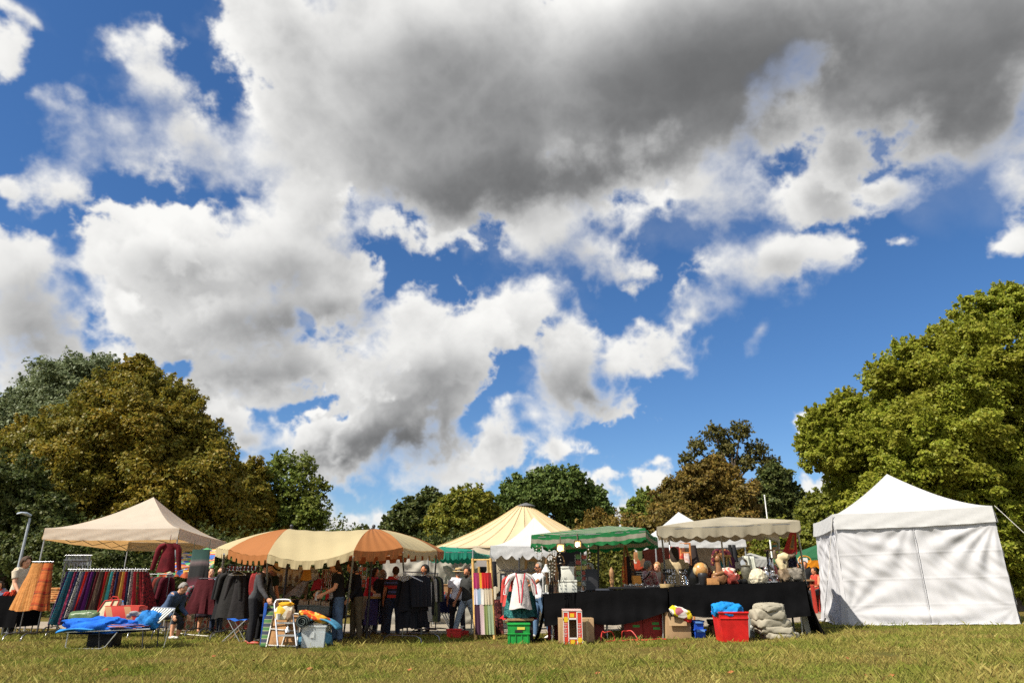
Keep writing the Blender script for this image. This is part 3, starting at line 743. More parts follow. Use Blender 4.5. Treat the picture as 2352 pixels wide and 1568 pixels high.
L_ORANGE = leaf_mat("autumn_lime_leaves", [(0.225, 0.146, 0.015), (0.290, 0.207, 0.022), (0.150, 0.157, 0.024), (0.330, 0.218, 0.024), (0.110, 0.132, 0.024)], .38, .6, (.125, .135, .022), .30)
L_GREYG = leaf_mat("grey_green_leaves", [(0.141, 0.174, 0.079), (0.217, 0.252, 0.135), (0.100, 0.136, 0.054), (0.167, 0.182, 0.072)], .3)
L_DARK = leaf_mat("dark_leaves", [(0.046, 0.067, 0.017), (0.073, 0.096, 0.023), (0.108, 0.116, 0.029), (0.035, 0.049, 0.014)], .3)
L_GREEN = leaf_mat("green_leaves", [(0.126, 0.192, 0.034), (0.190, 0.240, 0.042), (0.094, 0.149, 0.030), (0.232, 0.251, 0.046)], .38, .5, (.14, .115, .018), .35)
L_MAPLE = leaf_mat("maple_leaves", [(.235, .285, .026), (.310, .340, .036), (.165, .215, .022), (.360, .340, .050), (.255, .300, .030)], .48, .35, (.25, .205, .028), .40)
L_BROWN = leaf_mat("chestnut_leaves", [(0.217, 0.129, 0.029), (0.148, 0.104, 0.025), (0.270, 0.170, 0.032), (0.119, 0.117, 0.025)], .33, .5, (.075, .075, .018), .5)
L_OLIVE = leaf_mat("olive_leaves", [(.099, .096, .029), (.145, .123, .032), (.070, .080, .023)], .35)
L_YELLOW = leaf_mat("yellowing_leaves", [(0.217, 0.216, 0.029), (0.154, 0.186, 0.029), (0.278, 0.231, 0.029), (0.113, 0.157, 0.029)], .38)
L_LIME = leaf_mat("lime_leaves", [(.167, .196, .026), (.217, .217, .032), (.123, .157, .023)], .42)
tree("tree", "grey-green loose tree rising behind the big orange-brown one at the left edge", 48, [(150, 885, 62), (225, 868, 48), (90, 930, 60), (45, 975, 58), (180, 950, 75), (10, 960, 40), (120, 1010, 75), (50, 1050, 70)], L_GREYG, 42000, .26, 120, .35, 21, clump=.36, fill=.10)
tree("tree", "largest orange-brown rounded tree behind the cream pop-up tent", 37, [(308, 868, 44), (335, 915, 66), (262, 945, 74), (395, 945, 58), (330, 1010, 105), (440, 1020, 66), (205, 1035, 92), (105, 1055, 84), (420, 1120, 105), (285, 1130, 115), (150, 1150, 105), (495, 1110, 52), (520, 1190, 56), (450, 1210, 80), (30, 1075, 60), (350, 1230, 90), (220, 1240, 90), (475, 1050, 40)], L_ORANGE, 175000, .22, 330, .5, 22, clump=.26, fill=.30)
tree("tree", "dark green tree at the far left edge, behind the leaning lamp post", 31, [(15, 1130, 70), (45, 1215, 80), (0, 1270, 70), (95, 1270, 60), (110, 1200, 50)], L_DARK, 42000, .20, 10, .3, 23, fill=.35)
tree("tree", "small orange-leaved tree squeezed between the big round tree and the airy green one", 43, [(573, 1100, 36), (570, 1150, 42), (592, 1195, 46), (560, 1215, 40)], L_ORANGE, 22000, .24, 580, .2, 24)
tree("tree", "airy green tree with sky showing through, behind the orange and cream canopy", 45, [(652, 1070, 30), (700, 1078, 28), (728, 1125, 24), (622, 1105, 34), (680, 1130, 40), (722, 1172, 34), (655, 1180, 50), (700, 1205, 40), (735, 1200, 20), (640, 1215, 40)], L_GREEN, 9000, .26, 660, .25, 25, clump=.30, fill=.02, bare=6)
tree("tree", "small dark green tree, farthest left of the group beside the marquee", 72, [(905, 1212, 26), (945, 1185, 34), (985, 1165, 32), (960, 1222, 40), (1000, 1190, 30)], L_DARK, 16000, .42, 950, .3, 26)
tree("tree", "yellowing tree directly left of the marquee's peak, in front of two darker trees", 66, [(1062, 1158, 32), (1098, 1162, 34), (1030, 1192, 38), (1090, 1198, 42), (1015, 1215, 34), (1120, 1180, 24), (1050, 1225, 40)], L_YELLOW, 20000, .40, 1060, .3, 27)
tree("tree", "broad dark green tree standing behind the peak of the big cream marquee", 74, [(1190, 1135, 34), (1250, 1118, 38), (1310, 1108, 30), (1290, 1148, 44), (1355, 1150, 34), (1382, 1180, 26), (1220, 1165, 42), (1330, 1190, 48), (1165, 1165, 28)], L_GREEN if False else leaf_mat("oak_leaves", [(0.079, 0.126, 0.031), (0.122, 0.168, 0.038), (0.064, 0.102, 0.024), (0.160, 0.190, 0.042)], .35), 34000, .42, 1290, .4, 28)
tree("tree", "thin brownish bush between the marquee and the green umbrella stall, lowest of the trees there", 70, [(1368, 1196, 22), (1400, 1205, 16)], L_BROWN, 3000, .36, 1375, .15, 29, fill=.05)
tree("tree", "bright green tree left of the brown chestnut, above the striped green canopy", 62, [(1484, 1155, 24), (1462, 1185, 30), (1515, 1172, 34), (1500, 1205, 36), (1450, 1205, 20)], L_GREEN, 15000, .38, 1490, .25, 30)
tree("tree", "rusty brown chestnut tree with a round crown behind the white-peaked popup", 50, [(1602, 1108, 38), (1650, 1098, 38), (1560, 1145, 42), (1620, 1160, 58), (1690, 1145, 42), (1545, 1195, 42), (1640, 1210, 58), (1700, 1195, 40), (1530, 1215, 30)], L_BROWN, 60000, .26, 1630, .35, 31)
tree("tree", "tall sparse tree with bare dark limbs showing, above the brown chestnut", 60, [(1642, 1000, 24), (1700, 992, 24), (1602, 1030, 20), (1672, 1030, 24), (1738, 1038, 24), (1768, 1068, 20), (1578, 1058, 17), (1708, 1068, 24), (1762, 1094, 20), (1640, 1060, 20)], L_OLIVE, 4200, .32, 1690, .42, 32, bare=7, clump=.34, fill=.0)
tree("tree", "dark green tree right of the chestnut, behind the thin flagpole", 54, [(1780, 1105, 32), (1808, 1145, 34), (1755, 1155, 42), (1818, 1185, 26), (1785, 1215, 50), (1740, 1210, 40)], L_DARK, 30000, .28, 1785, .3, 33)
tree("tree", "low light green tree filling the gap left of the big white tent", 36, [(1872, 1170, 26), (1900, 1160, 32), (1935, 1155, 36), (1880, 1205, 42), (1862, 1245, 40), (1920, 1220, 50)], L_LIME, 30000, .20, 1890, .2, 34)
tree("tree", "smaller yellow-green maple leaning out over the left half of the big white tent", 27, [(1882, 985, 42), (1948, 950, 44), (1900, 1052, 50), (1975, 1015, 66), (1950, 1105, 44), (1860, 1025, 30), (2010, 1080, 60), (1990, 1170, 60)], L_MAPLE, 52000, .165, 2010, .25, 35, clump=.26, fill=.06, up=.55, spray=2.0)
tree("tree", "tallest yellow-green maple at the right edge, towering over the big white tent", 25, [(2035, 880, 50), (2082, 825, 44), (2105, 925, 84), (2180, 800, 52), (2250, 735, 54), (2310, 715, 54), (2200, 900, 95), (2300, 850, 95), (2060, 1030, 84), (2165, 1040, 105), (2285, 1010, 110), (2110, 1140, 84), (2225, 1150, 95), (2335, 1130, 100), (2345, 735, 60), (2250, 1240, 70), (2330, 1250, 80), (2400, 950, 120), (2150, 1230, 70), (2060, 1160, 60), (2300, 1320, 60)], L_MAPLE, 175000, .160, 2290, .45, 36, clump=.24, fill=.12, up=.5, spray=2.0)

def leafy_box(name, label, cat, p0, p1, z0, z1, thick, lm, count, size, seed, group=None, wob=.12):
    """a clipped hedge or a bank of shrubs between two points"""
    rs = np.random.RandomState(seed); p0 = Vector((p0[0], p0[1], 0)); p1 = Vector((p1[0], p1[1], 0)); d = p1 - p0; ln = d.length; d.normalize(); nrm = V(d.y, -d.x, 0)
    if nrm.y > 0: nrm = -nrm
    base = (p0 + p1) / 2; base.z = gz(base.x, base.y); th = thing(name, label, cat, base, group)
    s = rs.rand(count) * ln; fr = rs.rand(count); t_ = rs.rand(count); hz = z1 - z0
    topm = fr < .25
    w = np.where(topm, (rs.rand(count) - .5) * thick, thick * .5 * np.where(rs.rand(count) < .8, 1, -1) * (1 - .25 * rs.rand(count)))
    bump_ = wob * (np.sin(s * 2.1 + seed) + np.sin(s * 5.3) * .5) * .5
    z = np.where(topm, z1 + bump_, z0 + hz * t_) + rs.normal(size=count) * .04
    P = np.stack([p0.x + d.x * s + nrm.x * (w + bump_ * .5), p0.y + d.y * s + nrm.y * (w + bump_ * .5), z], 1) + rs.normal(size=(count, 3)) * .035
    Nn = np.where(topm[:, None], np.array([0, 0, 1.0])[None], np.array(nrm)[None] * np.sign(w)[:, None]) + rs.normal(size=(count, 3)) * .55; Nn /= np.linalg.norm(Nn, axis=1)[:, None]
    u = rs.normal(size=(count, 3)); u -= Nn * (u * Nn).sum(1)[:, None]; u /= np.linalg.norm(u, axis=1)[:, None]; v = np.cross(Nn, u); sz = (size * (.6 + .8 * rs.rand(count)))[:, None]
    vs = np.stack([P - u * sz * .5, P + v * sz * .34, P + u * sz * .5, P - v * sz * .34], 1).reshape(-1, 3) - np.array(base)[None]
    raw_mesh("foliage", vs, count, 4, lm, parent=th)
    B = MB(); c = base + V(0, 0, (z0 + z1) / 2 - base.z); B.box(c - V(0, 0, .1), (ln * .99, thick * .55, hz * .9), rz=math.atan2(d.y, d.x)); B.build("twigs", mat("twig_core", (.022, .022, .012), .95, .3), th)
    return th
a, b = at(1330, 1300, 25.5), at(1452, 1300, 25.5)
leafy_box("hedge", "tall clipped dark green hedge behind the striped green canopy", "hedge", (a.x, 25.5), (b.x, 25.5), 0.0, at(1380, 1263, 25.5).z, .9, leaf_mat("hedge_leaves", [(.087, .102, .017), (.145, .145, .023), (.058, .072, .014), (.189, .167, .029)], .3), 15000, .12, 41)
def shrub_bank(label, x0, x1, y_, top, lm, count, size, seed):
    rs = np.random.RandomState(seed); lobes = []
    n = max(3, int((x1 - x0) / (top * .42)))
    for i in range(n):
        for lev in (.35, .75):
            r = top * (.34 + .12 * rs.rand()) * (1.0 if lev < .5 else .8)
            lobes.append(((x0 + (x1 - x0) * (i + .5 + (rs.rand() - .5) * .7) / n, y_ + (rs.rand() - .5) * top * .5, gz(x0, 0) + top * lev * (.8 + .3 * rs.rand())), r))
    base = Vector(((x0 + x1) / 2, y_, gz((x0 + x1) / 2, y_))); th = thing("shrubbery", label, "shrubs", base, "shrubs along the edge of the park")
    vs, k = leaves(rs, lobes, count, size, clump=.3, fill=.35)
    raw_mesh("foliage", vs - np.array(base)[None], k, 4, lm, parent=th)
    B = MB()
    for c, r in lobes:
        c = Vector(c); g = V(c.x, c.y, gz(c.x, 0))
        for j in range(3): B.tube([g, g.lerp(c, .6) + V(.1 * j - .1, 0, 0), c + Vector(rs.normal(size=3)) * r * .5], [.04, .03, .01], 5)
    B.build("stems", BARK, th)
for i, a in enumerate([("dark shrubs at the far left edge, behind the lamp post", -42, -18, 33, 4.0, L_DARK, 30000, .16), ("dark shrubs seen under the cream pop-up tent", -19, -6, 29, 3.2, L_DARK, 42000, .13),
        ("dark shrubs far behind the orange and cream canopy", -9, 4, 50, 4.2, L_DARK, 30000, .24), ("brownish shrubs behind the beige scalloped canopy", 3, 15, 40, 4.4, L_BROWN, 36000, .20),
        ("light green shrubs left of the big white tent, across the path", 13, 22, 37, 4.0, L_LIME, 30000, .17), ("yellow-green shrubs right of the big white tent", 18, 36, 34.5, 3.2, L_YELLOW, 50000, .15),
        ("dark far wood closing off the park behind the marquee", -60, 70, 110, 9.0, L_DARK, 60000, .7)]):
    shrub_bank(*a, 60 + i)
# ------------------------------------------------------------------ tents and canopies
TENT_BEIGE = canopy_mat("cream_tent_cloth", (.60, .53, .43), .38, (.62, .36, .14), .25); TENT_WHITE = canopy_mat("white_tent_cloth", (.55, .55, .54), .25, (.5, .5, .5), .22, dirt=.06)
UMB_CREAM = canopy_mat("cream_canopy_cloth", (.48, .40, .225), .30, (.5, .3, .1), .25); UMB_ORANGE = canopy_mat("orange_canopy_cloth", (.36, .140, .042), .30, (.40, .10, .03), .25)
MARQ = canopy_mat("marquee_cloth", (.57, .455, .275), .15, None, .2); TARP_GREY = canopy_mat("grey_sidewall", (.40, .37, .31), .25, None, .8, dirt=.35)
GREEN_T = canopy_mat("green_canopy_cloth", (.012, .20, .13), .3, (.02, .3, .2), .25); GREEN_D = canopy_mat("dark_green_cloth", (.03, .14, .06), .3, None, .25)
BEIGE_C = canopy_mat("weathered_beige_cloth", (.40, .36, .265), .30, (.4, .3, .18), .35, dirt=.28); GREENSTR = canopy_mat("bright_green_cloth", (.012, .16, .045), .3, None, .3); OFFW = canopy_mat("offwhite_stripe_cloth", (.30, .285, .22), .3, (.4, .3, .15), .3, dirt=.3)
def PZ(px, py, z):
    d = ray(px, py); t = (z - CAMZ) / d.z; return V(d.x * t, d.y * t, z)
def wob(u, a, seed): return a * (math.sin(u * 9.1 + seed) * .5 + math.sin(u * 21.7 + seed * 2.3) * .3 + math.sin(u * 43.0 + seed) * .2)
def roof_mesh(mb, cs, peak, p=1.35, nu=16, nv=14, sag=.03, wr=.012):
    for k in range(4):
        a, b = cs[k], cs[(k + 1) % 4]
        def fn(u, v, a=a, b=b, k=k):
            e = a.lerp(b, u); x = e.lerp(peak, v)
            z = e.z - sag * 4 * u * (1 - u) * (1 - v) + (peak.z - e.z) * (v ** p if p > 1 else 1 - (1 - v) ** (1 / p))
            return V(x.x, x.y, z + wr * math.sin(u * 23 + k) * (1 - v) * v * 2 * math.sin(v * 7 + u * 5))
        mb.sheet(fn, nu, nv)
def valance(mb, a, b, h, scallop=0.0, ns=0, out=.015, sag=.03, seed=0, nu=60, crenel=False, z0=0.0):
    n = (b - a); n = V(n.y, -n.x, 0).normalized(); mid = seed
    def fn(u, v):
        e = a.lerp(b, u); e.z -= sag * 4 * u * (1 - u); hh = h
        if ns:
            s_ = abs(math.sin(math.pi * ns * u))
            hh = h - scallop * ((1 if (u * ns) % 1 < .34 else 0) if crenel else (1 - s_))
        return e + n * (out * (.2 + v) + wob(u * 3 + v, .010 * v + .004, seed)) + V(0, 0, z0 - hh * v + wob(u * 2, .006, seed) * v)
    mb.sheet(fn, nu, 6)
def leg(mb, base, top, r=.022): mb.tube([base, top], r, 6); mb.box(base + V(0, 0, .012), (.12, .12, .02))
def lattice(mb, a, b, h=.22, n=4):
    for i in range(n):
        p, q_ = a.lerp(b, i / n), a.lerp(b, (i + 1) / n); dz = V(0, 0, -h)
        mb.tube([p + dz * .1, q_ + dz], .011, 5); mb.tube([p + dz, q_ + dz * .1], .011, 5)
def popup(name, label, cs, peak, mcloth, val_h, foot=None, scallop=0.0, ns=0, p=1.35, val_out=.02, frame_h=.24, walls=None):
    base = V(sum(c.x for c in cs) / 4, sum(c.y for c in cs) / 4, 0); base.z = gz(base.x, base.y)
    t = thing(name, label, "tent", base)
    R_ = MB(); roof_mesh(R_, cs, peak, p); R_.build("roof", mcloth, t)
    Va = MB()
    for k in range(4): valance(Va, cs[k], cs[(k + 1) % 4], val_h, scallop, ns, val_out, .03, k * 1.7 + cs[0].x)
    Va.build("valance", mcloth, t)
    for k in range(4):
        L_ = MB(); c = cs[k]; ins = (V(base.x, base.y, c.z) - c); ins.z = 0; c2 = c + ins.normalized() * .05
        f = V(c2.x, c2.y, gz(c2.x, c2.y)); leg(L_, f, V(c2.x, c2.y, c.z - .02)); L_.build("leg", POLE, t)
    F_ = MB()
    for k in range(4):
        a, b = cs[k].lerp(V(base.x, base.y, cs[k].z), .03), cs[(k + 1) % 4].lerp(V(base.x, base.y, cs[k].z), .03)
        lattice(F_, a - V(0, 0, .06), b - V(0, 0, .06), frame_h)
    top = V(peak.x, peak.y, peak.z - .05); F_.tube([V(peak.x, peak.y, cs[0].z - .1), top], .02, 6)
    for k in range(4): F_.tube([cs[k].lerp(cs[(k + 1) % 4], .5) - V(0, 0, .12), V(peak.x, peak.y, cs[0].z - .05)], .012, 5)
    F_.build("frame", metal("tent_frame", (.20, .20, .20), .5, .6), t)
    return t
# cream pop-up tent on the left
fl, fr = G(51, 1449), G(375, 1449); zE = at(111, 1212, fl.y).z
FL = V(fl.x, fl.y, zE); FR = V(fr.x, fr.y, zE); BR = PZ(520, 1243, zE); BL = FL + (BR - FR) + V(.1, .2, 0)
c_ = (FL + FR + BR + BL) / 4; pk = at(346, 1141, c_.y); pk.x = c_.x * .55 + pk.x * .45
CREAM = popup("popup_tent", "cream pop-up tent with a pointed roof, at the left end of the stalls", [FL, FR, BR, BL], pk, TENT_BEIGE, .31, p=1.5)
TZ = zE
# big white tent with closed walls
fl, fr, bl = G(1951, 1437), G(2341, 1434), G(1901, 1424); zE = at(1919, 1182, fl.y).z
FL = V(fl.x, fl.y, zE); FR = V(fr.x, fr.y, at(2281, 1161, fr.y).z); BL = V(bl.x, bl.y, at(1868, 1204, bl.y).z); BR = FR + (BL - FL)
zr = (FL.z + FR.z + BL.z) / 3
FL.z = FL.z * .5 + zr * .5; BL.z = BL.z * .5 + zr * .5; BR.z = FR.z
c_ = (FL + FR + BR + BL) / 4; pk = at(2037, 1088, c_.y); pk = V(c_.x * .5 + pk.x * .5, c_.y, pk.z)
wt = popup("closed_tent", "big white tent with all its walls closed, at the right end of the row", [FL, FR, BR, BL], pk, TENT_WHITE, .36, p=1.5, val_out=.05)
wallm = canopy_mat("white_wall_cloth", (.50, .50, .512), .12, None, .42, (1, 1, 1), .05)
def wall(mb, a, b, gap_top=.30, flare=.10, seed=0, amp=1.0, nu=170, nv=120, flap=.16):
    d = (b - a); d.z = 0; ln = d.length; d.normalize(); n = V(d.y, -d.x, 0)
    za, zb = a.z, b.z; rs = np.random.RandomState(seed)
    def fn(u, v):
        x = a.x + (b.x - a.x) * u; y = a.y + (b.y - a.y) * u; g = gz(x, y) + .02; zt = za + (zb - za) * u - gap_top + .1
        z = zt + (g - zt) * v; s_ = u * ln; w_ = (1 - v) * (zt - g); o = flare * v * v
        for k, (cx_, cz_, f, am, ph) in enumerate(((0, 2.1, 26, .020, .4), (ln, 2.2, 30, .026, 1.1), (ln * .5, 2.3, 24, .018, 2.0), (0, .25, 22, .020, 3.1), (ln, .35, 20, .022, .2))):   # folds fanning out of the fixing points
            dx, dz = s_ - cx_, w_ - cz_; r = math.hypot(dx, dz) + .05; an = math.atan2(dz, dx)
            o += amp * am * math.sin(an * f * .6 + ph + math.sin(r * 1.7 + ph)) * math.exp(-((r - .9) / .75) ** 2) * min(1, r)
        o += amp * .014 * math.sin((s_ * .72 - w_) * 7.5 + 1.3 * math.sin(s_ * 1.9 + seed) + 2 * math.sin(w_ * 1.3)) * (.4 + .6 * math.sin(s_ * 1.3 + w_ * .9 + seed) ** 2)
        o += amp * .006 * math.sin(s_ * 31 + w_ * 19 + 2 * math.sin(w_ * 5)) * math.sin(s_ * 3.7 + seed)
        o += amp * (.020 * math.sin((s_ * .55 + w_ * .83) * 21 + 2.2 * math.sin(s_ * 2.3) + 1.5 * math.sin(w_ * 3.1 + seed)) * (.25 + .75 * math.sin(s_ * .9 - w_ * 1.4 + seed) ** 2) * .55 + .006 * math.exp(-((w_ - 1.55) / .02) ** 2) + .006 * math.exp(-((w_ - .98) / .02) ** 2) + .005 * math.exp(-((w_ - .42) / .02) ** 2))
        o -= .016 * math.exp(-((u - .5) * ln / .02) ** 2) * (1 if flap else 0)
        o += .05 * math.exp(-((v - .93) / .05) ** 2) * amp * math.sin(u * 3.1416)
        return V(x, y, z) + n * o
    mb.sheet(fn, nu, nv)
    if flap:
        def fl_(u, v):
            x = a.x + (b.x - a.x) * u; y = a.y + (b.y - a.y) * u
            return V(x, y, gz(x, y) + .03 - .015 * v + .012 * abs(math.sin(u * 40))) + n * (flare + v * flap * (.7 + .5 * math.sin(u * 17 + seed) * math.sin(u * 5)))
        mb.sheet(fl_, 60, 3)
mb = MB(); wall(mb, FL, FR, .30, .10, 3, .85); mb.build("front_wall", wallm, wt)
mb = MB(); wall(mb, BL, FL, .30, .16, 9, .8, 60, 60, .12); mb.build("side_wall", wallm, wt)
mb = MB(); wall(mb, FR, BR, .30, .06, 5, .9, 40, 40, .12); mb.build("side_wall", wallm, wt)
mb = MB(); wall(mb, BR, BL, .30, .06, 7, .6, 40, 40, .12); mb.build("back_wall", wallm, wt)
d_ = (FR - FL).normalized(); nrm = V(d_.y, -d_.x, 0)
mb = MB()                                                           # sewn seams and creases of the front wall
m1 = FL.lerp(FR, .5); g1 = V(m1.x, m1.y, gz(m1.x, m1.y))
mb.tube([m1.lerp(g1, t_) + nrm * (.005 + .10 * t_ * t_ + .006) for t_ in (.14, .3, .5, .7, .85, .97)], .007, 5); mb.build("seam", wallm, wt)
mb = MB(); dl = (FL - BL).normalized(); nl = V(dl.y, -dl.x, 0)
for f in (.66, .70, .96):
    m1 = BL.lerp(FL, f); g1 = V(m1.x, m1.y, gz(m1.x, m1.y)); mb.tube([m1.lerp(g1, t_) + nl * (.02 + .06 * t_ * t_) for t_ in (.2, .4, .6, .8, .95)], .009, 5)
mb.build("zip", mat("grey_zip", (.30, .30, .31), .6), wt)
def corner_(u, v):
    z = (FL.z - .2) * (1 - v) + (gz(FL.x, FL.y) + .02) * v; e = V(FL.x, FL.y, z); return (e + nrm * (.10 * v * v + .01)).lerp(e + nl * (.16 * v * v + .01), u)
mb = MB(); mb.sheet(corner_, 4, 24); mb.build("corner_flap", wallm, wt)
stake = GG(9, 178, 1350)
mb = MB(); mb.tube([FL + V(-.02, -.06, .0), FL.lerp(stake, .5) + V(0, 0, -.03), stake + V(0, 0, .08)], .006, 5)
r_ = mb.build("guy_rope", mat("white_rope", (.62, .60, .55), .8), wt); mb = MB(); mb.tube([stake + V(.06, .02, .16), stake + V(-.05, -.02, -.05)], .016, 6); mb.build("stake", WOOD, r_)
e_ = FR + V(1.5, -1.0, 0); e_.z = gz(e_.x, e_.y)
mb = MB(); mb.tube([FR + V(.03, -.05, 0), e_], .006, 5); mb.build("guy_rope", mat("white_rope", (1, 1, 1)), wt)
WFL, WFR, WBL = FL, FR, BL
# orange and cream two-mast canopy
per = [(498, 1257, 17.6), (526, 1261, 16.4), (615.5, 1272, 14.9), (813, 1263, 14.7), (925, 1256, 15.4), (1003, 1262, 16.8), (1019, 1264, 17.8)]
P = [at(*p) for p in per]; zb = 2.0
P += [V(P[4].x + .1, 19.0, zb), V(P[2].x - .2, 19.2, zb)]
aL, aR = at(669, 1215, 16.9), at(858, 1215, 16.9)
um = thing("market_canopy", "long orange and cream panelled canopy on two masts, sagging along its front edge", "canopy", V((aL.x + aR.x) / 2, 16.9, 0))
cols = [0, 1, 0, 1, 0, 1, 0, 1, 0]; sags = [.02, .07, .17, .05, .05, .02, .05, .1, .05]
apx = lambda i: [aL, aL, None, aR, aR, aR, aR, None, aL][i]
mb = MB(); vb = MB()
for i in range(9):
    a, b = P[i], P[(i + 1) % 9]; ap = apx(i); mb.m = vb.m = cols[i]
    pa, pb = (ap, ap) if ap else ((aL, aR) if i == 2 else (aR, aL))
    def fn(u, v, a=a, b=b, pa=pa, pb=pb, i=i):
        e = a.lerp(b, u); tp = pa.lerp(pb, u); x = e.lerp(tp, v); bow = 4 * u * (1 - u)
        z = e.z - sags[i] * bow * (1 - v) ** 2 + (tp.z - e.z) * (1 - (1 - v) ** 1.75) - (.05 * bow * v if i in (2, 7) else .03 * bow * v * (1 - v))
        z += .012 * math.sin(v * 16 + u * 3 + i) * bow * (1 - v) * (1 if i in (2, 7) else .5) + .006 * math.sin(u * 30 + v * 9)
        o = (e - tp); o.z = 0; o.normalize()
        return V(x.x, x.y, z) + o * (.16 * (1 - v) * v)
    mb.sheet(fn, 26, 18)
    n = V(b.y - a.y, -(b.x - a.x), 0).normalized(); hh = .20 if i != 2 else .17; ns = max(2, int((b - a).length / .26))
    def fv(u, v, a=a, b=b, n=n, i=i, hh=hh, ns=ns):
        e = a.lerp(b, u); e.z -= sags[i] * 4 * u * (1 - u); cut = .09 if (u * ns) % 1 > .62 else 0
        return e + n * (.012 + wob(u * 4 + i, .018 * v, i)) + V(0, 0, -(hh - cut) * v)
    vb.sheet(fv, 12 * ns, 4)
mb.build("roof", [UMB_CREAM, UMB_ORANGE], um); vb.build("valance", [UMB_CREAM, UMB_ORANGE], um)
def pole_at(px, py, top, r=.02): g = G(px, py); mb = MB(); mb.tube([g, top], r, 8); mb.build("pole", POLE, um)
pole_at(609, 1462, P[2] - V(0, 0, .1)); pole_at(788, 1467, P[3] - V(0, 0, .12)); pole_at(936, 1453, P[4] - V(0, 0, .1)); pole_at(500, 1437, P[1] - V(.1, 0, .1)); pole_at(990, 1438, P[5] - V(0, 0, .1))
for ap in (aL, aR):
    mb = MB(); g = V(ap.x, ap.y, 0); mb.tube([g, ap + V(0, 0, .05)], .03, 8); mb.ball(ap + V(0, 0, .07), .045, 10)
    for k in range(4): a = k * 1.57 + .4; mb.tube([g + V(0, 0, .25), g + V(.5 * math.cos(a), .5 * math.sin(a), .02)], .015, 5)
    mb.build("mast", IRON, um)
for i, p in enumerate(P):
    mb = MB(); mb.tube([(aL if i in (0, 1, 2, 8) else aR) - V(0, 0, .12), ((aL if i in (0, 1, 2, 8) else aR) - V(0, 0, .12)).lerp(p, .5) + V(0, 0, .10), p - V(0, 0, .06)], .014, 5); mb.build("rib", WOOD, um)
# the big round marquee
yc = 35.0; ap = at(1208, 1158, yc); zc = at(1104, 1255, yc - 4.2).z; cx = at(1203, 1250, yc).x; rx = at(1428, 1250, yc).x - cx
mq = thing("marquee", "big round cream marquee with a dark cap on its peak, rising behind the stalls", "marquee", V(cx, yc, 0)); NS = 28
def mr(u, v):
    a = 6.28318 * u; seam = abs(math.sin(a * NS / 2)); r = rx * (1 - v) + .18 * v; z = zc + (ap.z - zc) * (v + .10 * math.sin(math.pi * v) * -1) - .10 * seam * (1 - v) * (v + .3)
    return V(cx + r * math.cos(a), yc + r * math.sin(a) * .95, z)
mb = MB(); mb.sheet(mr, NS * 6, 16, close=True); mb.build("roof", MARQ, mq)
mb = MB()
for k in range(NS): mb.tube([mr((k + .5) / NS if False else k / NS, v) + V(0, 0, .02) for v in (0, .25, .5, .75, .97)], .010, 5)
mb.build("seam", canopy_mat("marquee_seam", (.54, .40, .20), 0, None, .1), mq)
mb = MB(); mb.sheet(lambda u, v: V(cx + (rx - .05) * math.cos(6.28318 * u) * (1 + .01 * math.sin(u * 160)), yc + (rx - .05) * .95 * math.sin(6.28318 * u) * (1 + .01 * math.sin(u * 160)), zc + .05 - (zc + .05) * v), 160, 4, close=True); mb.build("side_wall", canopy_mat("marquee_wall", (.50, .44, .33), .15, None, .4), mq)
mb = MB(); mb.lathe(ap + V(0, 0, -.12), [(.34, 0), (.46, .02), (.44, .06), (.16, .16), (.05, .20)], 18); mb.build("cap", mat("grey_cap", (.10, .10, .10), .6), mq)
# white pop-up with a scalloped valance, back of the path
y0 = 22.0; FL = at(1127, 1254, y0); FR = at(1346, 1250, y0); zE = (FL.z + FR.z) / 2; FL.z = FR.z = zE; BL = FL + V(.1, 3.2, 0); BR = FR + V(.1, 3.2, 0)
pk = at(1223, 1187, y0 + 1.6); pk.x = (FL.x + FR.x) / 2 * .35 + pk.x * .65
P1T = popup("popup_tent", "white pop-up tent with a scalloped valance, in front of the big marquee", [FL, FR, BR, BL], pk, TENT_WHITE, .40, scallop=.14, ns=9, p=1.8)
cw = canopy_mat("cream_backdrop", (.50, .43, .31), .25, None, .5, dirt=.12)
mb = MB(); wall(mb, BL + V(0, -.1, 0), BR + V(0, -.1, 0), .1, .0, 12, .5, 50, 30, 0); mb.build("back_wall", cw, P1T)
# second white pop-up behind the beige canopy
y0 = 22.0; FL = at(1503, 1232, y0); FR = at(1711, 1230, y0); zE = FL.z; FR.z = zE; BL = PZ(1431, 1254, zE); BL.y = min(BL.y, 27); BL.x = FL.x - .15; BR = V(FR.x + .2, BL.y, zE)
pk = at(1557, 1175, 24.4); pk.x = pk.x * .6 + (FL.x + FR.x) / 2 * .4
P2T = popup("popup_tent", "white pop-up tent with maroon inner walls, behind the beige scalloped canopy", [FL, FR, BR, BL], pk, TENT_WHITE, .30, p=1.6)
mar = cloth("maroon_drape", (.16, .045, .035), .1); tan = cloth("tan_drape", (.30, .24, .18), .15)
mb = MB(); wall(mb, V(FL.x - .1, 25.6, zE), V((FL.x * .45 + FR.x * .55), 25.6, zE), .25, .0, 13, .5, 40, 24, 0); mb.build("back_wall", mar, P2T)
mb = MB(); wall(mb, V((FL.x * .45 + FR.x * .55), 25.55, zE), V(FR.x, 25.55, zE), .25, .0, 14, .5, 40, 24, 0); mb.build("back_wall", tan, P2T, label="tan inner wall")
P2 = (FL, FR)
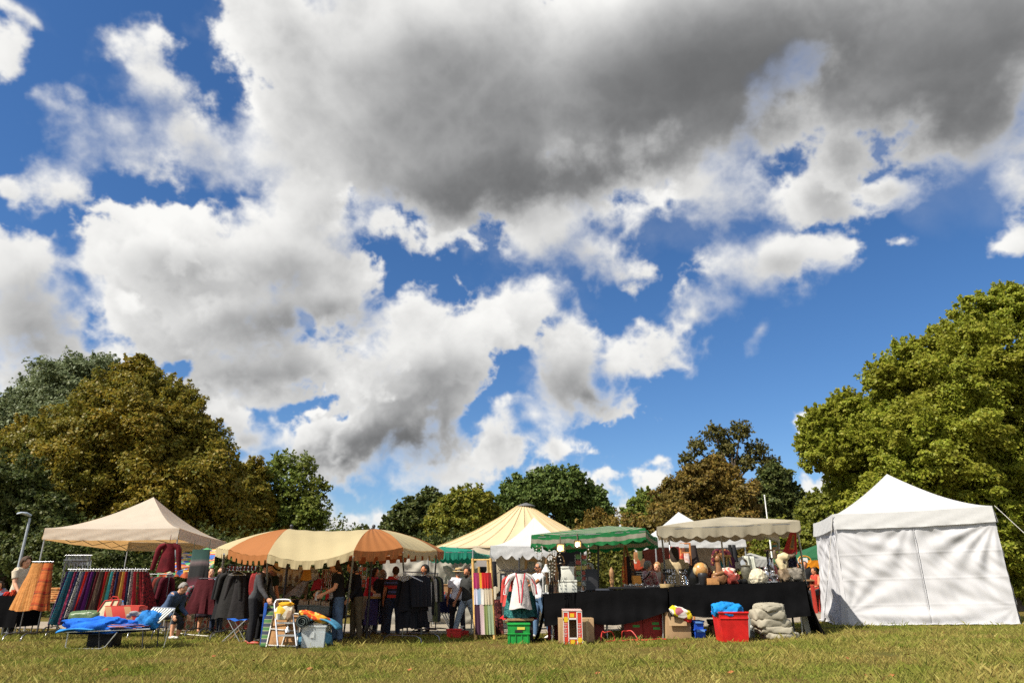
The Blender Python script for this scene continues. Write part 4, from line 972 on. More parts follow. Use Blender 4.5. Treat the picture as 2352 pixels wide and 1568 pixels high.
# flat canopies with scalloped edges on poles: striped green one and weathered beige one
def flat_canopy(name, label, fl, fr, bl, br, apex, mats, vh, ns, scallop, bands, stripes_n=0, seed=0):
    c = (fl + fr + bl + br) / 4; t = thing(name, label, "canopy", V(c.x, c.y, gz(c.x, c.y)))
    mb = MB(); cs = [fl, fr, br, bl]
    for k in range(4):
        a, b = cs[k], cs[(k + 1) % 4]; nv = 14
        for j in range(nv):
            mb.m = (j % 2 if stripes_n else 0)
            def fn(u, v, a=a, b=b, j=j, k=k):
                vv = (j + v) / nv; e = a.lerp(b, u); x = e.lerp(apex, vv); x.z += -.05 * 4 * u * (1 - u) * (1 - vv) + .012 * math.sin(u * 19 + k * 2 + vv * 4) * (1 - vv); return x
            mb.sheet(fn, 24, 1)
    mb.build("roof", mats, t); vb = MB()
    for k in range(4):
        a, b = cs[k], cs[(k + 1) % 4]; n_s = max(2, int(ns * (b - a).length / (fr - fl).length)); n = V(b.y - a.y, -(b.x - a.x), 0).normalized()
        for bd in range(bands):
            vb.m = bd % 2
            def fv(u, v, a=a, b=b, bd=bd):
                vv = (bd + v) / bands; e = a.lerp(b, u); e.z -= .05 * 4 * u * (1 - u)
                hh = vh - (scallop * (1 - abs(math.sin(math.pi * n_s * u))) if bd == bands - 1 else 0) * v
                hh = vh * vv - (scallop * (1 - abs(math.sin(math.pi * n_s * u))) * v if bd == bands - 1 else 0)
                return e + n * (.012 + wob(u * 3 + k, .03 * vv, seed + k)) + V(0, 0, -hh + wob(u * 2.2 + k, .02, seed))
            vb.sheet(fv, 72, 2 if bands > 1 else 6)
    vb.build("valance", mats, t)
    mb = MB()
    for k in range(4): mb.tube([cs[k] - V(0, 0, .05), apex - V(0, 0, .08)], .014, 6); mb.tube([cs[k] - V(0, 0, .06), cs[(k + 1) % 4] - V(0, 0, .06)], .014, 6)
    mb.build("frame", metal("tent_frame", (.2, .2, .2)), t)
    return t
FL = at(1221, 1228, 16.0); FR = at(1482, 1213, 15.5); BR = at(1509, 1234, 17.9); BL = FL + V(.35, 2.3, .02)
ap = at(1398, 1207, 16.9)
ST = flat_canopy("market_canopy", "green and off-white striped canopy with lit lamps under it, above the black table", FL, FR, BL, BR, ap, [GREENSTR, OFFW], .28, 9, .06, 3, 1, 2)
g = V(at(1368, 1300, 16.9).x, 16.9, 0); g.z = gz(g.x, g.y); mb = MB(); mb.tube([g, ap - V(.25, 0, .05)], .024, 8); mb.build("pole", IRON, ST)
FL = at(1509, 1209, 15.5); FR = at(1836, 1195, 15.2); BL = at(1535, 1221, 17.7); BR = at(1815, 1211, 17.5); ap = at(1665, 1186, 16.4)
BC = flat_canopy("market_canopy", "weathered beige canopy with a scalloped dark-piped edge, above the curio table", FL, FR, BL, BR, ap, [BEIGE_C], .24, 11, .06, 1, 0, 6)
for (p0, p1) in ((G(1540, 1450), FL + V(.1, .05, -.05)), (G(1868, 1447), FR + V(-.05, .05, -.05)), (V(at(1664, 1300, 15.9).x, 15.9, gz(5, 0)), ap - V(.05, -.3, .1)), (V(at(1777, 1300, 16.6).x, 16.6, gz(5.6, 0)), BR - V(.3, 0, .05)), (V(at(1545, 1300, 16.8).x, 16.8, gz(3.7, 0)), BL - V(0, 0, .05))):
    mb = MB(); mb.tube([p0, p1], .020, 8); mb.build("pole", POLE, BC)
p0 = G(1540, 1450); mb = MB(); mb.box(p0 + V(.02, 0, .19), (.11, .11, .38)); single(mb, "pole_weight", mat("concrete", (.30, .29, .27), .9, .2, 14, .3, 60), "tall grey concrete block weighing down the beige canopy's front left pole", "weight", bevel=.008)
# piping along the beige scallops
# teal canopy over the book stall
FL = at(985, 1262, 19.6); FR = at(1086, 1263, 19.6); FL.z = FR.z = (FL.z + FR.z) / 2; BR = at(1127, 1272, 23.2); BR.z = FR.z; BL = FL + V(-.2, 3.6, 0); ap = at(1015, 1254, 21.2)
TC = flat_canopy("market_canopy", "teal green canopy with a white-edged crenellated valance, over the book stall", FL, FR, BL, BR, ap, [GREEN_T], .22, 8, .05, 1, 0, 4)
for c in (FL, FR, BR, BL): mb = MB(); mb.tube([V(c.x, c.y, gz(c.x, c.y)), c], .02, 6); mb.build("pole", POLE, TC)
mb = MB(); wall(mb, at(880, 1282, 23.4), at(1108, 1282, 23.4), .0, .0, 21, 1.6, 70, 40, 0); mb.build("back_wall", TARP_GREY, TC)
# far green canopies
FL = at(1330, 1266, 29); FR = at(1430, 1266, 29); FL.z = FR.z; BL = FL + V(0, 3, 0); BR = FR + V(0, 3, 0); ap = at(1385, 1240, 30.5)
t_ = popup("popup_tent", "plain green pop-up roof behind the clipped hedge", [FL, FR, BR, BL], ap, GREEN_T, .28, p=1.2)
y0 = 26; FL = at(1838, 1281, y0); FR = at(1935, 1278, y0); FL.z = FR.z; BL = FL + V(0, 3, 0); BR = FR + V(0, 3, 0); ap = at(1890, 1245, y0 + 1.5)
GT = popup("popup_tent", "green pop-up roof with an orange valance, half hidden by the big white tent", [FL, FR, BR, BL], ap, GREEN_D, .10, p=1.2)
mb = MB(); valance(mb, FL + V(0, -.02, -.09), FR + V(0, -.02, -.09), .30, .08, 6, .02); mb.build("banner", cloth("orange_banner", (.62, .22, .012), .2), GT)
# patchwork canopy
pm = printed("patchwork", (.10, .20, .12), [(.45, .10, .04), (.05, .12, .35), (.10, .30, .12), (.55, .30, .06), (.45, .40, .28), (.05, .05, .06)], 7.5, 1.6)
PC_ = thing("patchwork_canopy", "sloping canopy of multicoloured patchwork cloth on orange wooden posts, behind the cream pop-up tent", "canopy", G(430, 1432))
a, b = at(362, 1312, 19.4), at(492, 1290, 19.4); c, d = at(366, 1312, 21.2) + V(0, 0, .42), at(492, 1290, 21.2) + V(0, 0, .42)
mb = MB(); mb.sheet(lambda u, v: a.lerp(b, u).lerp(c.lerp(d, u), v) - V(0, 0, .10 * 4 * u * (1 - u) * (1 - v) + .04 * math.sin(u * 14)), 30, 12); mb.sheet(lambda u, v: a.lerp(b, u) - V(0, .02 * math.sin(u * 40), .10 * 4 * u * (1 - u) + .04 * math.sin(u * 14) + .16 * v), 40, 3); mb.build("roof", pm, PC_)
ow = mat("orange_wood", (.40, .15, .04), .6, .2, 10)
for px in (436, 446, 398, 486):
    mb = MB(); g = G(px - (8 if px > 430 else 0), 1431 if px > 440 else 1428); tp = at(px, 1296, g.y); mb.tube([g, V(tp.x, tp.y, tp.z)], .035, 6); mb.build("post", ow, PC_)
mb = MB(); mb.tube([at(372, 1312, 19.5), at(445, 1299, 19.5)], .03, 6); mb.tube([at(412, 1325, 19.5), at(440, 1300, 19.5)], .025, 6); mb.build("rail", ow, PC_)
# lamp post and flagpole
g = V(at(36, 1330, 27).x, 27, 0); mb = MB(); tp = at(69, 1189, 27); LP = thing("street_lamp", "grey street lamp with a curved flat head at the far left", "street lamp", V(tp.x, 27, 0))
mb.tube([V(tp.x, 27, 0), V(tp.x, 27, 1.2), tp], [.075, .06, .04], 10); mb.build("pole", metal("lamp_pole", (.34, .37, .40), .5, .3), LP)
a, b = at(39, 1179, 26.6), at(71, 1184, 27); mb = MB(); mb.tube([a, a.lerp(b, .25) + V(0, 0, .05), a.lerp(b, .6) + V(0, 0, .05), b], [(.03, .05), (.04, .14), (.06, .15), (.05, .06)], 12, side=(0, 0, 1)); mb.build("lamp_head", metal("lamp_head", (.42, .47, .53), .4, .3), LP)
tp = at(1756, 1138, 27); mb = MB(); mb.tube([V(tp.x, 27, .2), tp], [.045, .022], 8); mb.ball(tp, .035, 8); single(mb, "flagpole", mat("white_pole", (.66, .66, .64), .5), "thin bare white flagpole standing behind the beige canopy", "flagpole")
# ------------------------------------------------------------------ shared makers for goods
def garment(mb, top, side, w0, w1, ln, dep=.05, folds=7, seed=0, shift=(0, 0), n=30, nv=9, fold_a=.16, waist=None):
    """hanging cloth: a flat tube, narrow at the top and wider at the hem, pleated"""
    side = Vector(side).normalized(); out = V(-side.y, side.x, 0)
    def fn(u, v):
        a = 6.28318 * u; w = (w0 + (w1 - w0) * v) * .5
        if waist: w *= 1 - waist[1] * math.exp(-((v - waist[0]) / .14) ** 2)
        f = 1 + fold_a * v * math.sin(a * folds + seed) + .5 * fold_a * v * math.sin(a * folds * 2.3 + seed * 3 + v * 3)
        d = dep * (.5 + .8 * v)
        return Vector(top) + side * (w * math.cos(a) * f + shift[0] * v) + out * (d * math.sin(a) * f * 1.1 + shift[1] * v) - V(0, 0, ln * v + .02 * v * math.sin(a * 3 + seed))
    mb.sheet(fn, n, nv, close=True)
def top_garment(mb, c, side, w, ln, sleeve=.35, dep=.10, seed=0, flare=1.1):
    """a shirt, jacket or tunic on a hanger"""
    side = Vector(side).normalized(); c = Vector(c)
    garment(mb, c, side, w * .55, w * flare, ln, dep, 5, seed, fold_a=.08)
    for s in (-1, 1):
        a = c + side * (s * w * .20) - V(0, 0, .02); b = c + side * (s * w * .55) - V(0, 0, .14); d = b + side * (s * .07) - V(0, 0, sleeve)
        mb.tube([a, b.lerp(a, .25) + V(0, 0, .03), b, d], [(.05, .06), (.07, .075), (.065, .07), (.05, .06)], 10)
def hanger(mb, c, side, w=.36):
    side = Vector(side).normalized(); c = Vector(c)
    mb.tube([c + side * w * .5 - V(0, 0, .07), c + V(0, 0, .03), c - side * w * .5 - V(0, 0, .07)], .007, 5); mb.tube([c + V(0, 0, .03), c + V(0, 0, .08), c + side * .025 + V(0, 0, .10)], .004, 5)
RAIL = metal("rail_metal", (.20, .20, .21), .3, .9)
def rack(name, label, a, b, feet=.45, m=RAIL, group=None, legs=True, arch=True):
    """clothes rail between two uprights on arched feet"""
    a, b = Vector(a), Vector(b); c = (a + b) / 2; t = thing(name, label, "clothes rack", V(c.x, c.y, gz(c.x, c.y)), group)
    mb = MB(); mb.tube([a - (b - a).normalized() * .05, b + (b - a).normalized() * .05], .012, 8); mb.build("rail", m, t)
    d = (b - a); d.z = 0; d.normalize(); n = V(d.y, -d.x, 0)
    for p in (a, b):
        g = V(p.x, p.y, gz(p.x, p.y)); mb = MB(); mb.tube([g + V(0, 0, .12), p], .014, 8); mb.build("upright", m, t)
        mb = MB(); mb.tube([g + n * feet + V(0, 0, .005), g + n * (feet * .93) + V(0, 0, .10), g + n * feet * .7 + V(0, 0, .15), g - n * feet * .7 + V(0, 0, .15), g - n * feet * .93 + V(0, 0, .10), g - n * feet + V(0, 0, .005)], .014, 8); mb.build("foot", m, t)
    return t
def pers(c, x, yt, D, label, h=None, k=1.0, **kw):
    px, py = q(c, x, yt); p = at(px, py, D); g = gz(p.x, D)
    return person(label, V(p.x, D, g), (h or (p.z - g) / 1.0) * k, **kw)
def crate(name, label, cat, c, d, m, rz=0, group=None, rim=True, slots=0, lid=None, wall_=.015, taper=1.0):
    """open plastic crate or tub: walls, floor, rim, slots"""
    c = Vector(c); t = thing(name, label, cat, c, group); mb = MB(); rot = Euler((0, 0, rz)).to_matrix(); w, l, h = d
    def P_(x, y, z): return c + rot @ V(x, y, z)
    k0 = taper
    for (sx, sy) in ((1, 0), (-1, 0), (0, 1), (0, -1)):
        if sx: pts = [(sx * w / 2 * k0, -l / 2 * k0), (sx * (w / 2 * k0 - wall_ * sx * sx), -l / 2 * k0), (sx * (w / 2 * k0 - wall_), l / 2 * k0), (sx * w / 2 * k0, l / 2 * k0)]
        else: pts = [(-w / 2 * k0 + wall_, sy * l / 2 * k0), (w / 2 * k0 - wall_, sy * l / 2 * k0), (w / 2 * k0 - wall_, sy * (l / 2 * k0 - wall_)), (-w / 2 * k0 + wall_, sy * (l / 2 * k0 - wall_))]
        f = 1 / k0
        mb.hexa([P_(x, y, 0) for x, y in pts] + [P_(x * f, y * f, h) for x, y in pts])
    mb.box(P_(0, 0, .01), (w * k0 - .03, l * k0 - .03, .018), rz=rz); mb.build("box", m, t)
    if rim:
        mb = MB()
        for (x0, y0, x1, y1) in ((-1, -1, 1, -1), (1, -1, 1, 1), (1, 1, -1, 1), (-1, 1, -1, -1)):
            a, b = P_(x0 * (w / 2 + .008), y0 * (l / 2 + .008), h), P_(x1 * (w / 2 + .008), y1 * (l / 2 + .008), h); mb.tube([a, b], [(.016, .012)] * 2, 6, side=(0, 0, 1))
        mb.build("rim", m, t)
    if slots:
        for i in range(slots):
            for j in range(2):
                mb = MB(); mb.box(P_((i + .5 - slots / 2) * w / slots * .92, -l / 2 * (k0 + (1 - k0) * (.3 + .4 * j)) - .004, h * (.3 + .38 * j)), (w / slots * .70, .008, h * .22), rz=rz); mb.build("rib", m, t)
    return t
def rumple(mb, c, d, seed=0, amp=.25, nu=26, nv=14, rz=0.0, pw=.7):
    """a soft heap: bag, bundle, folded sheet"""
    rs = random.Random(seed); ph = [rs.random() * 6.28 for _ in range(8)]; c = Vector(c); rot = Euler((0, 0, rz)).to_matrix()
    def fn(u, v):
        a = 6.28318 * u; b = math.pi * (v - .5)
        x = math.copysign(abs(math.cos(a)) ** pw, math.cos(a)) * math.cos(b) ** pw; y = math.copysign(abs(math.sin(a)) ** pw, math.sin(a)) * math.cos(b) ** pw; z = math.copysign(abs(math.sin(b)) ** pw, math.sin(b))
        k = 1 + amp * (.4 * math.sin(3 * a + ph[0] + 3 * b) + .3 * math.sin(5 * a + ph[1] - 4 * b) + .25 * math.sin(9 * a + 7 * b + ph[2]) + .2 * math.sin(14 * a - 9 * b + ph[3]))
        return c + rot @ V(x * d[0] * .5 * k, y * d[1] * .5 * k, max(-d[2] * .5, z * d[2] * .5 * k))
    mb.sheet(fn, nu, nv, close=True)
def fold_stack(mb, c, d, n=4, rz=0, seed=0):
    rs = random.Random(seed)
    for i in range(n): mb.box(Vector(c) + V((rs.random() - .5) * d[0] * .12, (rs.random() - .5) * .02, d[2] * (i + .5) / n), (d[0] * (.85 + .2 * rs.random()), d[1], d[2] / n * .92), rz=rz + (rs.random() - .5) * .2)
ORD = ["first", "second", "third", "fourth", "fifth", "sixth", "seventh", "eighth", "ninth", "tenth", "eleventh", "twelfth", "thirteenth", "fourteenth", "fifteenth", "sixteenth", "seventeenth", "eighteenth", "nineteenth", "twentieth",
       "twenty-first", "twenty-second", "twenty-third", "twenty-fourth", "twenty-fifth", "twenty-sixth", "twenty-seventh", "twenty-eighth"]
# ------------------------------------------------------------------ the clothes stall under the cream tent
RA, RB = A(1, 672, 776, 17.75), A(2, 284, 797, 17.75); RB.z = RA.z
rack("clothes_rack", "long chrome rail of bright skirts under the cream pop-up tent", RA, RB, .42)
dk = lambda k, c: cloth("skirt_" + k, c)
SK = [("purple and grey plaid", plaid("pl_a", (.045, .02, .075), (.14, .12, .17), (.02, .012, .035), 5, 9)), ("turquoise and brown plaid", plaid("pl_b", (.03, .17, .23), (.16, .20, .20), (.05, .02, .02), 6, 13)), ("dark teal", dk('teal', (.01, .06, .085))),
      ("magenta printed", printed("pr_a", (.17, .012, .045), [(.30, .05, .10), (.08, .01, .03), (.22, .03, .06)], 26)), ("navy printed", printed("pr_b", (.010, .014, .05), [(.05, .06, .14), (.01, .01, .03)], 26)),
      ("black and white speckled", printed("pr_c", (.40, .38, .34), [(.02, .02, .02), (.05, .05, .05), (.01, .01, .01)], 38, .35)), ("grey-blue", dk('gb', (.05, .055, .10))), ("bright red", dk('red', (.50, .018, .012))), ("dark plum", dk('plum', (.045, .008, .04))),
      ("violet", dk('violet', (.10, .015, .12))), ("nearly black", dk('blk', (.012, .008, .014))), ("maroon", dk('mar', (.085, .010, .014))), ("brown striped", stripes("st_a", [(.12, .07, .04), (.03, .02, .02), (.20, .12, .07)], 14, 0)),
      ("dark brown", dk('db', (.03, .016, .014))), ("scarlet", dk('scar', (.38, .014, .014))), ("olive and rust", printed("pr_d", (.10, .075, .03), [(.16, .05, .02), (.05, .05, .02)], 26)), ("turquoise", dk('turq', (.05, .30, .30))),
      ("wine red printed", printed("pr_e", (.13, .012, .018), [(.28, .10, .05), (.05, .01, .01)], 28)), ("navy", dk('navy', (.012, .016, .055))), ("russet", dk('rus', (.17, .045, .018))), ("mustard yellow", dk('must', (.46, .27, .05))), ("crimson", dk('crim', (.28, .012, .022))),
      ("midnight blue", dk('mid', (.010, .010, .03))), ("grey flecked", printed("pr_f", (.20, .19, .17), [(.05, .05, .05), (.3, .28, .25)], 34)), ("cherry red", dk('cher', (.36, .02, .03))), ("green and red printed", printed("pr_g", (.05, .06, .025), [(.25, .03, .02), (.12, .10, .03)], 30)),
      ("deep red", dk('deep', (.17, .010, .014))), ("red and black printed", printed("pr_h", (.20, .016, .018), [(.03, .01, .01), (.10, .01, .01)], 24))]
for i, (nm, m) in enumerate(SK):
    f = (i + .4) / len(SK); c = RA.lerp(RB, f); sh_ = -.07 + .20 * f + .16 * f ** 4; ln = 1.20 if i < 4 else (1.12 + .06 * math.sin(i * 2.1) if i < 24 else 1.0)
    mb = MB(); garment(mb, c - V(0, .02, .05), (.42, .9, 0), .18, .40 + .06 * math.sin(i * 1.7), ln, .036, 6, i * 1.3, (0, 0)); o = Vector((sh_, 0, 0))
    mb.v = [(x + o.x * max(0, (c.z - z)) / ln, y, z) for x, y, z in mb.v]
    th = thing("skirt", f"{nm} skirt on the long front rail, {ORD[i]} from the left", "skirt", c - V(0, 0, ln + .05), "skirts on the long chrome rail")
    mb.build("cloth", m, th); mb = MB(); mb.box(c - V(0, 0, .035), (.016, .05, .04)); mb.tube([c - V(0, 0, .02), c + V(0, 0, .03), c + V(.012, 0, .03)], .004, 5); mb.build("clip_hanger", CHROME, th)
a, b = A(2, 285, 822, 19.2), A(2, 500, 822, 19.2); b.z = a.z
rack("clothes_rack", "short rail of dark clothes behind the seated person", a, b, .35)
for i, (nm, c) in enumerate([("black", (.012, .010, .012)), ("dark green", (.02, .035, .022)), ("dark red", (.085, .010, .012)), ("charcoal", (.025, .024, .026)), ("rust red", (.14, .022, .014)), ("blackish brown", (.02, .012, .010)), ("burgundy", (.07, .006, .012))]):
    p = a.lerp(b, (i + .5) / 7); mb = MB(); top_garment(mb, p - V(0, 0, .08), (.5, .86, 0), .30, .95, .4, .05, i); single(mb, "dress", cloth("dd_%d" % i, c), f"{nm} garment hung behind the seated person, {ORD[i]} from the left", "garment", "dark clothes on the short rail")
# the two orange dresses on their own stand
a, b = A(1, 335, 702, 16.9), A(1, 500, 702, 16.9); b.z = a.z
rack("clothes_rack", "small chrome dress stand at the far left, by the cream tent's front pole", a, b, .5)
c = A(1, 372, 716, 16.75); bt = A(1, 285, 1170, 16.75); mb = MB(); garment(mb, c, (1, .1, 0), .28, .80, c.z - bt.z, .12, 9, 1, (bt.x - c.x, 0), 60, 14, .10, waist=(.22, .1))
crk = stripes("crinkled_orange", [(.50, .20, .045), (.42, .15, .03), (.55, .25, .07)], 34, 0, bump=.6); single(mb, "dress", crk, "long crinkled orange strapless dress flaring to the left, at the far left", "dress")
c = A(1, 470, 716, 16.7); bt = A(1, 484, 1168, 16.7); mb = MB(); garment(mb, c, (1, .1, 0), .20, .40, c.z - bt.z, .10, 6, 4, (0, 0), 40, 12, .12)
single(mb, "dress", plaid("orange_plaid", (.42, .11, .03), (.30, .022, .012), (.04, .02, .02), 3, 4), "red and orange checked dress hanging right of the plain orange dress", "dress")
c = A(1, 560, 1085, 18.9); tb_ = thing("display_table", "small dark table with a heap of orange cloth, left of the skirts", "table", V(c.x, c.y, 0))
mb = MB(); mb.box(V(c.x, c.y, c.z - .015), (.55, .5, .03)); mb.build("tabletop", WOOD, tb_)
for sx in (-1, 1):
    for sy in (-1, 1): mb = MB(); mb.box(V(c.x + sx * .24, c.y + sy * .21, (c.z - .03) / 2), (.03, .03, c.z - .03)); mb.build("leg", IRON, tb_)
mb = MB(); fold_stack(mb, c, (.34, .3, .34), 6, 0, 3); single(mb, "folded_cloths", printed("orange_folds", (.45, .20, .07), [(.55, .33, .15), (.35, .10, .03)], 20), "pile of folded orange cloths beside the first plaid skirt", "cloths", bevel=.02)
# hanger carousel
a, b = A(1, 645, 640, 19.3), A(1, 872, 650, 19.3); b.z = a.z
t = rack("clothes_rack", "chrome rail hung with empty clip hangers, above the front skirt rail", a, b, .35)
for i in range(18):
    mb = MB(); p = a.lerp(b, (i + .5) / 18); mb.tube([p, p - V(0, 0, .10)], .005, 4); mb.box(p - V(0, 0, .12), (.012, .22, .03)); mb.tube([p - V(0, .09, .13), p - V(.02, .09, .24 + .1 * (i % 3))], .008, 4); mb.tube([p - V(0, -.09, .13), p - V(-.02, -.09, .26 + .08 * (i % 2))], .008, 4); mb.build("clip_hanger", CHROME, t)
# hanging garments under the cream tent
c = A(2, 500, 528, 16.9); mb = MB(); top_garment(mb, c, (1, .25, 0), .40, .64, .46, .07, 2, 1.0); mb.tube([c + V(0, 0, .02), c + V(0, 0, .2)], .006, 5); single(mb, "velvet_coat", cloth("velvet_red", (.10, .008, .012), vary=.5), "dark red velvet coat hanging from the cream tent's front right corner", "coat")
c = A(2, 805, 585, 18.6); mb = MB(); garment(mb, c, (1, 0, 0), .46, .52, 1.05, .06, 5, 2, n=40); mb.tube([c + V(-.2, 0, -.02), c + V(-.2, 0, .25)], .006, 5); mb.tube([c + V(.2, 0, -.02), c + V(.2, 0, .25)], .006, 5)
t_ = NT("black_green_top"); z_ = t_.sep(t_.coord('UV'))[1]; t_.base(t_.ramp(z_, [(0, (.012, .045, .035)), (.22, (.02, .06, .05)), (.30, (.14, .10, .10)), (.40, (.012, .012, .012)), (.62, (.010, .010, .010)), (.80, (.09, .008, .02)), (.9, (.010, .010, .010))])); t_.b.inputs['Roughness'].default_value = .9
single(mb, "embroidered_top", t_.m, "black and green embroidered top hanging by straps in front of the orange posts", "top")
c = A(2, 862, 862, 18.4); a_, b_ = A(2, 800, 862, 18.4), A(2, 925, 862, 18.4)
rack("clothes_rack", "low rail with a maroon full skirt, left of the umbrella canopy's left pole", a_, b_, .45, IRON)
mb = MB(); garment(mb, c - V(0, 0, .03), (1, 0, 0), .50, .86, A(2, 0, 860, 18.4).z - A(2, 0, 1190, 18.4).z, .16, 10, 3, n=60); single(mb, "full_skirt", cloth("maroon_skirt", (.055, .007, .010)), "full maroon skirt hung between the posts and the canopy's left pole", "skirt")
c = A(2, 770, 930, 18.6); mb = MB(); top_garment(mb, c, (1, .3, 0), .34, .40, .25, .06, 5); single(mb, "jacket", printed("greyjk", (.12, .12, .12), [(.3, .05, .08), (.2, .2, .2)], 16), "small grey and pink patterned jacket left of the full maroon skirt", "jacket")
# patterned drapes on the low tables behind
floral = printed("floral_drape", (.42, .36, .24), [(.42, .09, .06), (.35, .16, .10), (.20, .22, .12), (.50, .42, .30)], 11, .75)
def draped_table(name, label, fl, fr, dep, hem, m, cat="table", seed=0, legs=True, tilt=0.0, drop=(None, None), fold=.02, sag=.0):
    """table under a cloth: top, hanging front and sides; hem is the height the front cloth ends at"""
    fl, fr = Vector(fl), Vector(fr); c = (fl + fr) / 2; d = (fr - fl); d.z = 0; ln = d.length; d.normalize(); n = V(d.y, -d.x, 0); back = -n * dep
    t = thing(name, label, cat, V(c.x, c.y, gz(c.x, c.y)))
    mb = MB(); mb.sheet(lambda u, v: fl.lerp(fr, u) + back * v + V(0, 0, .006 * math.sin(u * 23 + v * 9)), 30, 6)
    def front(u, v):
        e = fl.lerp(fr, u); g = gz(e.x, e.y); h = hem(u) if callable(hem) else hem
        zb_ = max(g + .01, g + h); f = v * (.4 + .6 * v)
        o = fold * f * (math.sin(u * ln * 9 + seed) + .6 * math.sin(u * ln * 21 + seed * 2 + v)) + .03 * f
        o += sag * v * math.sin(v * 3.14 * 2.2 + 2.2 * math.sin(u * 5 + seed)) * .5
        return e + n * o + V(0, 0, (zb_ - e.z) * v)
    mb.sheet(front, 90, 14)
    for s_, p in ((0, fl), (1, fr)):
        dr = drop[s_]
        def sidef(u, v, p=p, s_=s_, dr=dr):
            e = p + back * u; g = gz(e.x, e.y); h = (hem(s_) if callable(hem) else hem) if dr is None else dr
            return e + d * ((1 if s_ else -1) * (.02 + (.20 if dr is not None else .03) * v * v + .02 * v * math.sin(u * 14 + seed))) + n * (.06 * v * (1 - u)) + V(0, 0, (g + h + .01 - e.z) * v)
        mb.sheet(sidef, 24, 12)
    mb.sheet(lambda u, v: fl.lerp(fr, u) + back - n * (.03 * v) + V(0, 0, -.4 * v), 20, 4)
    mb.build("cloth", m, t)
    if legs:
        for f in (.06, .5, .94):
            for bk in (.12, .88):
                p = fl.lerp(fr, f) + back * bk; g = gz(p.x, p.y); k = MB(); k.tube([V(p.x, p.y, g), V(p.x + .05, p.y, p.z - .03)], .016, 6); k.build("leg", POLE, t)
    return t
a, b = A(2, 682, 1062, 19.6), A(2, 786, 1062, 19.6); b.z = a.z; draped_table("draped_table", "low table with a red and cream floral drape beside the orange post", a, b, .7, .05, floral, seed=2)
a, b = A(2, 875, 1105, 20.2), A(2, 1290, 1105, 20.2); b.z = a.z; draped_table("draped_table", "long low table with a faded floral drape behind the black dresses", a, b, .8, .05, printed("floral_drape2", (.26, .22, .17), [(.30, .07, .05), (.20, .15, .10), (.30, .26, .20)], 8, .7), seed=4)
# far-left table
a, b = A(1, -60, 1034, 18.0), A(1, 208, 1038, 18.0); b.z = a.z
draped_table("draped_table", "table under a black cloth at the left edge of the picture", a, b, .8, .20, BLACKC, seed=1)
for i, (x, w, h, c, lb) in enumerate([(60, .12, .10, (.45, .03, .02), "red toy lying on the far left black table"), (120, .10, .14, (.50, .06, .02), "red and orange figure on the right end of the far left table"), (20, .12, .08, (.10, .12, .20), "blue-grey bundle at the left end of the far left table")]):
    p = A(1, x, 1034, 18.15); mb = MB(); rumple(mb, p + V(0, 0, h / 2), (w, .12, h), 5 + i, .3); single(mb, "table_goods", cloth("goods_%d" % i, c), lb, "goods")
jack = printed("child_jacket", (.20, .20, .24), [(.5, .05, .03), (.5, .35, .05), (.08, .10, .25)], 9, .8)
pers(1, 250, 645, 18.9, "man in a cream short-sleeved shirt with wavy brown hair, at the far left", yaw=78, shirt=cloth("cream_shirt", (.50, .43, .32)), trousers=cloth("dark_trousers", (.03, .03, .032)), hair='brown', hairstyle='big', arms=((18, 6, 25), (12, 6, 20)), head=(0, 14))
pers(1, 18, 880, 18.95, "dark-haired child in a patterned jacket behind the far left table", h=1.30, yaw=20, shirt=jack, sleeve='long', trousers=cloth("dark_trousers", (.03, .03, .032)), hair='dark', hairstyle='bob', arms=((35, 8, 40), (30, 8, 40)), head=(0, 25))
denim = cloth("denim", (.055, .085, .15), vary=.25); jeans = cloth("jeans", (.075, .12, .20), vary=.35); dkjeans = cloth("dark_jeans", (.022, .032, .06), vary=.3)
# seated person
sx = q(2, 425, 1200)[0]; g = at(sx, 1451, 17.1); st_ = thing("stool", "low dark stool under the seated person in denim", "stool", V(g.x, 17.1, 0)); mb = MB(); mb.box(V(g.x, 17.1, .44), (.36, .36, .04)); mb.build("seat", BLACKP, st_)
for k in range(4): mb = MB(); mb.tube([V(g.x + (.15 if k % 2 else -.15), 17.1 + (.15 if k > 1 else -.15), 0), V(g.x + (.13 if k % 2 else -.13), 17.1 + (.13 if k > 1 else -.13), .42)], .014, 6); mb.build("leg", IRON, st_)
person("grey-haired person in a denim shirt, seated and bent over their hands under the cream tent", V(g.x, 17.1, 0), 1.72, yaw=72, shirt=denim, sleeve='long', trousers=cloth("dark_shorts", (.03, .032, .04)), trouser_len=.72, hair='grey', lean=38, head=(0, 18), arms=((28, 8, 62), (28, 8, 62)), legs=((80, 6, 78), (62, 8, 74)), seat=.46, shoe='grey', face=True)
pers(2, 905, 752, 19.4, "woman with short fair hair and a pink scarf behind the full maroon skirt", yaw=35, shirt=cloth("pink_top", (.42, .12, .14)), skirt=cloth("dark_skirt", (.03, .022, .03)), hair='brown', arms=((15, 8, 30), (15, 8, 30)), shoe='brown')
pers(2, 1010, 747, 19.0, "man in a light blue shirt behind the canopy's left pole", yaw=-35, shirt=cloth("light_blue_shirt", (.25, .38, .50)), sleeve='long', trousers=dkjeans, hair='brown', arms=((10, 8, 25), (20, 8, 45)))
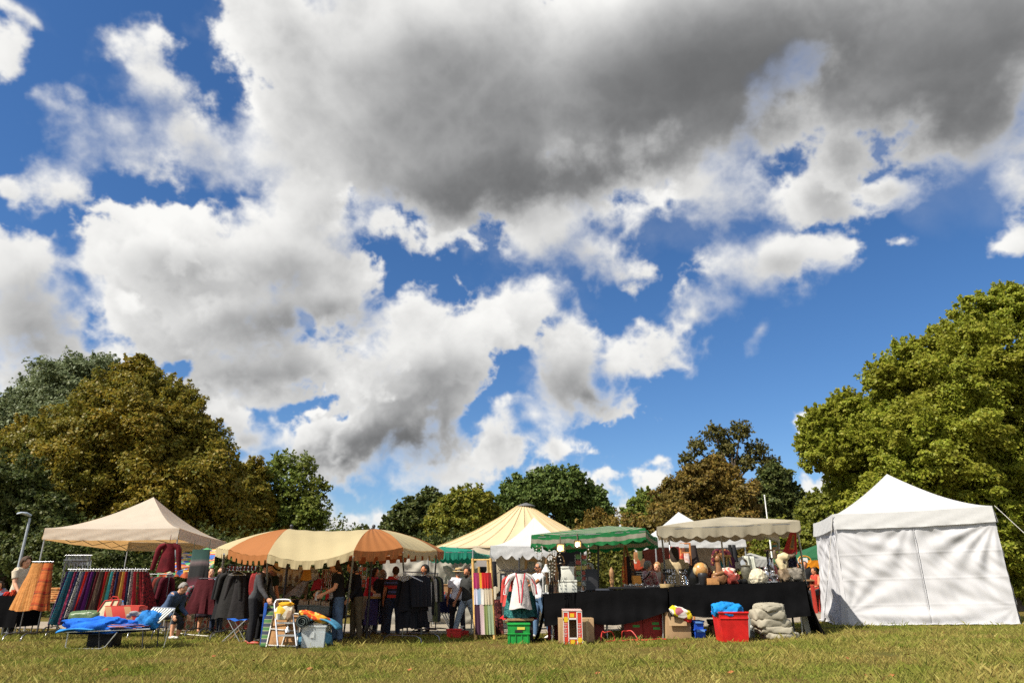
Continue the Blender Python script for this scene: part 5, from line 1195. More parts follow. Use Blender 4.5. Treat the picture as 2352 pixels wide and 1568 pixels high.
# ------------------------------------------------------------------ sun lounger with its load, stool, ladder, boxes in front
g1, g2 = GG(1, 800, 1480), GG(2, 370, 1440); ly = 14.7
LG = thing("sun_lounger", "folding sun lounger with a raised green and white striped back, loaded with bundles", "sun lounger", V((g1.x + g2.x) / 2, ly, 0))
p0, p1 = A(1, 690, 1372, ly), A(2, 385, 1318, ly); p1.z = p0.z + .06
def lerp2(u, w): return p0.lerp(p1, u) + V(0, w, 0)
for w in (-.30, .30): mb = MB(); mb.tube([lerp2(0, w), lerp2(.5, w), lerp2(1, w)], .014, 6); mb.build("side_rail", ALU, LG)
grs = stripes("lounger_stripe", [(.70, .70, .66), (.035, .055, .035)], 7.5, 0, bump=.1)
mb = MB(); mb.sheet(lambda u, v: lerp2(u, -.29 + .58 * v) - V(0, 0, .03 * math.sin(u * 3.14) + .03), 20, 6); mb.build("seat_cloth", mat("dark_blue_canvas", (.02, .03, .05), .8), LG, solid=.006)
q0, q1 = A(2, 385, 1290, ly), A(2, 545, 1150, ly + .1); q2 = A(2, 270, 1215, ly + .55)
bl_, br_ = A(2, 395, 1292, ly - .2), A(2, 548, 1152, ly - .05); tl_, tr_ = A(2, 268, 1218, ly + .35), A(2, 345, 1142, ly + .5)
mb = MB(); mb.sheet(lambda u, v: tl_.lerp(tr_, v).lerp(bl_.lerp(br_, v), u), 12, 8); mb.build("back_cloth", stripes("lounger_stripe", [], 1), LG, solid=.008)
mb = MB(); mb.tube([bl_, br_, tr_, tl_], .013, 6, closed=True); mb.tube([br_, V(br_.x - .1, br_.y, .02)], .012, 6); mb.build("back_frame", ALU, LG)
for (x, dx) in ((.04, .10), (.42, .06), (.92, .05)):
    p = p0.lerp(p1, x); mb = MB(); mb.tube([p + V(0, -.30, 0), V(p.x + dx, ly - .30, .015), V(p.x + dx, ly + .30, .015), p + V(0, .30, 0)] if x > .1 else [p + V(.05, -.3, 0), V(p.x + dx - .05, ly - .3, .04), V(p.x + dx + .04, ly - .3, .012), V(p.x + dx + .62, ly - .3, .012), V(p.x + dx + .72, ly - .3, .05), p + V(1.0, -.3, 0)], .012, 6); mb.build("leg", ALU if x < .1 else IRON, LG)
bluem = cloth("blue_tarp", (.012, .11, .50), vary=.35, bump=.9); bluel = cloth("blue_mat", (.03, .20, .52), vary=.3)
mb = MB(); a, b = A(1, 660, 1365, ly), A(1, 1010, 1345, ly); mb.sheet(lambda u, v: a.lerp(b, u) + V(0, -.40 + .8 * v, .05 + .035 * math.sin(v * 9 + u * 4) - .10 * (v - .45) ** 2 - .05 * (1 - u)), 24, 14); single(mb, "sleeping_mat", bluel, "light blue mat hanging over the foot of the loaded sun lounger", "mat", solid=.03)
mb = MB(); c = A(1, 990, 1312, ly); rumple(mb, c, (1.35, .66, .30), 3, .24, 60, 26, .02, .75); single(mb, "blue_tarpaulin", bluem, "crumpled bright blue tarpaulin lying along the sun lounger", "tarpaulin")
mb = MB(); c = A(2, 120, 1322, ly - .1); rumple(mb, c, (.80, .5, .10), 13, .22, 40, 16, .05, .75); single(mb, "blue_blanket", stripes("blue_blanket_stripe", [(.012, .07, .30), (.02, .10, .38), (.42, .13, .04), (.015, .08, .32)], 5, 1, bump=.6), "dark blue blanket with an orange stripe under the red box", "blanket")
mb = MB(); c = A(1, 838, 1235, ly + .1); rumple(mb, c, (.62, .42, .24), 8, .10, 40, 20, 0, .55); mb.build; single(mb, "cushion", mat("green_plastic", (.085, .13, .055), .35, .3, 8, .6, 9, .03), "shiny green cushion on top of the blue tarpaulin", "cushion")
c = A(1, 1030, 1262, ly + .1); TB = thing("tote_bag", "cream canvas bag with red piping, between the green cushion and red box", "bag", c); mb = MB()
pr = [(-.22, -.14), (.16, -.14), (.16, .14), (-.22, .14)]; mb.hexa([c + V(x, y, 0) for x, y in pr] + [c + V(x * .75 + .10, y * .5, .36 + .03 * (x > 0)) for x, y in pr]); mb.build("body", cloth("cream_canvas", (.52, .47, .30)), TB, bevel=.03)
mb = MB(); redp = mat("red_piping", (.42, .03, .02), .6)
mb.tube([c + V(.16, -.145, .01), c + V(.22, -.075, .385)], .012, 5); mb.tube([c + V(-.22, -.145, .01), c + V(-.065, -.075, .36)], .012, 5); mb.tube([c + V(-.065, -.075, .36), c + V(.22, -.075, .385)], .012, 5); mb.tube([c + V(.02, -.15, .02), c + V(.10, -.08, .37)], .014, 5); mb.build("piping", redp, TB)
mb = MB(); mb.tube([c + V(.02, -.05, .36), c + V(.06, -.05, .44), c + V(.16, -.05, .43), c + V(.19, -.05, .38)], .013, 5); mb.build("handle", redp, TB)
c = A(2, 55, 1305, ly + .1); t_ = NT("red_carton"); s_ = t_.sep(t_.coord()); dd = t_.math('ADD', t_.math('MULTIPLY', s_[0], 2.6), s_[2]); t_.base(t_.ramp(t_.math('FRACT', dd), [(0, (.45, .025, .012)), (.42, (.40, .20, .08)), (.75, (.45, .025, .012))], 'CONSTANT')); t_.b.inputs['Roughness'].default_value = .6
RB_ = thing("carton", "red and tan cardboard box on the loaded sun lounger, under the water bottle", "box", c); mb = MB(); mb.box(c + V(0, 0, .17), (.68, .34, .34)); mb.build("box", t_.m, RB_, bevel=.006); mb = MB(); mb.box(c + V(0, -.06, .348), (.70, .22, .010), rx=.05); mb.build("flap", mat("red_flap", (.42, .04, .02), .6), RB_)
c = A(2, 28, 1200, ly + .1); WB = thing("water_bottle", "clear plastic water bottle with a blue cap on the red box", "bottle", c); mb = MB(); mb.lathe(c, [(.035, 0), (.037, .02), (.034, .05), (.037, .08), (.034, .11), (.037, .13), (.030, .17), (.014, .20), (.014, .215)], 14); mb.build("bottle", glass("bottle_plastic", (.55, .72, .82), .15, .6), WB)
mb = MB(); mb.lathe(c + V(0, 0, .215), [(.017, 0), (.017, .025), (.01, .028)], 12); mb.build("cap", mat("blue_cap", (.03, .22, .60), .4), WB)
c = A(2, 292, 1270, ly); mb = MB(); rumple(mb, c, (.58, .4, .34), 17, .22, 40, 20, -.5, .85); single(mb, "blue_jacket", cloth("blue_jacket", (.02, .15, .42), vary=.4, bump=1.0), "bundled blue jacket leaning at the foot of the striped lounger back", "jacket")
c = A(2, 180, 1205, ly + .05); mb = MB(); rumple(mb, c, (.34, .3, .14), 19, .25, 30, 14); single(mb, "grey_bag", cloth("grey_bundle", (.22, .21, .22)), "grey soft bundle between the red box and the blue jacket", "bundle")
c = A(1, 1010, 1440, 14.9); mb = MB(); mb.box(V(c.x, 14.9, .15), (.50, .36, .28)); single(mb, "storage_box", mat("lounger_shade", (.012, .010, .012), .6), "dark block standing in for the shade under the sun lounger", "box", bevel=.01)  # near-black block put in to stand for the shade below the lounger
# blue folding stool
g = GG(3, 110, 1450); y_ = g.y; BS = thing("folding_stool", "folding stool with a bright blue cloth seat and crossed metal legs", "stool", g)
sl_, sr_ = A(3, 62, 1185, y_), A(3, 292, 1185, y_); w = .16
mb = MB(); mb.sheet(lambda u, v: sl_.lerp(sr_, u) + V(0, -w + 2 * w * v, -.03 * math.sin(u * 3.14) + .012 * math.sin(u * 12)), 14, 8); mb.build("seat", cloth("blue_seat", (.02, .12, .52)), BS, solid=.012)
f1, f2 = A(3, 5, 1450, y_), A(3, 205, 1455, y_); f1.z = f2.z = .01
for w_ in (-w, w):
    mb = MB(); mb.tube([sl_ + V(.03, w_, -.02), V(f2.x, y_ + w_, .01)], .012, 6); mb.build("leg", ALU, BS); mb = MB(); mb.tube([sr_ + V(-.03, w_, -.02), V(f1.x, y_ + w_, .01)], .012, 6); mb.build("leg", ALU if w_ < 0 else WOOD, BS)
mb = MB(); mb.tube([V(f1.x, y_ - w, .012), V(f1.x, y_ + w, .012)], .011, 6); mb.tube([V(f2.x, y_ - w, .012), V(f2.x, y_ + w, .012)], .011, 6); mb.build("foot_bar", ALU, BS)
# white cable lying on the grass
mb = MB(); pts = [G(px, py) + V(0, 0, .03) for px, py in ((360, 1452), (372, 1456), (395, 1452), (410, 1456), (440, 1460), (480, 1463), (520, 1464), (560, 1463), (600, 1462), (625, 1461))]; mb.tube(pts, .012, 6); single(mb, "cable", mat("white_cable", (.5, .48, .42), .7), "white cable lying on the grass behind the blue folding stool", "cable")
# ------------------------------------------------------------------ under the orange and cream canopy
a, b = A(3, 30, 600, 17.2), A(3, 300, 600, 17.2); b.z = a.z
rack("clothes_rack", "rail of black garments behind the blue folding stool", a, b, .45, IRON)
for i, f in enumerate((.05, .28, .52, .74, .95)):
    p = a.lerp(b, f); mb = MB(); top_garment(mb, p - V(0, (i % 2) * .10, .10), (1, .15 * (i - 2), 0), .44, 1.0, .45, .09, i + 3, 1.15); single(mb, "garment", cloth("black_garment_%d" % i, [(.012, .012, .013), (.020, .019, .018), (.014, .014, .016), (.022, .020, .020), (.010, .010, .012)][i]), f"black garment on the rail behind the blue stool, {ORD[i]} from the left", "garment", "black garments behind the blue stool")
p = A(3, 155, 640, 16.95); th = thing("hanger", "white empty hanger in front of the black garments", "hanger", p); mb = MB(); hanger(mb, p, (1, 0, 0), .42); mb.tube([p + V(-.2, 0, -.07), p + V(.2, 0, -.07)], .007, 5); mb.build("wire", ALU, th)
a, b = A(3, 60, 555, 17.6), A(3, 400, 560, 17.6); b.z = a.z
t = rack("clothes_rack", "upper rail of red and grey hangers behind the black garments", a, b, .4, IRON)
for i in range(16): mb = MB(); p = a.lerp(b, (i + .5) / 16); mb.box(p - V(0, 0, .09), (.02, .3, .10), ry=.1); mb.build("clip_hanger", mat("red_clip", (.30, .03, .025), .6) if i % 2 == 0 else CHROME, t)
# shoppers at the record table
bx = at(578, 1460, 15.75); jk = cloth("grey_jacket", (.055, .055, .058))
th, J, Wp = person("shopper in a grey jacket and black cap wearing a red backpack", V(bx.x, 15.75, 0), 1.72, yaw=78, shirt=jk, sleeve='long', trousers=cloth("black_trousers", (.014, .014, .016)), hair='black', lean=14, head=(10, 12), arms=((38, 6, 18), (28, 8, 20)), legs=((8, 3, 8), (-8, 3, 6)), shoe='red', hat=(BLACKC, .012))
sh_ = (J['arm', 1][0] + J['arm', -1][0]) / 2; c = Wp(sh_ + V(0, .17, -.20)); BP = thing("backpack", "red backpack worn by the shopper in the grey jacket", "backpack", c - V(0, 0, .24)); mb = MB(); rumple(mb, c, (.20, .32, .50), 4, .14, 30, 18, 0, .6); mb.build("bag", cloth("red_bag", (.20, .022, .022), vary=.4), BP)
mb = MB()
for s_ in (-1, 1): mb.tube([Wp(sh_ + V(s_ * .10, .11, -.05)), Wp(sh_ + V(s_ * .11, .0, .055)), Wp(sh_ + V(s_ * .11, -.12, -.08)), Wp(sh_ + V(s_ * .13, -.06, -.30))], (.018), 6)
mb.build("strap", BLACKC, BP)
straw = mat("straw", (.42, .30, .14), .85, .2, 40, .4, 120, .004)
bx = at(588, 1450, 16.25)
person("person in dark clothes and a wide beige hat, leaning over the record boxes", V(bx.x, 16.25, 0), 1.74, yaw=62, shirt=cloth("dark_green_shirt", (.018, .026, .018)), trousers=cloth("black_trousers", (.014, .014, .016)), hair='dark', lean=26, head=(5, 34), arms=((40, 6, 10), (34, 6, 16)), hat=(cloth("beige_hat", (.40, .31, .19)), .075), skin=SKIN_D, face=False)
a, b = A(3, 505, 962, 16.55), A(3, 1290, 962, 16.55); b.z = a.z
draped_table("draped_table", "record table with a dark top under the orange and cream canopy", a, b, 1.0, .42, cloth("grey_black_cloth", (.03, .032, .028)), seed=6)
gcr = mat("grey_crate", (.115, .125, .115), .55); rec = stripes("record_sleeves", [(.42, .33, .20), (.20, .10, .06), (.48, .42, .32), (.10, .07, .06), (.38, .18, .08), (.30, .28, .22)], 3.1, 0, kind='UV', bump=.3)
for i, (x0, x1, yt, yb, lb) in enumerate([(525, 640, 985, 1100, "grey crate of records, farthest left, behind the ladder"), (645, 770, 980, 1095, "grey crate of records seen through the ladder's top hoop"), (845, 962, 985, 1105, "grey crate of records right of the ladder"), (968, 1105, 985, 1130, "grey crate of records under the jewellery stand, rightmost but one"), (1108, 1210, 1000, 1130, "grey crate with a green sleeve in front, rightmost of the record crates")]):
    D_ = 16.15; p, q_, r_ = A(3, x0, yb, D_), A(3, x1, yb, D_), A(3, x0, yt + 45, D_); w = q_.x - p.x; h = r_.z - p.z; c = V((p.x + q_.x) / 2, D_ + .16, p.z)
    ct = crate("record_crate", lb, "crate", c, (w, .32, h), gcr, slots=3, group="record crates on the table front"); mb = MB(); mb.sheet(lambda u, v: c + V((u - .5) * w * .92, (v - .5) * .28, h + .10 + .015 * math.sin(u * 60) + .02 * math.sin(u * 7)), 40, 2); mb.sheet(lambda u, v: c + V((u - .5) * w * .92, -.14, h * .4 + v * (h * .6 + .10 + .02 * math.sin(u * 7))), 40, 2); mb.build("records", rec, ct)
sb = thing("trestle", "low dark bench carrying the record crates", "bench", V((a.x + b.x) / 2, 16.31, 0)); z0 = A(3, 900, 1130, 16.15).z; mb = MB(); mb.box(V((a.x + b.x) / 2, 16.32, z0 - .02), (b.x - a.x, .4, .04)); mb.build("board", IRON, sb)
for f in (.08, .5, .92): mb = MB(); mb.box(V(a.x + (b.x - a.x) * f, 16.32, z0 / 2 - .02), (.05, .34, max(.05, z0 - .04))); mb.build("leg", IRON, sb)
# backdrop with posters
c = at(*q(3, 765, 640), 18.5); p, q_ = A(3, 560, 580, 18.5), A(3, 960, 900, 18.5)
DB = thing("display_board", "brown display board hung with pale posters, under the orange and cream canopy", "board", V((p.x + q_.x) / 2, 18.5, 0)); mb = MB(); mb.box(V((p.x + q_.x) / 2, 18.53, (p.z + q_.z) / 2), (q_.x - p.x, .03, p.z - q_.z)); mb.build("panel", mat("board_brown", (.12, .085, .055), .8), DB)
for x in (p.x + .05, q_.x - .05): mb = MB(); mb.box(V(x, 18.56, p.z / 2), (.04, .04, p.z)); mb.build("leg", WOOD, DB)
def poster(key):
    t = NT(key); co = t.coord('UV'); u_ = t.sep(co); n_ = t.noise(co, 4.0, 4)
    d = t.math('SUBTRACT', u_[0], .5); e = t.math('SUBTRACT', u_[1], .45); r_ = t.math('ADD', t.math('MULTIPLY', d, d), t.math('MULTIPLY', e, e)); m_ = t.math('LESS_THAN', t.math('ADD', r_, t.math('MULTIPLY', n_, .12)), .105)
    t.base(t.mix(m_, (.40, .33, .22), (.13, .08, .05))); t.b.inputs['Roughness'].default_value = .8; return t.m
PM = poster("poster_paper")
for i, (x0, x1, y0_, y1) in enumerate([(600, 695, 605, 810), (690, 735, 610, 820), (735, 790, 610, 780), (800, 880, 620, 805), (870, 950, 575, 710)]):
    p, q_ = A(3, x0, y0_, 18.47), A(3, x1, y1, 18.47); mb = MB(); mb.quad(V(p.x, 18.485 - .005 * i, q_.z), V(q_.x, 18.485 - .005 * i, q_.z), V(q_.x, 18.485 - .005 * i, p.z), V(p.x, 18.485 - .005 * i, p.z))
    single(mb, "poster", PM, f"pale poster with a dark figure on the brown display board, {ORD[i]} from the left", "poster", "posters on the display board", solid=.006)
for i, (x, y0_, y1, w0, w1, sh_, m, lb) in enumerate([(975, 575, 735, .16, .30, 0, cloth("mustard_scarf", (.42, .20, .035)), "mustard yellow cloth hanging from the canopy edge"), (1040, 590, 740, .16, .30, 0, printed("grey_dots", (.20, .20, .21), [(.4, .4, .4), (.1, .1, .1)], 30), "grey dotted cloth hanging right of the mustard one"),
        (955, 735, 925, .12, .34, -.30, printed("grey_weave", (.22, .20, .20), [(.3, .28, .27), (.14, .13, .13)], 30), "grey scarf hanging aslant below the mustard cloth"), (1100, 720, 850, .22, .30, 0, cloth("red_blouse", (.28, .02, .03)), "dark red cloth hanging beside the jewellery stand"), (1110, 850, 945, .12, .26, 0, cloth("brown_skirtlet", (.20, .07, .04)), "small brown cloth figure under the dark red cloth")]):
    c = A(3, x, y0_, 16.5); e = A(3, x, y1, 16.5); mb = MB(); garment(mb, c, (1, 0, 0), w0, w1, c.z - e.z, .05, 5, i, (sh_, 0), n=30); mb.tube([c, c + V(0, 0, .12)], .005, 4); single(mb, "hanging_cloth", m, lb, "cloth")
# jewellery stand
p, q_ = A(3, 1145, 612, 16.3), A(3, 1300, 830, 16.3); JS = thing("jewellery_stand", "wire stand hung with rows of red and silver necklaces", "jewellery stand", V((p.x + q_.x) / 2, 16.3, A(3, 0, 962, 16.3).z)); mb = MB()
for f in (0, .25, .5, .75, 1): mb.tube([V(p.x + (q_.x - p.x) * f, 16.3, p.z), V(p.x + (q_.x - p.x) * f, 16.3, q_.z - .1)], .005, 5)
for f in (0, .5, 1): mb.tube([V(p.x, 16.3, p.z + (q_.z - p.z) * f), V(q_.x, 16.3, p.z + (q_.z - p.z) * f)], .006, 5)
cx_ = (p.x + q_.x) / 2; mb.tube([V(cx_, 16.32, A(3, 0, 962, 16.3).z), V(cx_, 16.32, p.z + .08)], .010, 6); mb.build("frame", CHROME, JS)
rs = random.Random(4); beads = [mat("bead_red", (.25, .03, .02), .3), mat("bead_brown", (.13, .06, .03), .3), CHROME, mat("bead_dark", (.03, .02, .02), .3)]
for i in range(15):
    mb = MB(); x = p.x + (q_.x - p.x) * (i + .5) / 15; ln = .30 + .22 * rs.random(); bd_ = beads[rs.randrange(4)]; mb.tube([V(x, 16.26, p.z), V(x, 16.26, p.z - ln)], .004, 4)
    for k in range(int(ln / .026)): mb.ball(V(x + .008 * math.sin(k), 16.26, p.z - .02 - k * .026), .0125, 6)
    mb.build("necklace", bd_, JS)
for i, (x, nm, m) in enumerate([(1165, "green", cloth("green_bag_cloth", (.05, .20, .08))), (1203, "red", cloth("red_bag_cloth", (.40, .02, .02))), (1260, "grey patterned", printed("grey_pat", (.22, .22, .22), [(.4, .4, .4), (.1, .1, .1)], 40))]):
    c = A(3, x, 845, 16.2); e = A(3, x, 955, 16.2); mb = MB(); garment(mb, c, (1, 0, 0), .09 + .06 * (i == 2), .10 + .10 * (i == 2), c.z - e.z, .03, 4, i, n=24); single(mb, "small_textile", m, f"small {nm} textile hanging under the necklace stand", "textile")
bx = at(772, 1450, 16.25)
th, J, Wp = person("long-haired shopper in a black T-shirt and jeans holding papers, by the canopy's front right pole", V(bx.x, 16.25, 0), 1.74, yaw=-68, shirt=cloth("black_tee", (.012, .012, .013)), trousers=jeans, hair='brown', hairstyle='long', lean=8, head=(0, 24), arms=((22, 8, 55), (22, 8, 50)), shoe='black')
c = Wp(J['arm', -1][2]) + V(-.05, -.06, -.08); mb = MB(); mb.box(c, (.05, .16, .24), rx=.2, ry=.2); single(mb, "papers", mat("white_paper", (.66, .66, .64), .7), "white papers held by the long-haired shopper in black", "papers")
bx = at(815, 1447, 16.9); person("shopper in a dark navy coat and khaki trousers right of the long-haired one", V(bx.x, 16.9, 0), 1.74, yaw=-60, shirt=cloth("navy_coat", (.012, .013, .020)), sleeve='long', hem=-.06, trousers=cloth("khaki_trousers", (.12, .10, .065)), hair='dark', hairstyle='big', lean=12, head=(0, 20), arms=((25, 8, 50), (12, 10, 40)))
# postcard racks
def card_rack(label, p, q_, D_, base_z, cols, tiers, nx=3, group=None):
    t = thing("postcard_rack", label, "card rack", V((p.x + q_.x) / 2, D_, base_z)); w = q_.x - p.x; h = p.z - q_.z; cx_ = (p.x + q_.x) / 2; mb = MB()
    mb.tube([V(cx_, D_ + .06, base_z), V(cx_, D_ + .06, p.z + .05)], .012, 6); mb.lathe(V(cx_, D_ + .06, base_z), [(.16, 0), (.16, .015), (.02, .02)], 14)
    for x in np.linspace(p.x, q_.x, nx * 2 + 1): mb.tube([V(x, D_, p.z), V(x, D_, q_.z)], .004, 4)
    for k in range(tiers + 1): z = q_.z + h * k / tiers; mb.tube([V(p.x, D_ - .02, z), V(q_.x, D_ - .02, z)], .005, 4)
    mb.build("wire_frame", CHROME, t); rs = random.Random(int(p.x * 100) % 97)
    for k in range(tiers):
        for i in range(nx): mb = MB(); cm_ = cols[rs.randrange(len(cols))]; mb.box(V(p.x + w * (i + .5) / nx, D_ - .03, q_.z + h * (k + .52) / tiers), (w / nx * .82, .006, h / tiers * .72), rx=-.2); mb.build("card", cm_, t)
    return t
CARDS = [mat("card_" + k, c, .5, .5, 30) for k, c in (("w", (.5, .5, .47)), ("b", (.10, .20, .32)), ("y", (.45, .34, .08)), ("g", (.14, .26, .10)), ("r", (.40, .08, .06)), ("o", (.35, .18, .06)))]
card_rack("tall wire postcard rack behind the shopper in the navy coat", A(4, 210, 585, 18.0), A(4, 335, 820, 18.0), 18.0, 0.0, CARDS, 5)
mb = MB(); c = A(4, 262, 440 + 480, 17.9); mb.sheet(lambda u, v: c + V((u - .5) * .34, .0, .0 - .55 * v) + V(.02 * math.sin(v * 6), .03 * math.sin(u * 9), 0), 10, 10); single(mb, "table_cloth", cloth("grey_cloth", (.22, .20, .17)), "grey cloth hanging below the tall postcard rack", "cloth", solid=.01)
a, b = A(4, 330, 955, 18.6), A(4, 485, 955, 18.6); b.z = a.z; draped_table("draped_table", "table under a violet-blue cloth behind the canopy's right mast", a, b, .8, .22, cloth("violet_cloth", (.05, .045, .16)), seed=3, drop=(.15, None))
for i, (x, c, lb) in enumerate([(465, (.5, .48, .45), "white cup-like item on the violet table"), (430, (.36, .25, .07), "straw-coloured mat on the violet table")]):
    p = A(4, x, 950, 18.7); mb = MB(); mb.lathe(p, [(.09, 0), (.11, .06), (.10, .12), (.05, .125)] if i == 0 else [(.2, 0), (.2, .03), (.19, .05), (.1, .055)], 16); single(mb, "table_goods", mat("tg_%d" % i, c, .6), lb, "goods")
p = GG(4, 303, 1243); mb = MB(); mb.box(p + V(0, 0, .06), (.24, .2, .10)); mb.box(p + V(0, 0, .125), (.26, .22, .02)); single(mb, "shoe_box", mat("white_box", (.6, .59, .56), .7), "small white box lying on the path edge", "box", bevel=.004)
pers(4, 385, 690, 19.2, "woman in a red top bending over the violet table, behind the canopy's right mast", h=1.66, yaw=70, shirt=cloth("bright_red_top", (.46, .020, .035)), trousers=dkjeans, hair='dark', hairstyle='bob', lean=12, arms=((35, 8, 40), (48, 8, 20)), head=(0, 15))
pers(4, 535, 603, 18.8, "grey-haired woman in a black top and slate trousers, seen from behind", yaw=160, shirt=cloth("black_top", (.013, .013, .014)), sleeve='long', trousers=cloth("slate_trousers", (.050, .052, .075)), hair='grey', hairstyle='bob', arms=((8, 10, 25), (12, 12, 40)), legs=((4, 3, 4), (-3, 3, 4)), shoe='brown', face=False)
t_ = NT("striped_polo"); z_ = t_.sep(t_.coord())[2]; t_.base(t_.ramp(t_.math('FRACT', t_.math('MULTIPLY', z_, 4.6)), [(0, (.40, .018, .016)), (.34, (.014, .016, .04)), (.55, (.06, .085, .24)), (.75, (.014, .016, .04))], 'CONSTANT')); t_.b.inputs['Roughness'].default_value = .85
pers(4, 690, 567, 18.4, "man in a red, navy and blue striped polo shirt and jeans, seen from behind", yaw=195, shirt=t_.m, trousers=dkjeans, hair='brown', skin=SKIN_D, arms=((10, 14, 35), (4, 10, 20)), face=False, build=1.08)
pers(4, 1030, 552, 19.4, "dark-haired person in a grey jacket behind the black dresses rack", yaw=-50, shirt=cloth("mid_grey_jacket", (.10, .098, .09)), sleeve='long', trousers=cloth("black_trousers", (.014,) * 3), hair='black', skin=SKIN_D, hairstyle='big')
# the rack of long black dresses in front
a, b = A(4, 800, 640, 15.95), A(4, 1010, 612, 16.6); b.z = a.z
rack("clothes_rack", "chrome rail crowded with long black dresses, on arched chrome feet", a, b, .5)
for i in range(7):
    p = a.lerp(b, (i + .5) / 7); e = A(4, 900, 1285, 16.2).z; mb = MB(); top_garment(mb, p - V(0, 0, .09), (.8, -.6 + .1 * (i % 3), 0), .34, .72, .5, .10, i, 1.1); garment(mb, p - V(0, 0, .70), (.8, -.6, 0), .34, .40, p.z - .70 - max(.08, e), .10, 6, i)
    single(mb, "dress", cloth("black_dress_%d" % (i % 3), ((.008, .008, .011), (.011, .010, .013), (.009, .010, .014))[i % 3]), f"long black dress on the chrome rail, {ORD[i]} from the left", "dress", "long black dresses on one rail")
mb = MB()
t = thing("hanger_bundle", "bunch of clear hangers on the left end of the black dress rail", "hangers", a - V(.05, 0, .2))
for i in range(8): hanger(mb, a + V(-.02 + i * .03, -.12, -.05 - .012 * i), (1, -.3, 0), .46)
mb.build("wire", glass("clear_hanger", (.6, .6, .62), .2, .7), t)
a, b = A(4, 1062, 655, 18.2), A(4, 1170, 655, 18.6); b.z = a.z
rack("clothes_rack", "rail of pale and green garments right of the long black dresses", a, b, .42)
for i, (nm, c) in enumerate([("off-white", (.42, .40, .36)), ("black", (.012, .012, .013)), ("olive green", (.10, .11, .05)), ("dark grey", (.04, .04, .045))]):
    p = a.lerp(b, (i + .5) / 4); mb = MB(); top_garment(mb, p - V(0, 0, .09), (.5, .8, 0), .40, 1.05 if i != 1 else .9, .45, .06, i + 9); single(mb, "garment", cloth("pale_g_%d" % i, c), f"{nm} garment on the rail right of the black dresses", "garment")
# book stall
a, b = A(4, 1130, 955, 19.8), A(5, 175, 955, 19.8); b.z = a.z; draped_table("draped_table", "book table under a navy cloth in front of the grey tarpaulin wall", a, b, .9, .48, cloth("navy_table_cloth", (.012, .013, .045)), seed=8, legs=False)
t = thing("trestle", "pale folding trestle legs under the navy book table", "trestle", V((a.x + b.x) / 2, 20.1, 0))
for x0, x1 in ((1205, 1330), (1240, 1345), (1280, 1360)): p, q_ = A(4, x0, 1085, 20.0), A(4, x1, 1265, 20.0); q_.z = .01; mb = MB(); mb.tube([p, q_], .018, 6); mb.build("leg", ALU, t)
p = A(4, 1262, 950, 20.0); CW = crate("book_crate", "shallow wooden crate at the back of the navy book table", "crate", p + V(0, .3, 0), (.95, .35, .36), WOOD)
BK = [mat("book_" + k, c, .6) for k, c in (("red", (.35, .02, .03)), ("cream", (.42, .36, .26)), ("green", (.06, .14, .08)), ("brown", (.16, .08, .045)), ("blue", (.05, .09, .18)))]
rs = random.Random(7)
for i in range(14):
    x = 1150 + 16 * i; p = A(4, x, 950, 19.95); w, h = .10 + .10 * rs.random(), .05 + .13 * rs.random(); k = rs.randrange(5); th = thing("book", f"{['red', 'cream', 'green', 'brown', 'blue'][k]} book on the navy book table, {ORD[i]} from the left", "book", p, "books on the navy table"); mb = MB(); mb.box(p + V(0, .05 * (i % 2), h / 2), (w, .16, h), rz=.3 * (rs.random() - .5)); mb.build("cover", BK[k], th, bevel=.004); mb = MB(); mb.box(p + V(0, .05 * (i % 2), h + .003), (w * .8, .14, .006)); mb.build("page_block", mat("paper", (.5, .46, .38), .8), th)
# walkers on the path
pers(5, 240, 585, 19.2, "man in a white polo shirt and straw hat walking away along the path", yaw=200, shirt=cloth("white_polo", (.62, .62, .66)), trousers=cloth("charcoal_trousers", (.026, .024, .030)), hair='grey', skin=SKIN_D, hat=(straw, .062), arms=((-12, 8, 12), (6, 8, 15)), legs=((-10, 3, 6), (12, 3, 10)), shoe='white', face=False, build=1.1)
pers(5, 350, 550, 18.7, "bearded man in a charcoal T-shirt and pale jeans striding to the left", yaw=-52, shirt=cloth("charcoal_tee", (.035, .036, .034)), trousers=cloth("pale_jeans", (.26, .33, .40), vary=.25), hair='dark', beard=True, skin=SKIN_D, arms=((14, 9, 14), (-16, 8, 10)), legs=((24, 3, 6), (-20, 4, 16)), shoe='white', head=(18, 6))
pers(5, 520, 540, 20.2, "black-haired woman with her hair up, behind the bamboo scarf ladder", yaw=190, shirt=cloth("rose_top", (.35, .10, .10)), trousers=cloth("black_trousers", (.014,) * 3), hair='black', hairstyle='big', face=False)
# red basket on the grass
g = GG(5, 185, 1412); RT = thing("toolbox", "open red plastic basket with tools lying on the grass in front of the path", "basket", g); D_ = g.y
c = crate("tool_basket", "open red plastic basket with tools lying on the grass in front of the path", "basket", g + V(.0, .1, 0), (.33, .26, .18), mat("red_plastic", (.55, .018, .012), .35), slots=3); bpy.data.objects.remove(RT)
for i, (x, w, m, lb) in enumerate([(250, .22, mat("blue_tool", (.02, .20, .30), .4), "blue tool case spilling out beside the red basket"), (305, .20, mat("red_tool", (.42, .02, .02), .4), "small red box right of the blue tool case"), (275, .10, mat("white_tool", (.5, .5, .48), .5), "white reel lying on the blue tool case")]):
    p = GG(5, x, 1392); mb = MB(); (mb.box(p + V(0, 0, .07), (w, .16, .13), rz=.3 * i) if i < 2 else mb.lathe(p + V(0, -.02, .15), [(.06, 0), (.06, .02), (.03, .025), (.03, .07), (.06, .075), (.06, .09)], 14)); single(mb, "tool", m, lb, "tool", bevel=.008 if i < 2 else 0)
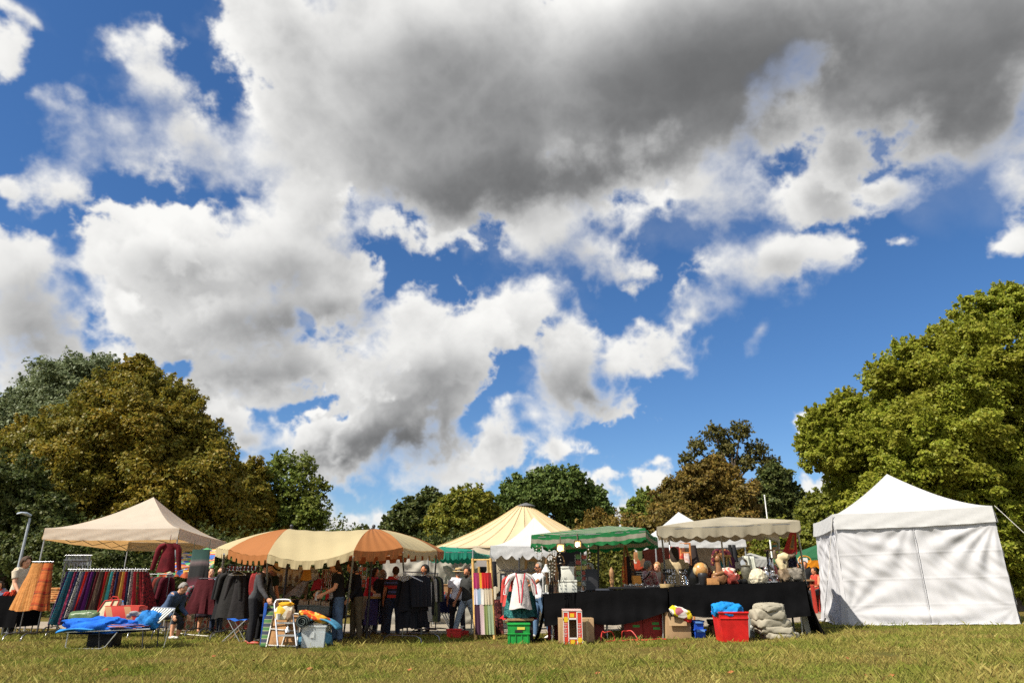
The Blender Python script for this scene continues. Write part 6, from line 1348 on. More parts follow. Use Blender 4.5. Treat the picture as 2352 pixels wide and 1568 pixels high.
# bamboo ladder with scarves
D_ = 16.8; tl_, tr_, bl_, br_ = A(5, 405, 485, D_ + .25), A(5, 612, 483, D_ + .25), A(5, 440, 1338, D_), A(5, 660, 1330, D_); bl_.z = br_.z = .0
LD = thing("bamboo_ladder", "bamboo ladder draped with three rows of coloured scarves", "ladder", (bl_ + br_) / 2)
for p, q_ in ((tl_, bl_), (tr_, br_)): mb = MB(); mb.tube([p, p.lerp(q_, .33), p.lerp(q_, .66), q_], [.034, .036, .037, .038], 8); mb.build("rail", BAMBOO, LD)
mb = MB(); p = tl_ + V(.12, .5, -.02); mb.tube([p, V(bl_.x + .1, bl_.y + .9, 0)], .03, 6); mb.build("rail", BAMBOO, LD); mb = MB(); p = tr_ + V(-.08, .5, -.02); mb.tube([p, V(br_.x - .05, br_.y + .9, 0)], .03, 6); mb.build("rail", BAMBOO, LD)
fr_ = lambda f: (tl_.lerp(bl_, f), tr_.lerp(br_, f))
for f in (.02, .20, .395, .59, .81): a, b = fr_(f); mb = MB(); mb.tube([a - V(.03, 0, 0), b + V(.03, 0, 0)], .024, 8); mb.build("rung", BAMBOO, LD)
a, b = fr_(.02); mb = MB(); mb.box((a + b) / 2 - V(0, .05, .08), (.24, .006, .14)); single(mb, "notice", mat("notice_paper", (.30, .27, .25), .7), "small printed notice hanging from the top rung of the bamboo ladder", "notice")
rowd = [(.20, .185, [("magenta", (.36, .02, .11), 0, .16), ("deep pink", (.30, .03, .09), .15, .33), ("golden yellow", (.60, .30, .02), .31, .47), ("scarlet", (.50, .012, .012), .45, .66), ("crimson red", (.42, .010, .014), .64, .86), ("wine", (.22, .012, .016), .84, 1.0)]),
        (.395, .19, [("pale lilac", (.50, .50, .62), 0, .20), ("powder blue", (.30, .42, .55), .18, .38), ("white", (.66, .64, .58), .36, .55), ("cream", (.55, .48, .35), .53, .78), ("sand", (.48, .40, .28), .76, 1.0)]),
        (.59, .35, [("plum black", (.05, .015, .035), 0, .30), ("pale pink", (.55, .42, .42), .28, .52), ("olive green", (.20, .25, .08), .50, .72), ("mint green", (.28, .36, .22), .70, 1.0)])]
for f0, dz, row in rowd:
    a, b = fr_(f0); a2, b2 = fr_(f0 + dz)
    for nm, c, u0, u1 in row:
        def fs(u, v, u0=u0, u1=u1):
            t_ = u0 + (u1 - u0) * u; vv = max(0, v - .06) / .94; e = a.lerp(b, t_).lerp(a2.lerp(b2, t_), vv); r = .032
            return e + V(0, -r - .010 * math.sin(t_ * 31 + 2 * math.sin(t_ * 9)) * vv - .010 * vv, r * (1 - min(1, v / .06)) * .6 + .012)
        mb = MB(); mb.sheet(fs, 16, 12); mb.sheet(lambda u, v, fs=fs, a=a: fs(u, v) + V(0, .085, 0), 8, 8); single(mb, "scarf", canopy_mat("scarf_" + nm.replace(' ', '_'), c, .25, None, .35, (6, 6, 1)), f"{nm} scarf on the bamboo ladder, {['top', 'middle', 'bottom'][rowd.index((f0, dz, row))]} row", "scarf", "scarves on the bamboo ladder")
c = A(5, 650, 540, 18.5); mb = MB(); garment(mb, c + V(0, 0, .05), (1, 0, 0), .12, .20, .60, .05, 5, 3, n=24); single(mb, "hanging_cloth", cloth("black_scarf", (.02, .02, .022)), "black cloth hanging just right of the bamboo ladder's top", "cloth")
c = A(5, 690, 960, 18.3); mb = MB(); garment(mb, c, (1, 0, 0), .20, .34, .80, .08, 6, 5, n=30); single(mb, "hanging_cloth", printed("dark_red_print", (.06, .012, .014), [(.18, .05, .04), (.02, .01, .01)], 24), "dark red patterned cloth hanging beside the foot of the bamboo ladder", "cloth")
# carousel of tunics with bench and green crate
D_ = 16.2; top = A(5, 945, 475, D_); cr = A(5, 945, 640, D_); TR = thing("clothes_carousel", "black carousel stand with white, teal and red tunics", "clothes stand", V(top.x, D_, 0)); mb = MB(); mb.tube([V(top.x, D_, 0), top], .016, 8); mb.build("pole", IRON, TR)
for k in range(4): a_ = .4 + k * 1.57; mb = MB(); mb.tube([V(cr.x, D_, cr.z), cr + V(.48 * math.cos(a_), .48 * math.sin(a_), .03), cr + V(.50 * math.cos(a_), .50 * math.sin(a_), .07)], .010, 6); mb.build("arm", IRON, TR)
for k in range(3): a_ = k * 2.1; mb = MB(); mb.tube([V(top.x, D_, .2), V(top.x + .35 * math.cos(a_), D_ + .35 * math.sin(a_), .015)], .012, 6); mb.build("leg", IRON, TR)
for k in range(9):
    mb = MB(); hanger(mb, cr + V(-.36 + .09 * k, .02 * (k % 3), .03 + .015 * (k % 2)), (1, .6 * (k % 3 - 1), 0), .34); mb.build("hanger", BLACKP, TR)
tun = cloth("white_tunic", (.56, .52, .50), .1); zb_ = A(5, 0, 1170, D_).z
mb = MB(); c = A(5, 960, 662, D_ - .18); top_garment(mb, c, (1, 0, 0), .48, .72, .30, .14, 3, 1.0); TU = thing("tunic", "white kimono-like tunic with red and pink trim on the carousel", "tunic", c - V(0, 0, .8)); mb.build("cloth", tun, TU)
mb = MB(); rp = mat("red_trim", (.42, .03, .05), .8)
for s_ in (-1, 1): mb.tube([c + V(s_ * .10, -.17, .01), c + V(s_ * .05, -.21, -.25), c + V(s_ * .02, -.22, -.60)], [(.014, .006)] * 3, 6); mb.tube([c + V(s_ * .24, -.10, -.10), c + V(s_ * .34, -.10, -.26), c + V(s_ * .35, -.10, -.42)], .012, 6)
mb.build("trim", rp, TU)
for i, (x0, nm, m, w, y0_, y1) in enumerate([(878, "teal leaf-patterned", printed("teal_leaf", (.015, .10, .10), [(.05, .20, .18), (.01, .06, .06)], 30), .34, 865, 1172), (1035, "dark teal", printed("teal_leaf2", (.018, .085, .085), [(.04, .15, .14), (.01, .05, .05)], 30), .36, 862, 1165), (955, "silver-grey", printed("silver_cloth", (.30, .30, .30), [(.5, .5, .5), (.12, .12, .12)], 34), .22, 930, 1170), (850, "red", cloth("red_hem", (.48, .02, .02)), .34, 1120, 1185), (1080, "scarlet", cloth("red_hem2", (.40, .016, .018)), .20, 1100, 1185), (1085, "black", BLACKC, .20, 880, 1110)]):
    c = A(5, x0, y0_, D_ - .05 + .06 * i); e = A(5, x0, y1, D_ - .05 + .06 * i); mb = MB(); garment(mb, c, (1, .2, 0), w * .8, w * 1.25, c.z - e.z, .08, 6, i, n=30); single(mb, "skirt", m, f"{nm} skirt hanging on the tunic carousel", "skirt")
c = A(5, 828, 700, D_ + .1); mb = MB(); top_garment(mb, c, (.5, -.8, 0), .36, .60, .4, .07, 8); single(mb, "tunic", cloth("coral_tunic", (.48, .06, .05)), "coral red tunic at the left of the carousel", "tunic")
p, q_ = A(5, 805, 1350, 16.0), A(5, 1120, 1350, 16.0); BN = thing("bench_box", "dark box bench with a wooden lid under the tunic carousel", "bench", V((p.x + q_.x) / 2, 16.2, 0)); zt = A(5, 900, 1195, 16.0).z
mb = MB(); mb.box(V((p.x + q_.x) / 2, 16.2, zt / 2 - .02), (q_.x - p.x - .04, .36, zt - .04)); mb.build("box", mat("dark_box", (.02, .016, .014), .7), BN, bevel=.006); mb = MB(); mb.box(V((p.x + q_.x) / 2, 16.18, zt), (q_.x - p.x, .42, .05)); mb.build("lid", WOOD, BN, bevel=.006)
p, q_ = A(5, 812, 1378, 15.55), A(5, 1068, 1378, 15.55); h = A(5, 900, 1250, 15.55).z; CG = crate("plastic_crate", "bright green plastic crate with a yellow label on the grass", "crate", V((p.x + q_.x) / 2, 15.75, 0), (q_.x - p.x, .36, h), mat("green_crate", (.012, .24, .04), .45, .3, 5, .1, 20), slots=0); mb = MB(); w_ = q_.x - p.x; cx_ = (p.x + q_.x) / 2
for z in (h * .52,): mb.tube([V(cx_ - w_ / 2 - .01, 15.56, z), V(cx_ + w_ / 2 + .01, 15.56, z)], [(.012, .014)] * 2, 6)
mb.build("rib", mat("green_crate", (1, 1, 1)), CG)
for f in (-.42, -.14, .14, .42): mb = MB(); mb.box(V(cx_ + f * w_, 15.562, h * .25), (.02, .012, h * .46)); mb.build("rib", mat("green_crate", (1, 1, 1)), CG)
mb = MB(); mb.box(V(cx_, 15.566, h * .66), (.16, .012, .05)); mb.build("handle_hole", BLACKP, CG); mb = MB(); mb.box(V(cx_ + .05, 15.56, h * .80), (.16, .006, .05)); mb.build("label_tag", mat("yellow_label", (.55, .50, .08), .6), CG)
pers(5, 1180, 518, 17.3, "woman with short grey hair, sunglasses and a denim vest, reaching for the tunics", yaw=-62, shirt=cloth("white_shirt", (.60, .60, .62)), trousers=cloth("blue_jeans", (.09, .16, .27), vary=.3), hair='grey', arms=((62, 14, 40), (58, 8, 12)), legs=((6, 3, 4), (-12, 3, 8)), skin=SKIN_D, glasses=True, shoe='white')
# inside the white pop-up: pictures, mirror, table
for i, (x0, x1, y0_, y1, lb) in enumerate([(1010, 1160, 500, 640, "wide gold-framed picture on the cream wall left of the woman with sunglasses"), (1240, 1400, 470, 760, "tall gold-framed picture on the cream wall right of the woman with sunglasses")]):
    p, q_ = A(5, x0, y0_, 24.6), A(5, x1, y1, 24.6); FR_ = thing("picture", lb, "picture", V((p.x + q_.x) / 2, 24.6, q_.z)); mb = MB(); w_, h_ = q_.x - p.x, p.z - q_.z; cx_, cz_ = (p.x + q_.x) / 2, (p.z + q_.z) / 2
    for (dx, dz, sx, sz) in ((0, h_ / 2, w_, .09), (0, -h_ / 2, w_, .09), (-w_ / 2 + .045, 0, .09, h_ - .09), (w_ / 2 - .045, 0, .09, h_ - .09)): mb.box(V(cx_ + dx, 24.6, cz_ + dz), (sx, .05, sz))
    mb.build("frame", mat("gold_frame", (.34, .20, .07), .5), FR_); mb = MB(); mb.box(V(cx_, 24.62, cz_), (w_ - .10, .02, h_ - .10)); t_ = NT("faded_print"); n_ = t_.noise(t_.coord(), 5, 6); t_.base(t_.ramp(n_, [(.35, (.10, .12, .08)), (.5, (.30, .26, .17)), (.65, (.22, .20, .13))])); mb.build("print", t_.m, FR_)
a, b = A(5, 685, 930, 20.4), A(5, 845, 930, 20.4); b.z = a.z; draped_table("draped_table", "table under a coarse grey cloth between the bamboo ladder and the tunics", a, b, .8, .38, cloth("grey_linen", (.28, .27, .24), .1), seed=12)
a, b = A(5, 1085, 925, 20.0), A(5, 1130, 925, 20.0); b.z = a.z; draped_table("draped_table", "small pale table behind the woman with sunglasses", a, b, .6, .30, cloth("pale_linen", (.36, .34, .30)), seed=14)
p, q_ = A(5, 722, 655, 20.9), A(5, 800, 860, 20.9); MR = thing("mirror", "dark-framed standing mirror on the grey table", "mirror", V((p.x + q_.x) / 2, 20.9, q_.z)); mb = MB(); mb.box(V((p.x + q_.x) / 2, 20.9, (p.z + q_.z) / 2), (q_.x - p.x, .04, p.z - q_.z)); mb.build("frame", BLACKP, MR); mb = MB(); mb.box(V((p.x + q_.x) / 2, 20.872, (p.z + q_.z) / 2), (q_.x - p.x - .12, .012, p.z - q_.z - .12)); mb.build("glass", metal("mirror_glass", (.6, .6, .6), .05, 1.0), MR)
for i in range(7): p = A(5, 695 + 19 * i, 925, 20.5); mb = MB(); h_ = .09 + .05 * (i % 3); mb.lathe(p, [(.032, 0), (.035, h_ * .7), (.018, h_ * .85), (.02, h_)], 10); single(mb, "jar", BLACKP if i % 2 else mat("amber_jar", (.12, .05, .015), .25), f"small {'black' if i % 2 else 'amber'} jar on the grey table, {ORD[i]} from the left", "jar", "jars on the grey table")
# ------------------------------------------------------------------ things standing in front of the record table
D_ = 14.75
# green and blue striped pad leaning on the table
a, b, c, d = A(3, 430, 1408, D_), A(3, 560, 1408, D_), A(3, 590, 1042, D_ + .45), A(3, 490, 1042, D_ + .45); a.z = b.z = .02
MT = thing("lounger_pad", "green and dark blue striped folded lounger leaning beside the stepladder", "lounger", (a + b) / 2); mb = MB(); mb.sheet(lambda u, v: a.lerp(b, u).lerp(d.lerp(c, u), v) + V(0, -.02 * math.sin(math.pi * u), 0), 8, 16); mb.build("pad", stripes("pad_stripe", [(.045, .13, .035), (.30, .30, .16), (.020, .026, .05), (.30, .30, .16)], 5.2, 1, widths=[.42, .05, .46, .07], bump=.1), MT, solid=.03)
mb = MB(); mb.tube([a, d, c, b], .012, 6, closed=True); mb.build("frame", mat("dark_tube", (.05, .06, .05), .5), MT)
# brown board in a white tube frame (folded table)
a, b, c, d = A(3, 500, 1425, D_ - .02), A(3, 850, 1435, D_ - .02), A(3, 885, 1125, D_ + .30), A(3, 580, 1115, D_ + .30); a.z = b.z = .02
BD = thing("folding_table", "folded table showing its mottled brown underside, leaning behind the stepladder", "table", (a + b) / 2); mb = MB(); mb.sheet(lambda u, v: a.lerp(b, u).lerp(d.lerp(c, u), v), 6, 6)
t_ = NT("mottled_board"); n_ = t_.noise(t_.coord(), 3.2, 6, .7); t_.base(t_.ramp(n_, [(.32, (.18, .085, .028)), (.5, (.30, .155, .055)), (.68, (.36, .22, .10))])); t_.b.inputs['Roughness'].default_value = .85; mb.build("top", t_.m, BD, solid=.02)
wt_ = mat("white_tube", (.55, .54, .50), .4); mb = MB(); f_ = lambda u, v: a.lerp(b, u).lerp(d.lerp(c, u), v) + V(0, -.03, .0)
mb.tube([f_(0, 0), f_(.0, .9), f_(.08, 1), f_(.92, 1), f_(1, .9), f_(1, 0)], .014, 8); mb.tube([f_(0, .05), f_(1, .02)], .012, 6); mb.tube([f_(.02, .52), f_(.98, .47)], .012, 6); mb.tube([f_(.5, .02), f_(.62, .75)], .012, 6); mb.build("leg_frame", wt_, BD)
# aluminium stepladder
D_ = 14.5; SL = thing("stepladder", "aluminium stepladder with a rounded top hoop, a yellow bag tied in it", "stepladder", V(at(725, 1470, D_).x, D_, 0))
bl_, br_, tl_, tr_ = A(3, 630, 1450, D_), A(3, 850, 1448, D_), A(3, 580, 1010, D_ + .3), A(3, 780, 1010, D_ + .3); bl_.z = br_.z = .01; tm = A(3, 680, 962, D_ + .32)
mb = MB(); mb.tube([bl_, bl_.lerp(tl_, .5), tl_, tl_.lerp(tm, .35) + V(-.02, 0, .045), V(tm.x - .06, tm.y, tm.z), V(tm.x + .06, tm.y, tm.z), tr_.lerp(tm, .35) + V(.02, 0, .045), tr_, br_.lerp(tr_, .5), br_], .020, 8); mb.build("hoop", ALU, SL)
for f in (.28, .56, .80):
    p, q_ = bl_.lerp(tl_, f), br_.lerp(tr_, f); mb = MB(); mb.box((p + q_) / 2 + V(0, .05, 0), ((q_ - p).length, .12, .03)); mb.build("step", ALU, SL)
for s_, (p, q_) in enumerate(((tl_, A(3, 500, 1405, D_ + .55)), (tr_, A(3, 720, 1405, D_ + .75)))):
    q_.z = .01; mb = MB(); mb.tube([p.lerp(bl_ if s_ == 0 else br_, .12), q_], .014, 6); mb.build("rear_leg", ALU, SL)
for p in (bl_, br_): mb = MB(); mb.tube([p, p + V(0, 0, .05)], .025, 8); mb.build("foot", BLACKP, SL)
mb = MB(); c = (bl_.lerp(tl_, .35) + br_.lerp(tr_, .35)) / 2 + V(0, .1, .0); mb.lathe(c, [(.05, 0), (.06, .03), (.03, .07), (.015, .10)], 12); mb.build("latch", ALU, SL)
c = A(3, 700, 1110, D_ + .20); YB = thing("cloth_bag", "yellow and white cloth bag with a mug print, tied to the stepladder", "bag", c - V(0, 0, .2)); mb = MB(); rumple(mb, c, (.36, .14, .28), 6, .22, 36, 20, 0, .7); mb.build("bag", printed("yellow_white_bag", (.55, .33, .04), [(.60, .54, .42), (.58, .36, .04), (.52, .44, .30)], 7, 1.4), YB)
mb = MB(); rumple(mb, c + V(.02, 0, .15), (.28, .12, .08), 16, .3, 24, 12); mb.build("flap", cloth("amber_flap", (.58, .28, .015)), YB); mb = MB(); rumple(mb, c + V(.12, -.05, -.05), (.12, .09, .18), 26, .2, 20, 12); mb.build("pouch", cloth("brown_pouch", (.25, .17, .11)), YB); mb = MB(); mb.lathe(c + V(-.10, -.07, -.13), [(.035, 0), (.045, .09), (.05, .11), (.04, .11)], 12); mb.build("mug", mat("mug_white", (.6, .6, .58), .4), YB)
# clear storage box, rolled mat, orange cloth
p, q_ = A(3, 880, 1442, 14.7), A(3, 1165, 1440, 14.7); h = A(3, 1000, 1275, 14.7).z; cx_ = (p.x + q_.x) / 2; SB = crate("storage_box", "clear plastic storage box with blue contents, right of the stepladder", "box", V(cx_, 14.95, .005), (q_.x - p.x, .48, h), glass("clear_plastic", (.62, .66, .66), .25, .45), rim=True, taper=.92)
mb = MB(); rumple(mb, V(cx_ - .03, 14.95, .16), (.70, .38, .28), 12, .15, 30, 16, 0, .5); mb.build("contents", cloth("blue_contents", (.06, .17, .26)), SB)
mb = MB(); mb.box(V(cx_ - .02, 14.705, h * .62), (.09, .01, .11)); mb.build("catch", glass("clear_plastic", (1, 1, 1)), SB)
c = A(3, 935, 1215, 14.85); mb = MB(); spiral = [c + V((.14 - .0105 * k * .5) * math.cos(k * .8), 0, (.14 - .0105 * k * .5) * math.sin(k * .8)) for k in range(25)]
mb.sheet(lambda u, v: Vector((c.x + (.14 - .125 * u) * math.cos(u * 20), c.y - .22 + .55 * v + .02 * math.sin(u * 9), c.z + (.125 - .11 * u) * math.sin(u * 20))), 90, 6); single(mb, "rolled_mat", mat("dark_foam", (.06, .075, .07), .8, .4, 9), "dark rolled foam mat lying on the clear storage box", "mat", solid=.014)
mb = MB(); c = A(3, 1010, 1225, 14.9); mb.sheet(lambda u, v: c + V(.10 + .30 * u - .17 * math.cos(1.2 + u * 1.9), -.2 + .5 * v, -.13 + .20 * math.sin(1.2 + u * 1.9)), 16, 6); single(mb, "blue_mat", cloth("light_blue_foam", (.06, .22, .36)), "light blue mat folded around the dark rolled mat", "mat", solid=.03)
mb = MB(); c = A(3, 1030, 1158, 14.85); rumple(mb, c, (.62, .30, .15), 22, .20, 40, 18, 0, .8); o_ = single(mb, "orange_cloth", printed("orange_yellow", (.60, .22, .02), [(.55, .40, .10), (.52, .06, .015), (.62, .30, .03)], 9, .9), "orange and yellow cloth heaped on the rolled mat", "cloth")
o_.rotation_euler = (0, R(16), 0)
mb = MB(); c = A(3, 1100, 1268, 14.95); rumple(mb, c, (.42, .3, .14), 27, .35, 30, 14); single(mb, "plastic_bag", glass("clear_film", (.7, .72, .72), .3, .35), "crumpled clear plastic bag on the right end of the storage box", "bag")
g = A(3, 462, 1300, 15.2); mb = MB(); mb.box(V(g.x - .02, 15.2, .42), (.06, .3, .80), rz=.3); single(mb, "folded_chair", cloth("blue_folder", (.03, .10, .40)), "narrow blue folded chair standing left of the striped pad", "chair", bevel=.01)
# ------------------------------------------------------------------ the two long black tables on the right
a, b = A(6, 172, 950, 15.9), A(7, 600, 878, 15.6)
T1 = draped_table("draped_table", "long table under a black cloth, left half of the run on the right", a, b, 1.15, lambda u: .30 + .06 * u + .05 * math.sin(u * 7) + (.16 * max(0, u - .55) / .45), BLACKC, seed=5, drop=(.0, None), fold=.02, sag=.05)
c_, d_ = A(7, 606, 874, 15.55), A(8, 992, 812, 15.1)
T2 = draped_table("draped_table", "long table under a black cloth with curios on it, next to the big white tent", c_, d_, 1.1, lambda u: .40 + .05 * math.sin(u * 6 + 1) - .06 * u, BLACKC, seed=15, drop=(None, .02), fold=.025, sag=.05)
def ontop(c, x, back=.25, tab=1):
    """point on a table top above survey column x, some way back from the front edge"""
    p0, p1 = (a, b) if tab == 1 else (c_, d_); px = q(c, x, 900)[0]; lo, hi = -.3, 1.3
    for _ in range(40):
        m = (lo + hi) / 2; e = p0.lerp(p1, m); y = e.y + back; d = ray(px, 1345); xx = d.x / d.y * y
        if e.x < xx: lo = m
        else: hi = m
    e = p0.lerp(p1, lo); return V(e.x, e.y + back, e.z + .004)
a, b = Vector(a), Vector(b)
def hgt(c, y0_, y1, D): return A(c, 0, y0_, D).z - A(c, 0, y1, D).z
# lantern
p = ontop(5, 1262, .2); h = .62; LT = thing("lantern", "white metal lantern on the left end of the black table", "lantern", p); mb = MB(); mb.box(p + V(0, 0, .015), (.19, .19, .03)); mb.box(p + V(0, 0, h * .72), (.17, .17, .02))
for sx in (-1, 1):
    for sy in (-1, 1): mb.tube([p + V(sx * .075, sy * .075, .02), p + V(sx * .075, sy * .075, h * .72)], .008, 5)
wm = mat("white_metal", (.55, .55, .53), .4); mb.build("frame", wm, LT); mb = MB(); mb.lathe(p + V(0, 0, h * .73), [(.11, 0), (.05, .10), (.03, .13), (.035, .15), (.01, .17)], 8); mb.build("roof", wm, LT); mb = MB(); mb.lathe(p + V(0, 0, .03), [(.03, 0), (.03, .15), (.005, .16)], 10); mb.build("candle", mat("wax", (.6, .57, .48), .5), LT)
# basket rack of jars
p = ontop(6, 300, .35); BRK = thing("basket_stand", "brown iron stand with two arched handles holding dark jars", "stand", p); mb = MB(); w, h = .38, .62
for z in (.02, .22, .42, h):
    mb.tube([p + V(-w / 2, -.1, z), p + V(w / 2, -.1, z), p + V(w / 2, .1, z), p + V(-w / 2, .1, z)], .008, 5, closed=True)
for sx in (-1, 0, 1):
    for sy in (-1, 1): mb.tube([p + V(sx * w / 2, sy * .1, 0), p + V(sx * w / 2, sy * .1, h)], .010, 5)
mb.build("frame", mat("rust_iron", (.10, .045, .02), .6), BRK)
for s_ in (-1, 1): mb = MB(); mb.tube([p + V(s_ * .10 + .11 * math.cos(t), 0, h + .20 * math.sin(t)) for t in np.linspace(0, math.pi, 9)], .014, 6); mb.build("handle", WOOD, BRK)
for i in range(6): k = p + V(-.12 + .12 * (i % 3), -.03, .03 + .20 * (i // 3)); mb = MB(); mb.lathe(k, [(.04, 0), (.045, .09), (.03, .12), (.03, .14)], 10); mb.build("jar", mat("dark_jar", (.05, .03, .022), .2), BRK)
stf = mat("foam_box", (.58, .59, .52), .7, .05)
p = ontop(6, 428, .22)
for i, (x0, x1, h, dz, lb) in enumerate([(340, 515, .26, 0, "lower of the two stacked white foam boxes on the black table"), (362, 490, .28, .265, "upper of the two stacked white foam boxes on the black table")]):
    w = (x1 - x0) * .2138 * mpp(16.1); p = ontop(6, (x0 + x1) / 2, .3); t = thing("foam_box", lb, "box", p + V(0, 0, dz), "stacked foam boxes"); mb = MB(); mb.box(p + V(0, 0, dz + h * .42), (w * .96, .36, h * .84)); mb.build("box", stf, t, bevel=.012); mb = MB(); mb.box(p + V(0, 0, dz + h * .92), (w, .38, h * .16), rz=.04 * i); mb.build("lid", stf, t, bevel=.01)
p = ontop(6, 480, .3) + V(0, 0, .55); mb = MB(); mb.box(p + V(0, 0, .035), (.16, .10, .03)); mb.box(p + V(0, 0, .07), (.10, .08, .05)); single(mb, "stapler", BLACKP, "small black tool on the upper white foam box", "tool", bevel=.006)
q1, q2 = A(6, 508, 525, 16.4), A(6, 645, 870, 16.4); card_rack("revolving rack of cards and pictures on the black table beside the foam boxes", q1, q2, 16.4, ontop(6, 580, .8).z, CARDS, 6, 2)
p = ontop(6, 690, .4); mb = MB(); mb.box(p + V(0, 0, .24), (.27, .03, .46), rx=-.2); mb.box(p + V(0, .08, .02), (.27, .2, .03)); single(mb, "easel_display", BLACKP, "black tilted display stand behind the black table's middle", "display", bevel=.006)
p = ontop(6, 908, .25); mb = MB(); mb.lathe(p, [(.085, 0), (.085, .03), (.04, .05), (.035, .12), (.06, .19), (.035, .25), (.06, .33), (.045, .42), (.015, .47), (.012, .49)], 14); single(mb, "carved_figure", mat("carved_wood", (.26, .14, .06), .5, .3, 12), "slim carved wooden figure standing alone on the black table", "figure")
p = ontop(6, 820, .2); mb = MB(); mb.box(p + V(0, 0, .02), (.36, .22, .04)); single(mb, "tray", mat("slate_tray", (.05, .055, .07), .5), "flat slate-coloured tray left of the carved wooden figure", "tray", bevel=.005)
p = ontop(6, 1110, .16); mb = MB(); mb.box(p + V(0, 0, .025), (.98, .22, .05), rz=-.05); single(mb, "tray", mat("black_tray", (.008, .008, .009), .6), "long black tray under the scarf tripod", "tray", bevel=.008)
for i in range(20):
    x = 1045 + 21 * i; p = ontop(6, x, .34); h_ = .035 + .02 * (i % 3 == 0); mb = MB(); mb.lathe(p + V(0, 0, .05 if x < 1240 else 0), [(.026, 0), (.034, h_), (.026, h_ + .006), (.006, h_ + .008)], 10); single(mb, "silver_dish", CHROME, "small round silver dish in the row along the back of the black tray", "dish", "silver dishes in a row on the black table")
# scarf tripod
q1 = A(6, 1048, 432, 16.7); TP = thing("scarf_tripod", "brown wooden tripod hung with orange, red and black scarves", "scarf stand", ontop(6, 1090, .9)); zt = TP.location.z
for x, y0_, dy in ((1000, 432, 0), (1040, 430, .25), (1195, 435, 0), (1110, 430, .3)):
    p, q_ = A(6, 1048 + (8 if x > 1100 else -8), y0_, 16.7), A(6, x, 885, 16.6 + dy); q_.z = zt; mb = MB(); mb.tube([p, q_], .018, 6); mb.build("leg", mat("brown_bamboo", (.26, .12, .045), .5), TP)
for i, (x0, x1, yt, yb, m, nm) in enumerate([(1008, 1035, 650, 880, printed("orange_sc", (.50, .16, .03), [(.5, .3, .05), (.35, .03, .02)], 24), "orange patterned"), (1035, 1060, 550, 880, cloth("rust_sc", (.32, .07, .02)), "rust"), (1055, 1095, 545, 885, cloth("black_sc", (.015, .010, .010)), "black"), (1100, 1140, 580, 880, printed("plaid_sc", (.07, .035, .02), [(.2, .08, .03), (.03, .03, .03)], 24), "brown plaid"), (1000, 1012, 780, 890, cloth("green_sc", (.16, .22, .05)), "green"), (1130, 1165, 700, 885, cloth("dk_sc", (.03, .02, .02)), "dark brown")]):
    p, e = A(6, (x0 + x1) / 2, yt, 16.58), A(6, (x0 + x1) / 2, yb, 16.58); mb = MB(); garment(mb, p, (1, 0, 0), (x1 - x0) * .2138 * mpp(16.6) * .8, (x1 - x0) * .2138 * mpp(16.6) * 1.1, p.z - max(e.z, zt + .01), .025, 4, i, n=22); single(mb, "scarf", m, f"{nm} scarf hanging on the brown wooden tripod", "scarf")
p = ontop(6, 1175, .6); mb = MB(); mb.box(p + V(0, 0, .14), (.20, .10, .26), rx=-.3, rz=.2); single(mb, "small_bag", cloth("orange_bag", (.48, .20, .04)), "small orange pouch leaning at the foot of the scarf tripod", "pouch", bevel=.02)
# bag panel, jewellery pads behind
p, q_ = A(6, 1137, 520, 19.0), A(6, 1260, 690, 19.0); BP_ = thing("bag_panel", "black panel hung with small leather bags, behind the grey-haired woman", "panel", V((p.x + q_.x) / 2, 19.05, gz(4, 19))); mb = MB(); mb.box(V((p.x + q_.x) / 2, 19.05, (p.z + q_.z) / 2), (q_.x - p.x, .03, p.z - q_.z)); mb.build("panel", BLACKC, BP_)
for x in (p.x + .1, q_.x - .1): mb = MB(); mb.tube([V(x, 19.1, gz(x, 19)), V(x, 19.1, p.z)], .015, 6); mb.build("leg", IRON, BP_)
for i, (x, y, w, h, c) in enumerate([(1170, 560, .16, .28, (.30, .14, .06)), (1205, 545, .14, .36, (.10, .12, .05)), (1190, 630, .24, .30, (.42, .06, .025)), (1225, 625, .20, .26, (.16, .08, .04)), (1160, 600, .10, .14, (.5, .45, .36))]):
    c0 = A(6, x, y, 18.95); mb = MB(); rumple(mb, c0, (w, .08, h), i + 3, .12, 20, 12, 0, .5); mb.tube([c0 + V(-w * .3, 0, h * .4), c0 + V(0, -.01, h * .4 + .12), c0 + V(w * .3, 0, h * .4)], .007, 5); single(mb, "leather_bag", cloth("bag_%d" % i, c), ["tan shoulder bag", "olive purse", "red-brown leather bag", "dark brown leather bag", "cream purse"][i] + " hanging on the black panel", "bag")
p, q_ = A(6, 1135, 705, 17.4), A(6, 1235, 860, 17.4); JP = thing("jewellery_pad", "black tilted pad set with rows of silver jewellery, left of the grey-haired woman", "display", V((p.x + q_.x) / 2, 17.4, q_.z)); mb = MB(); mb.box(V((p.x + q_.x) / 2, 17.42, (p.z + q_.z) / 2), (q_.x - p.x, .03, p.z - q_.z), rx=-.25); mb.build("pad", BLACKC, JP); mb = MB()
for i in range(7):
    for j in range(6): mb.ball(V(p.x + (q_.x - p.x) * (i + .5) / 7, 17.36 + .04 * j - .1, p.z - (p.z - q_.z) * (j + .5) / 6), .018, 6)
mb.build("pendants", CHROME, JP)
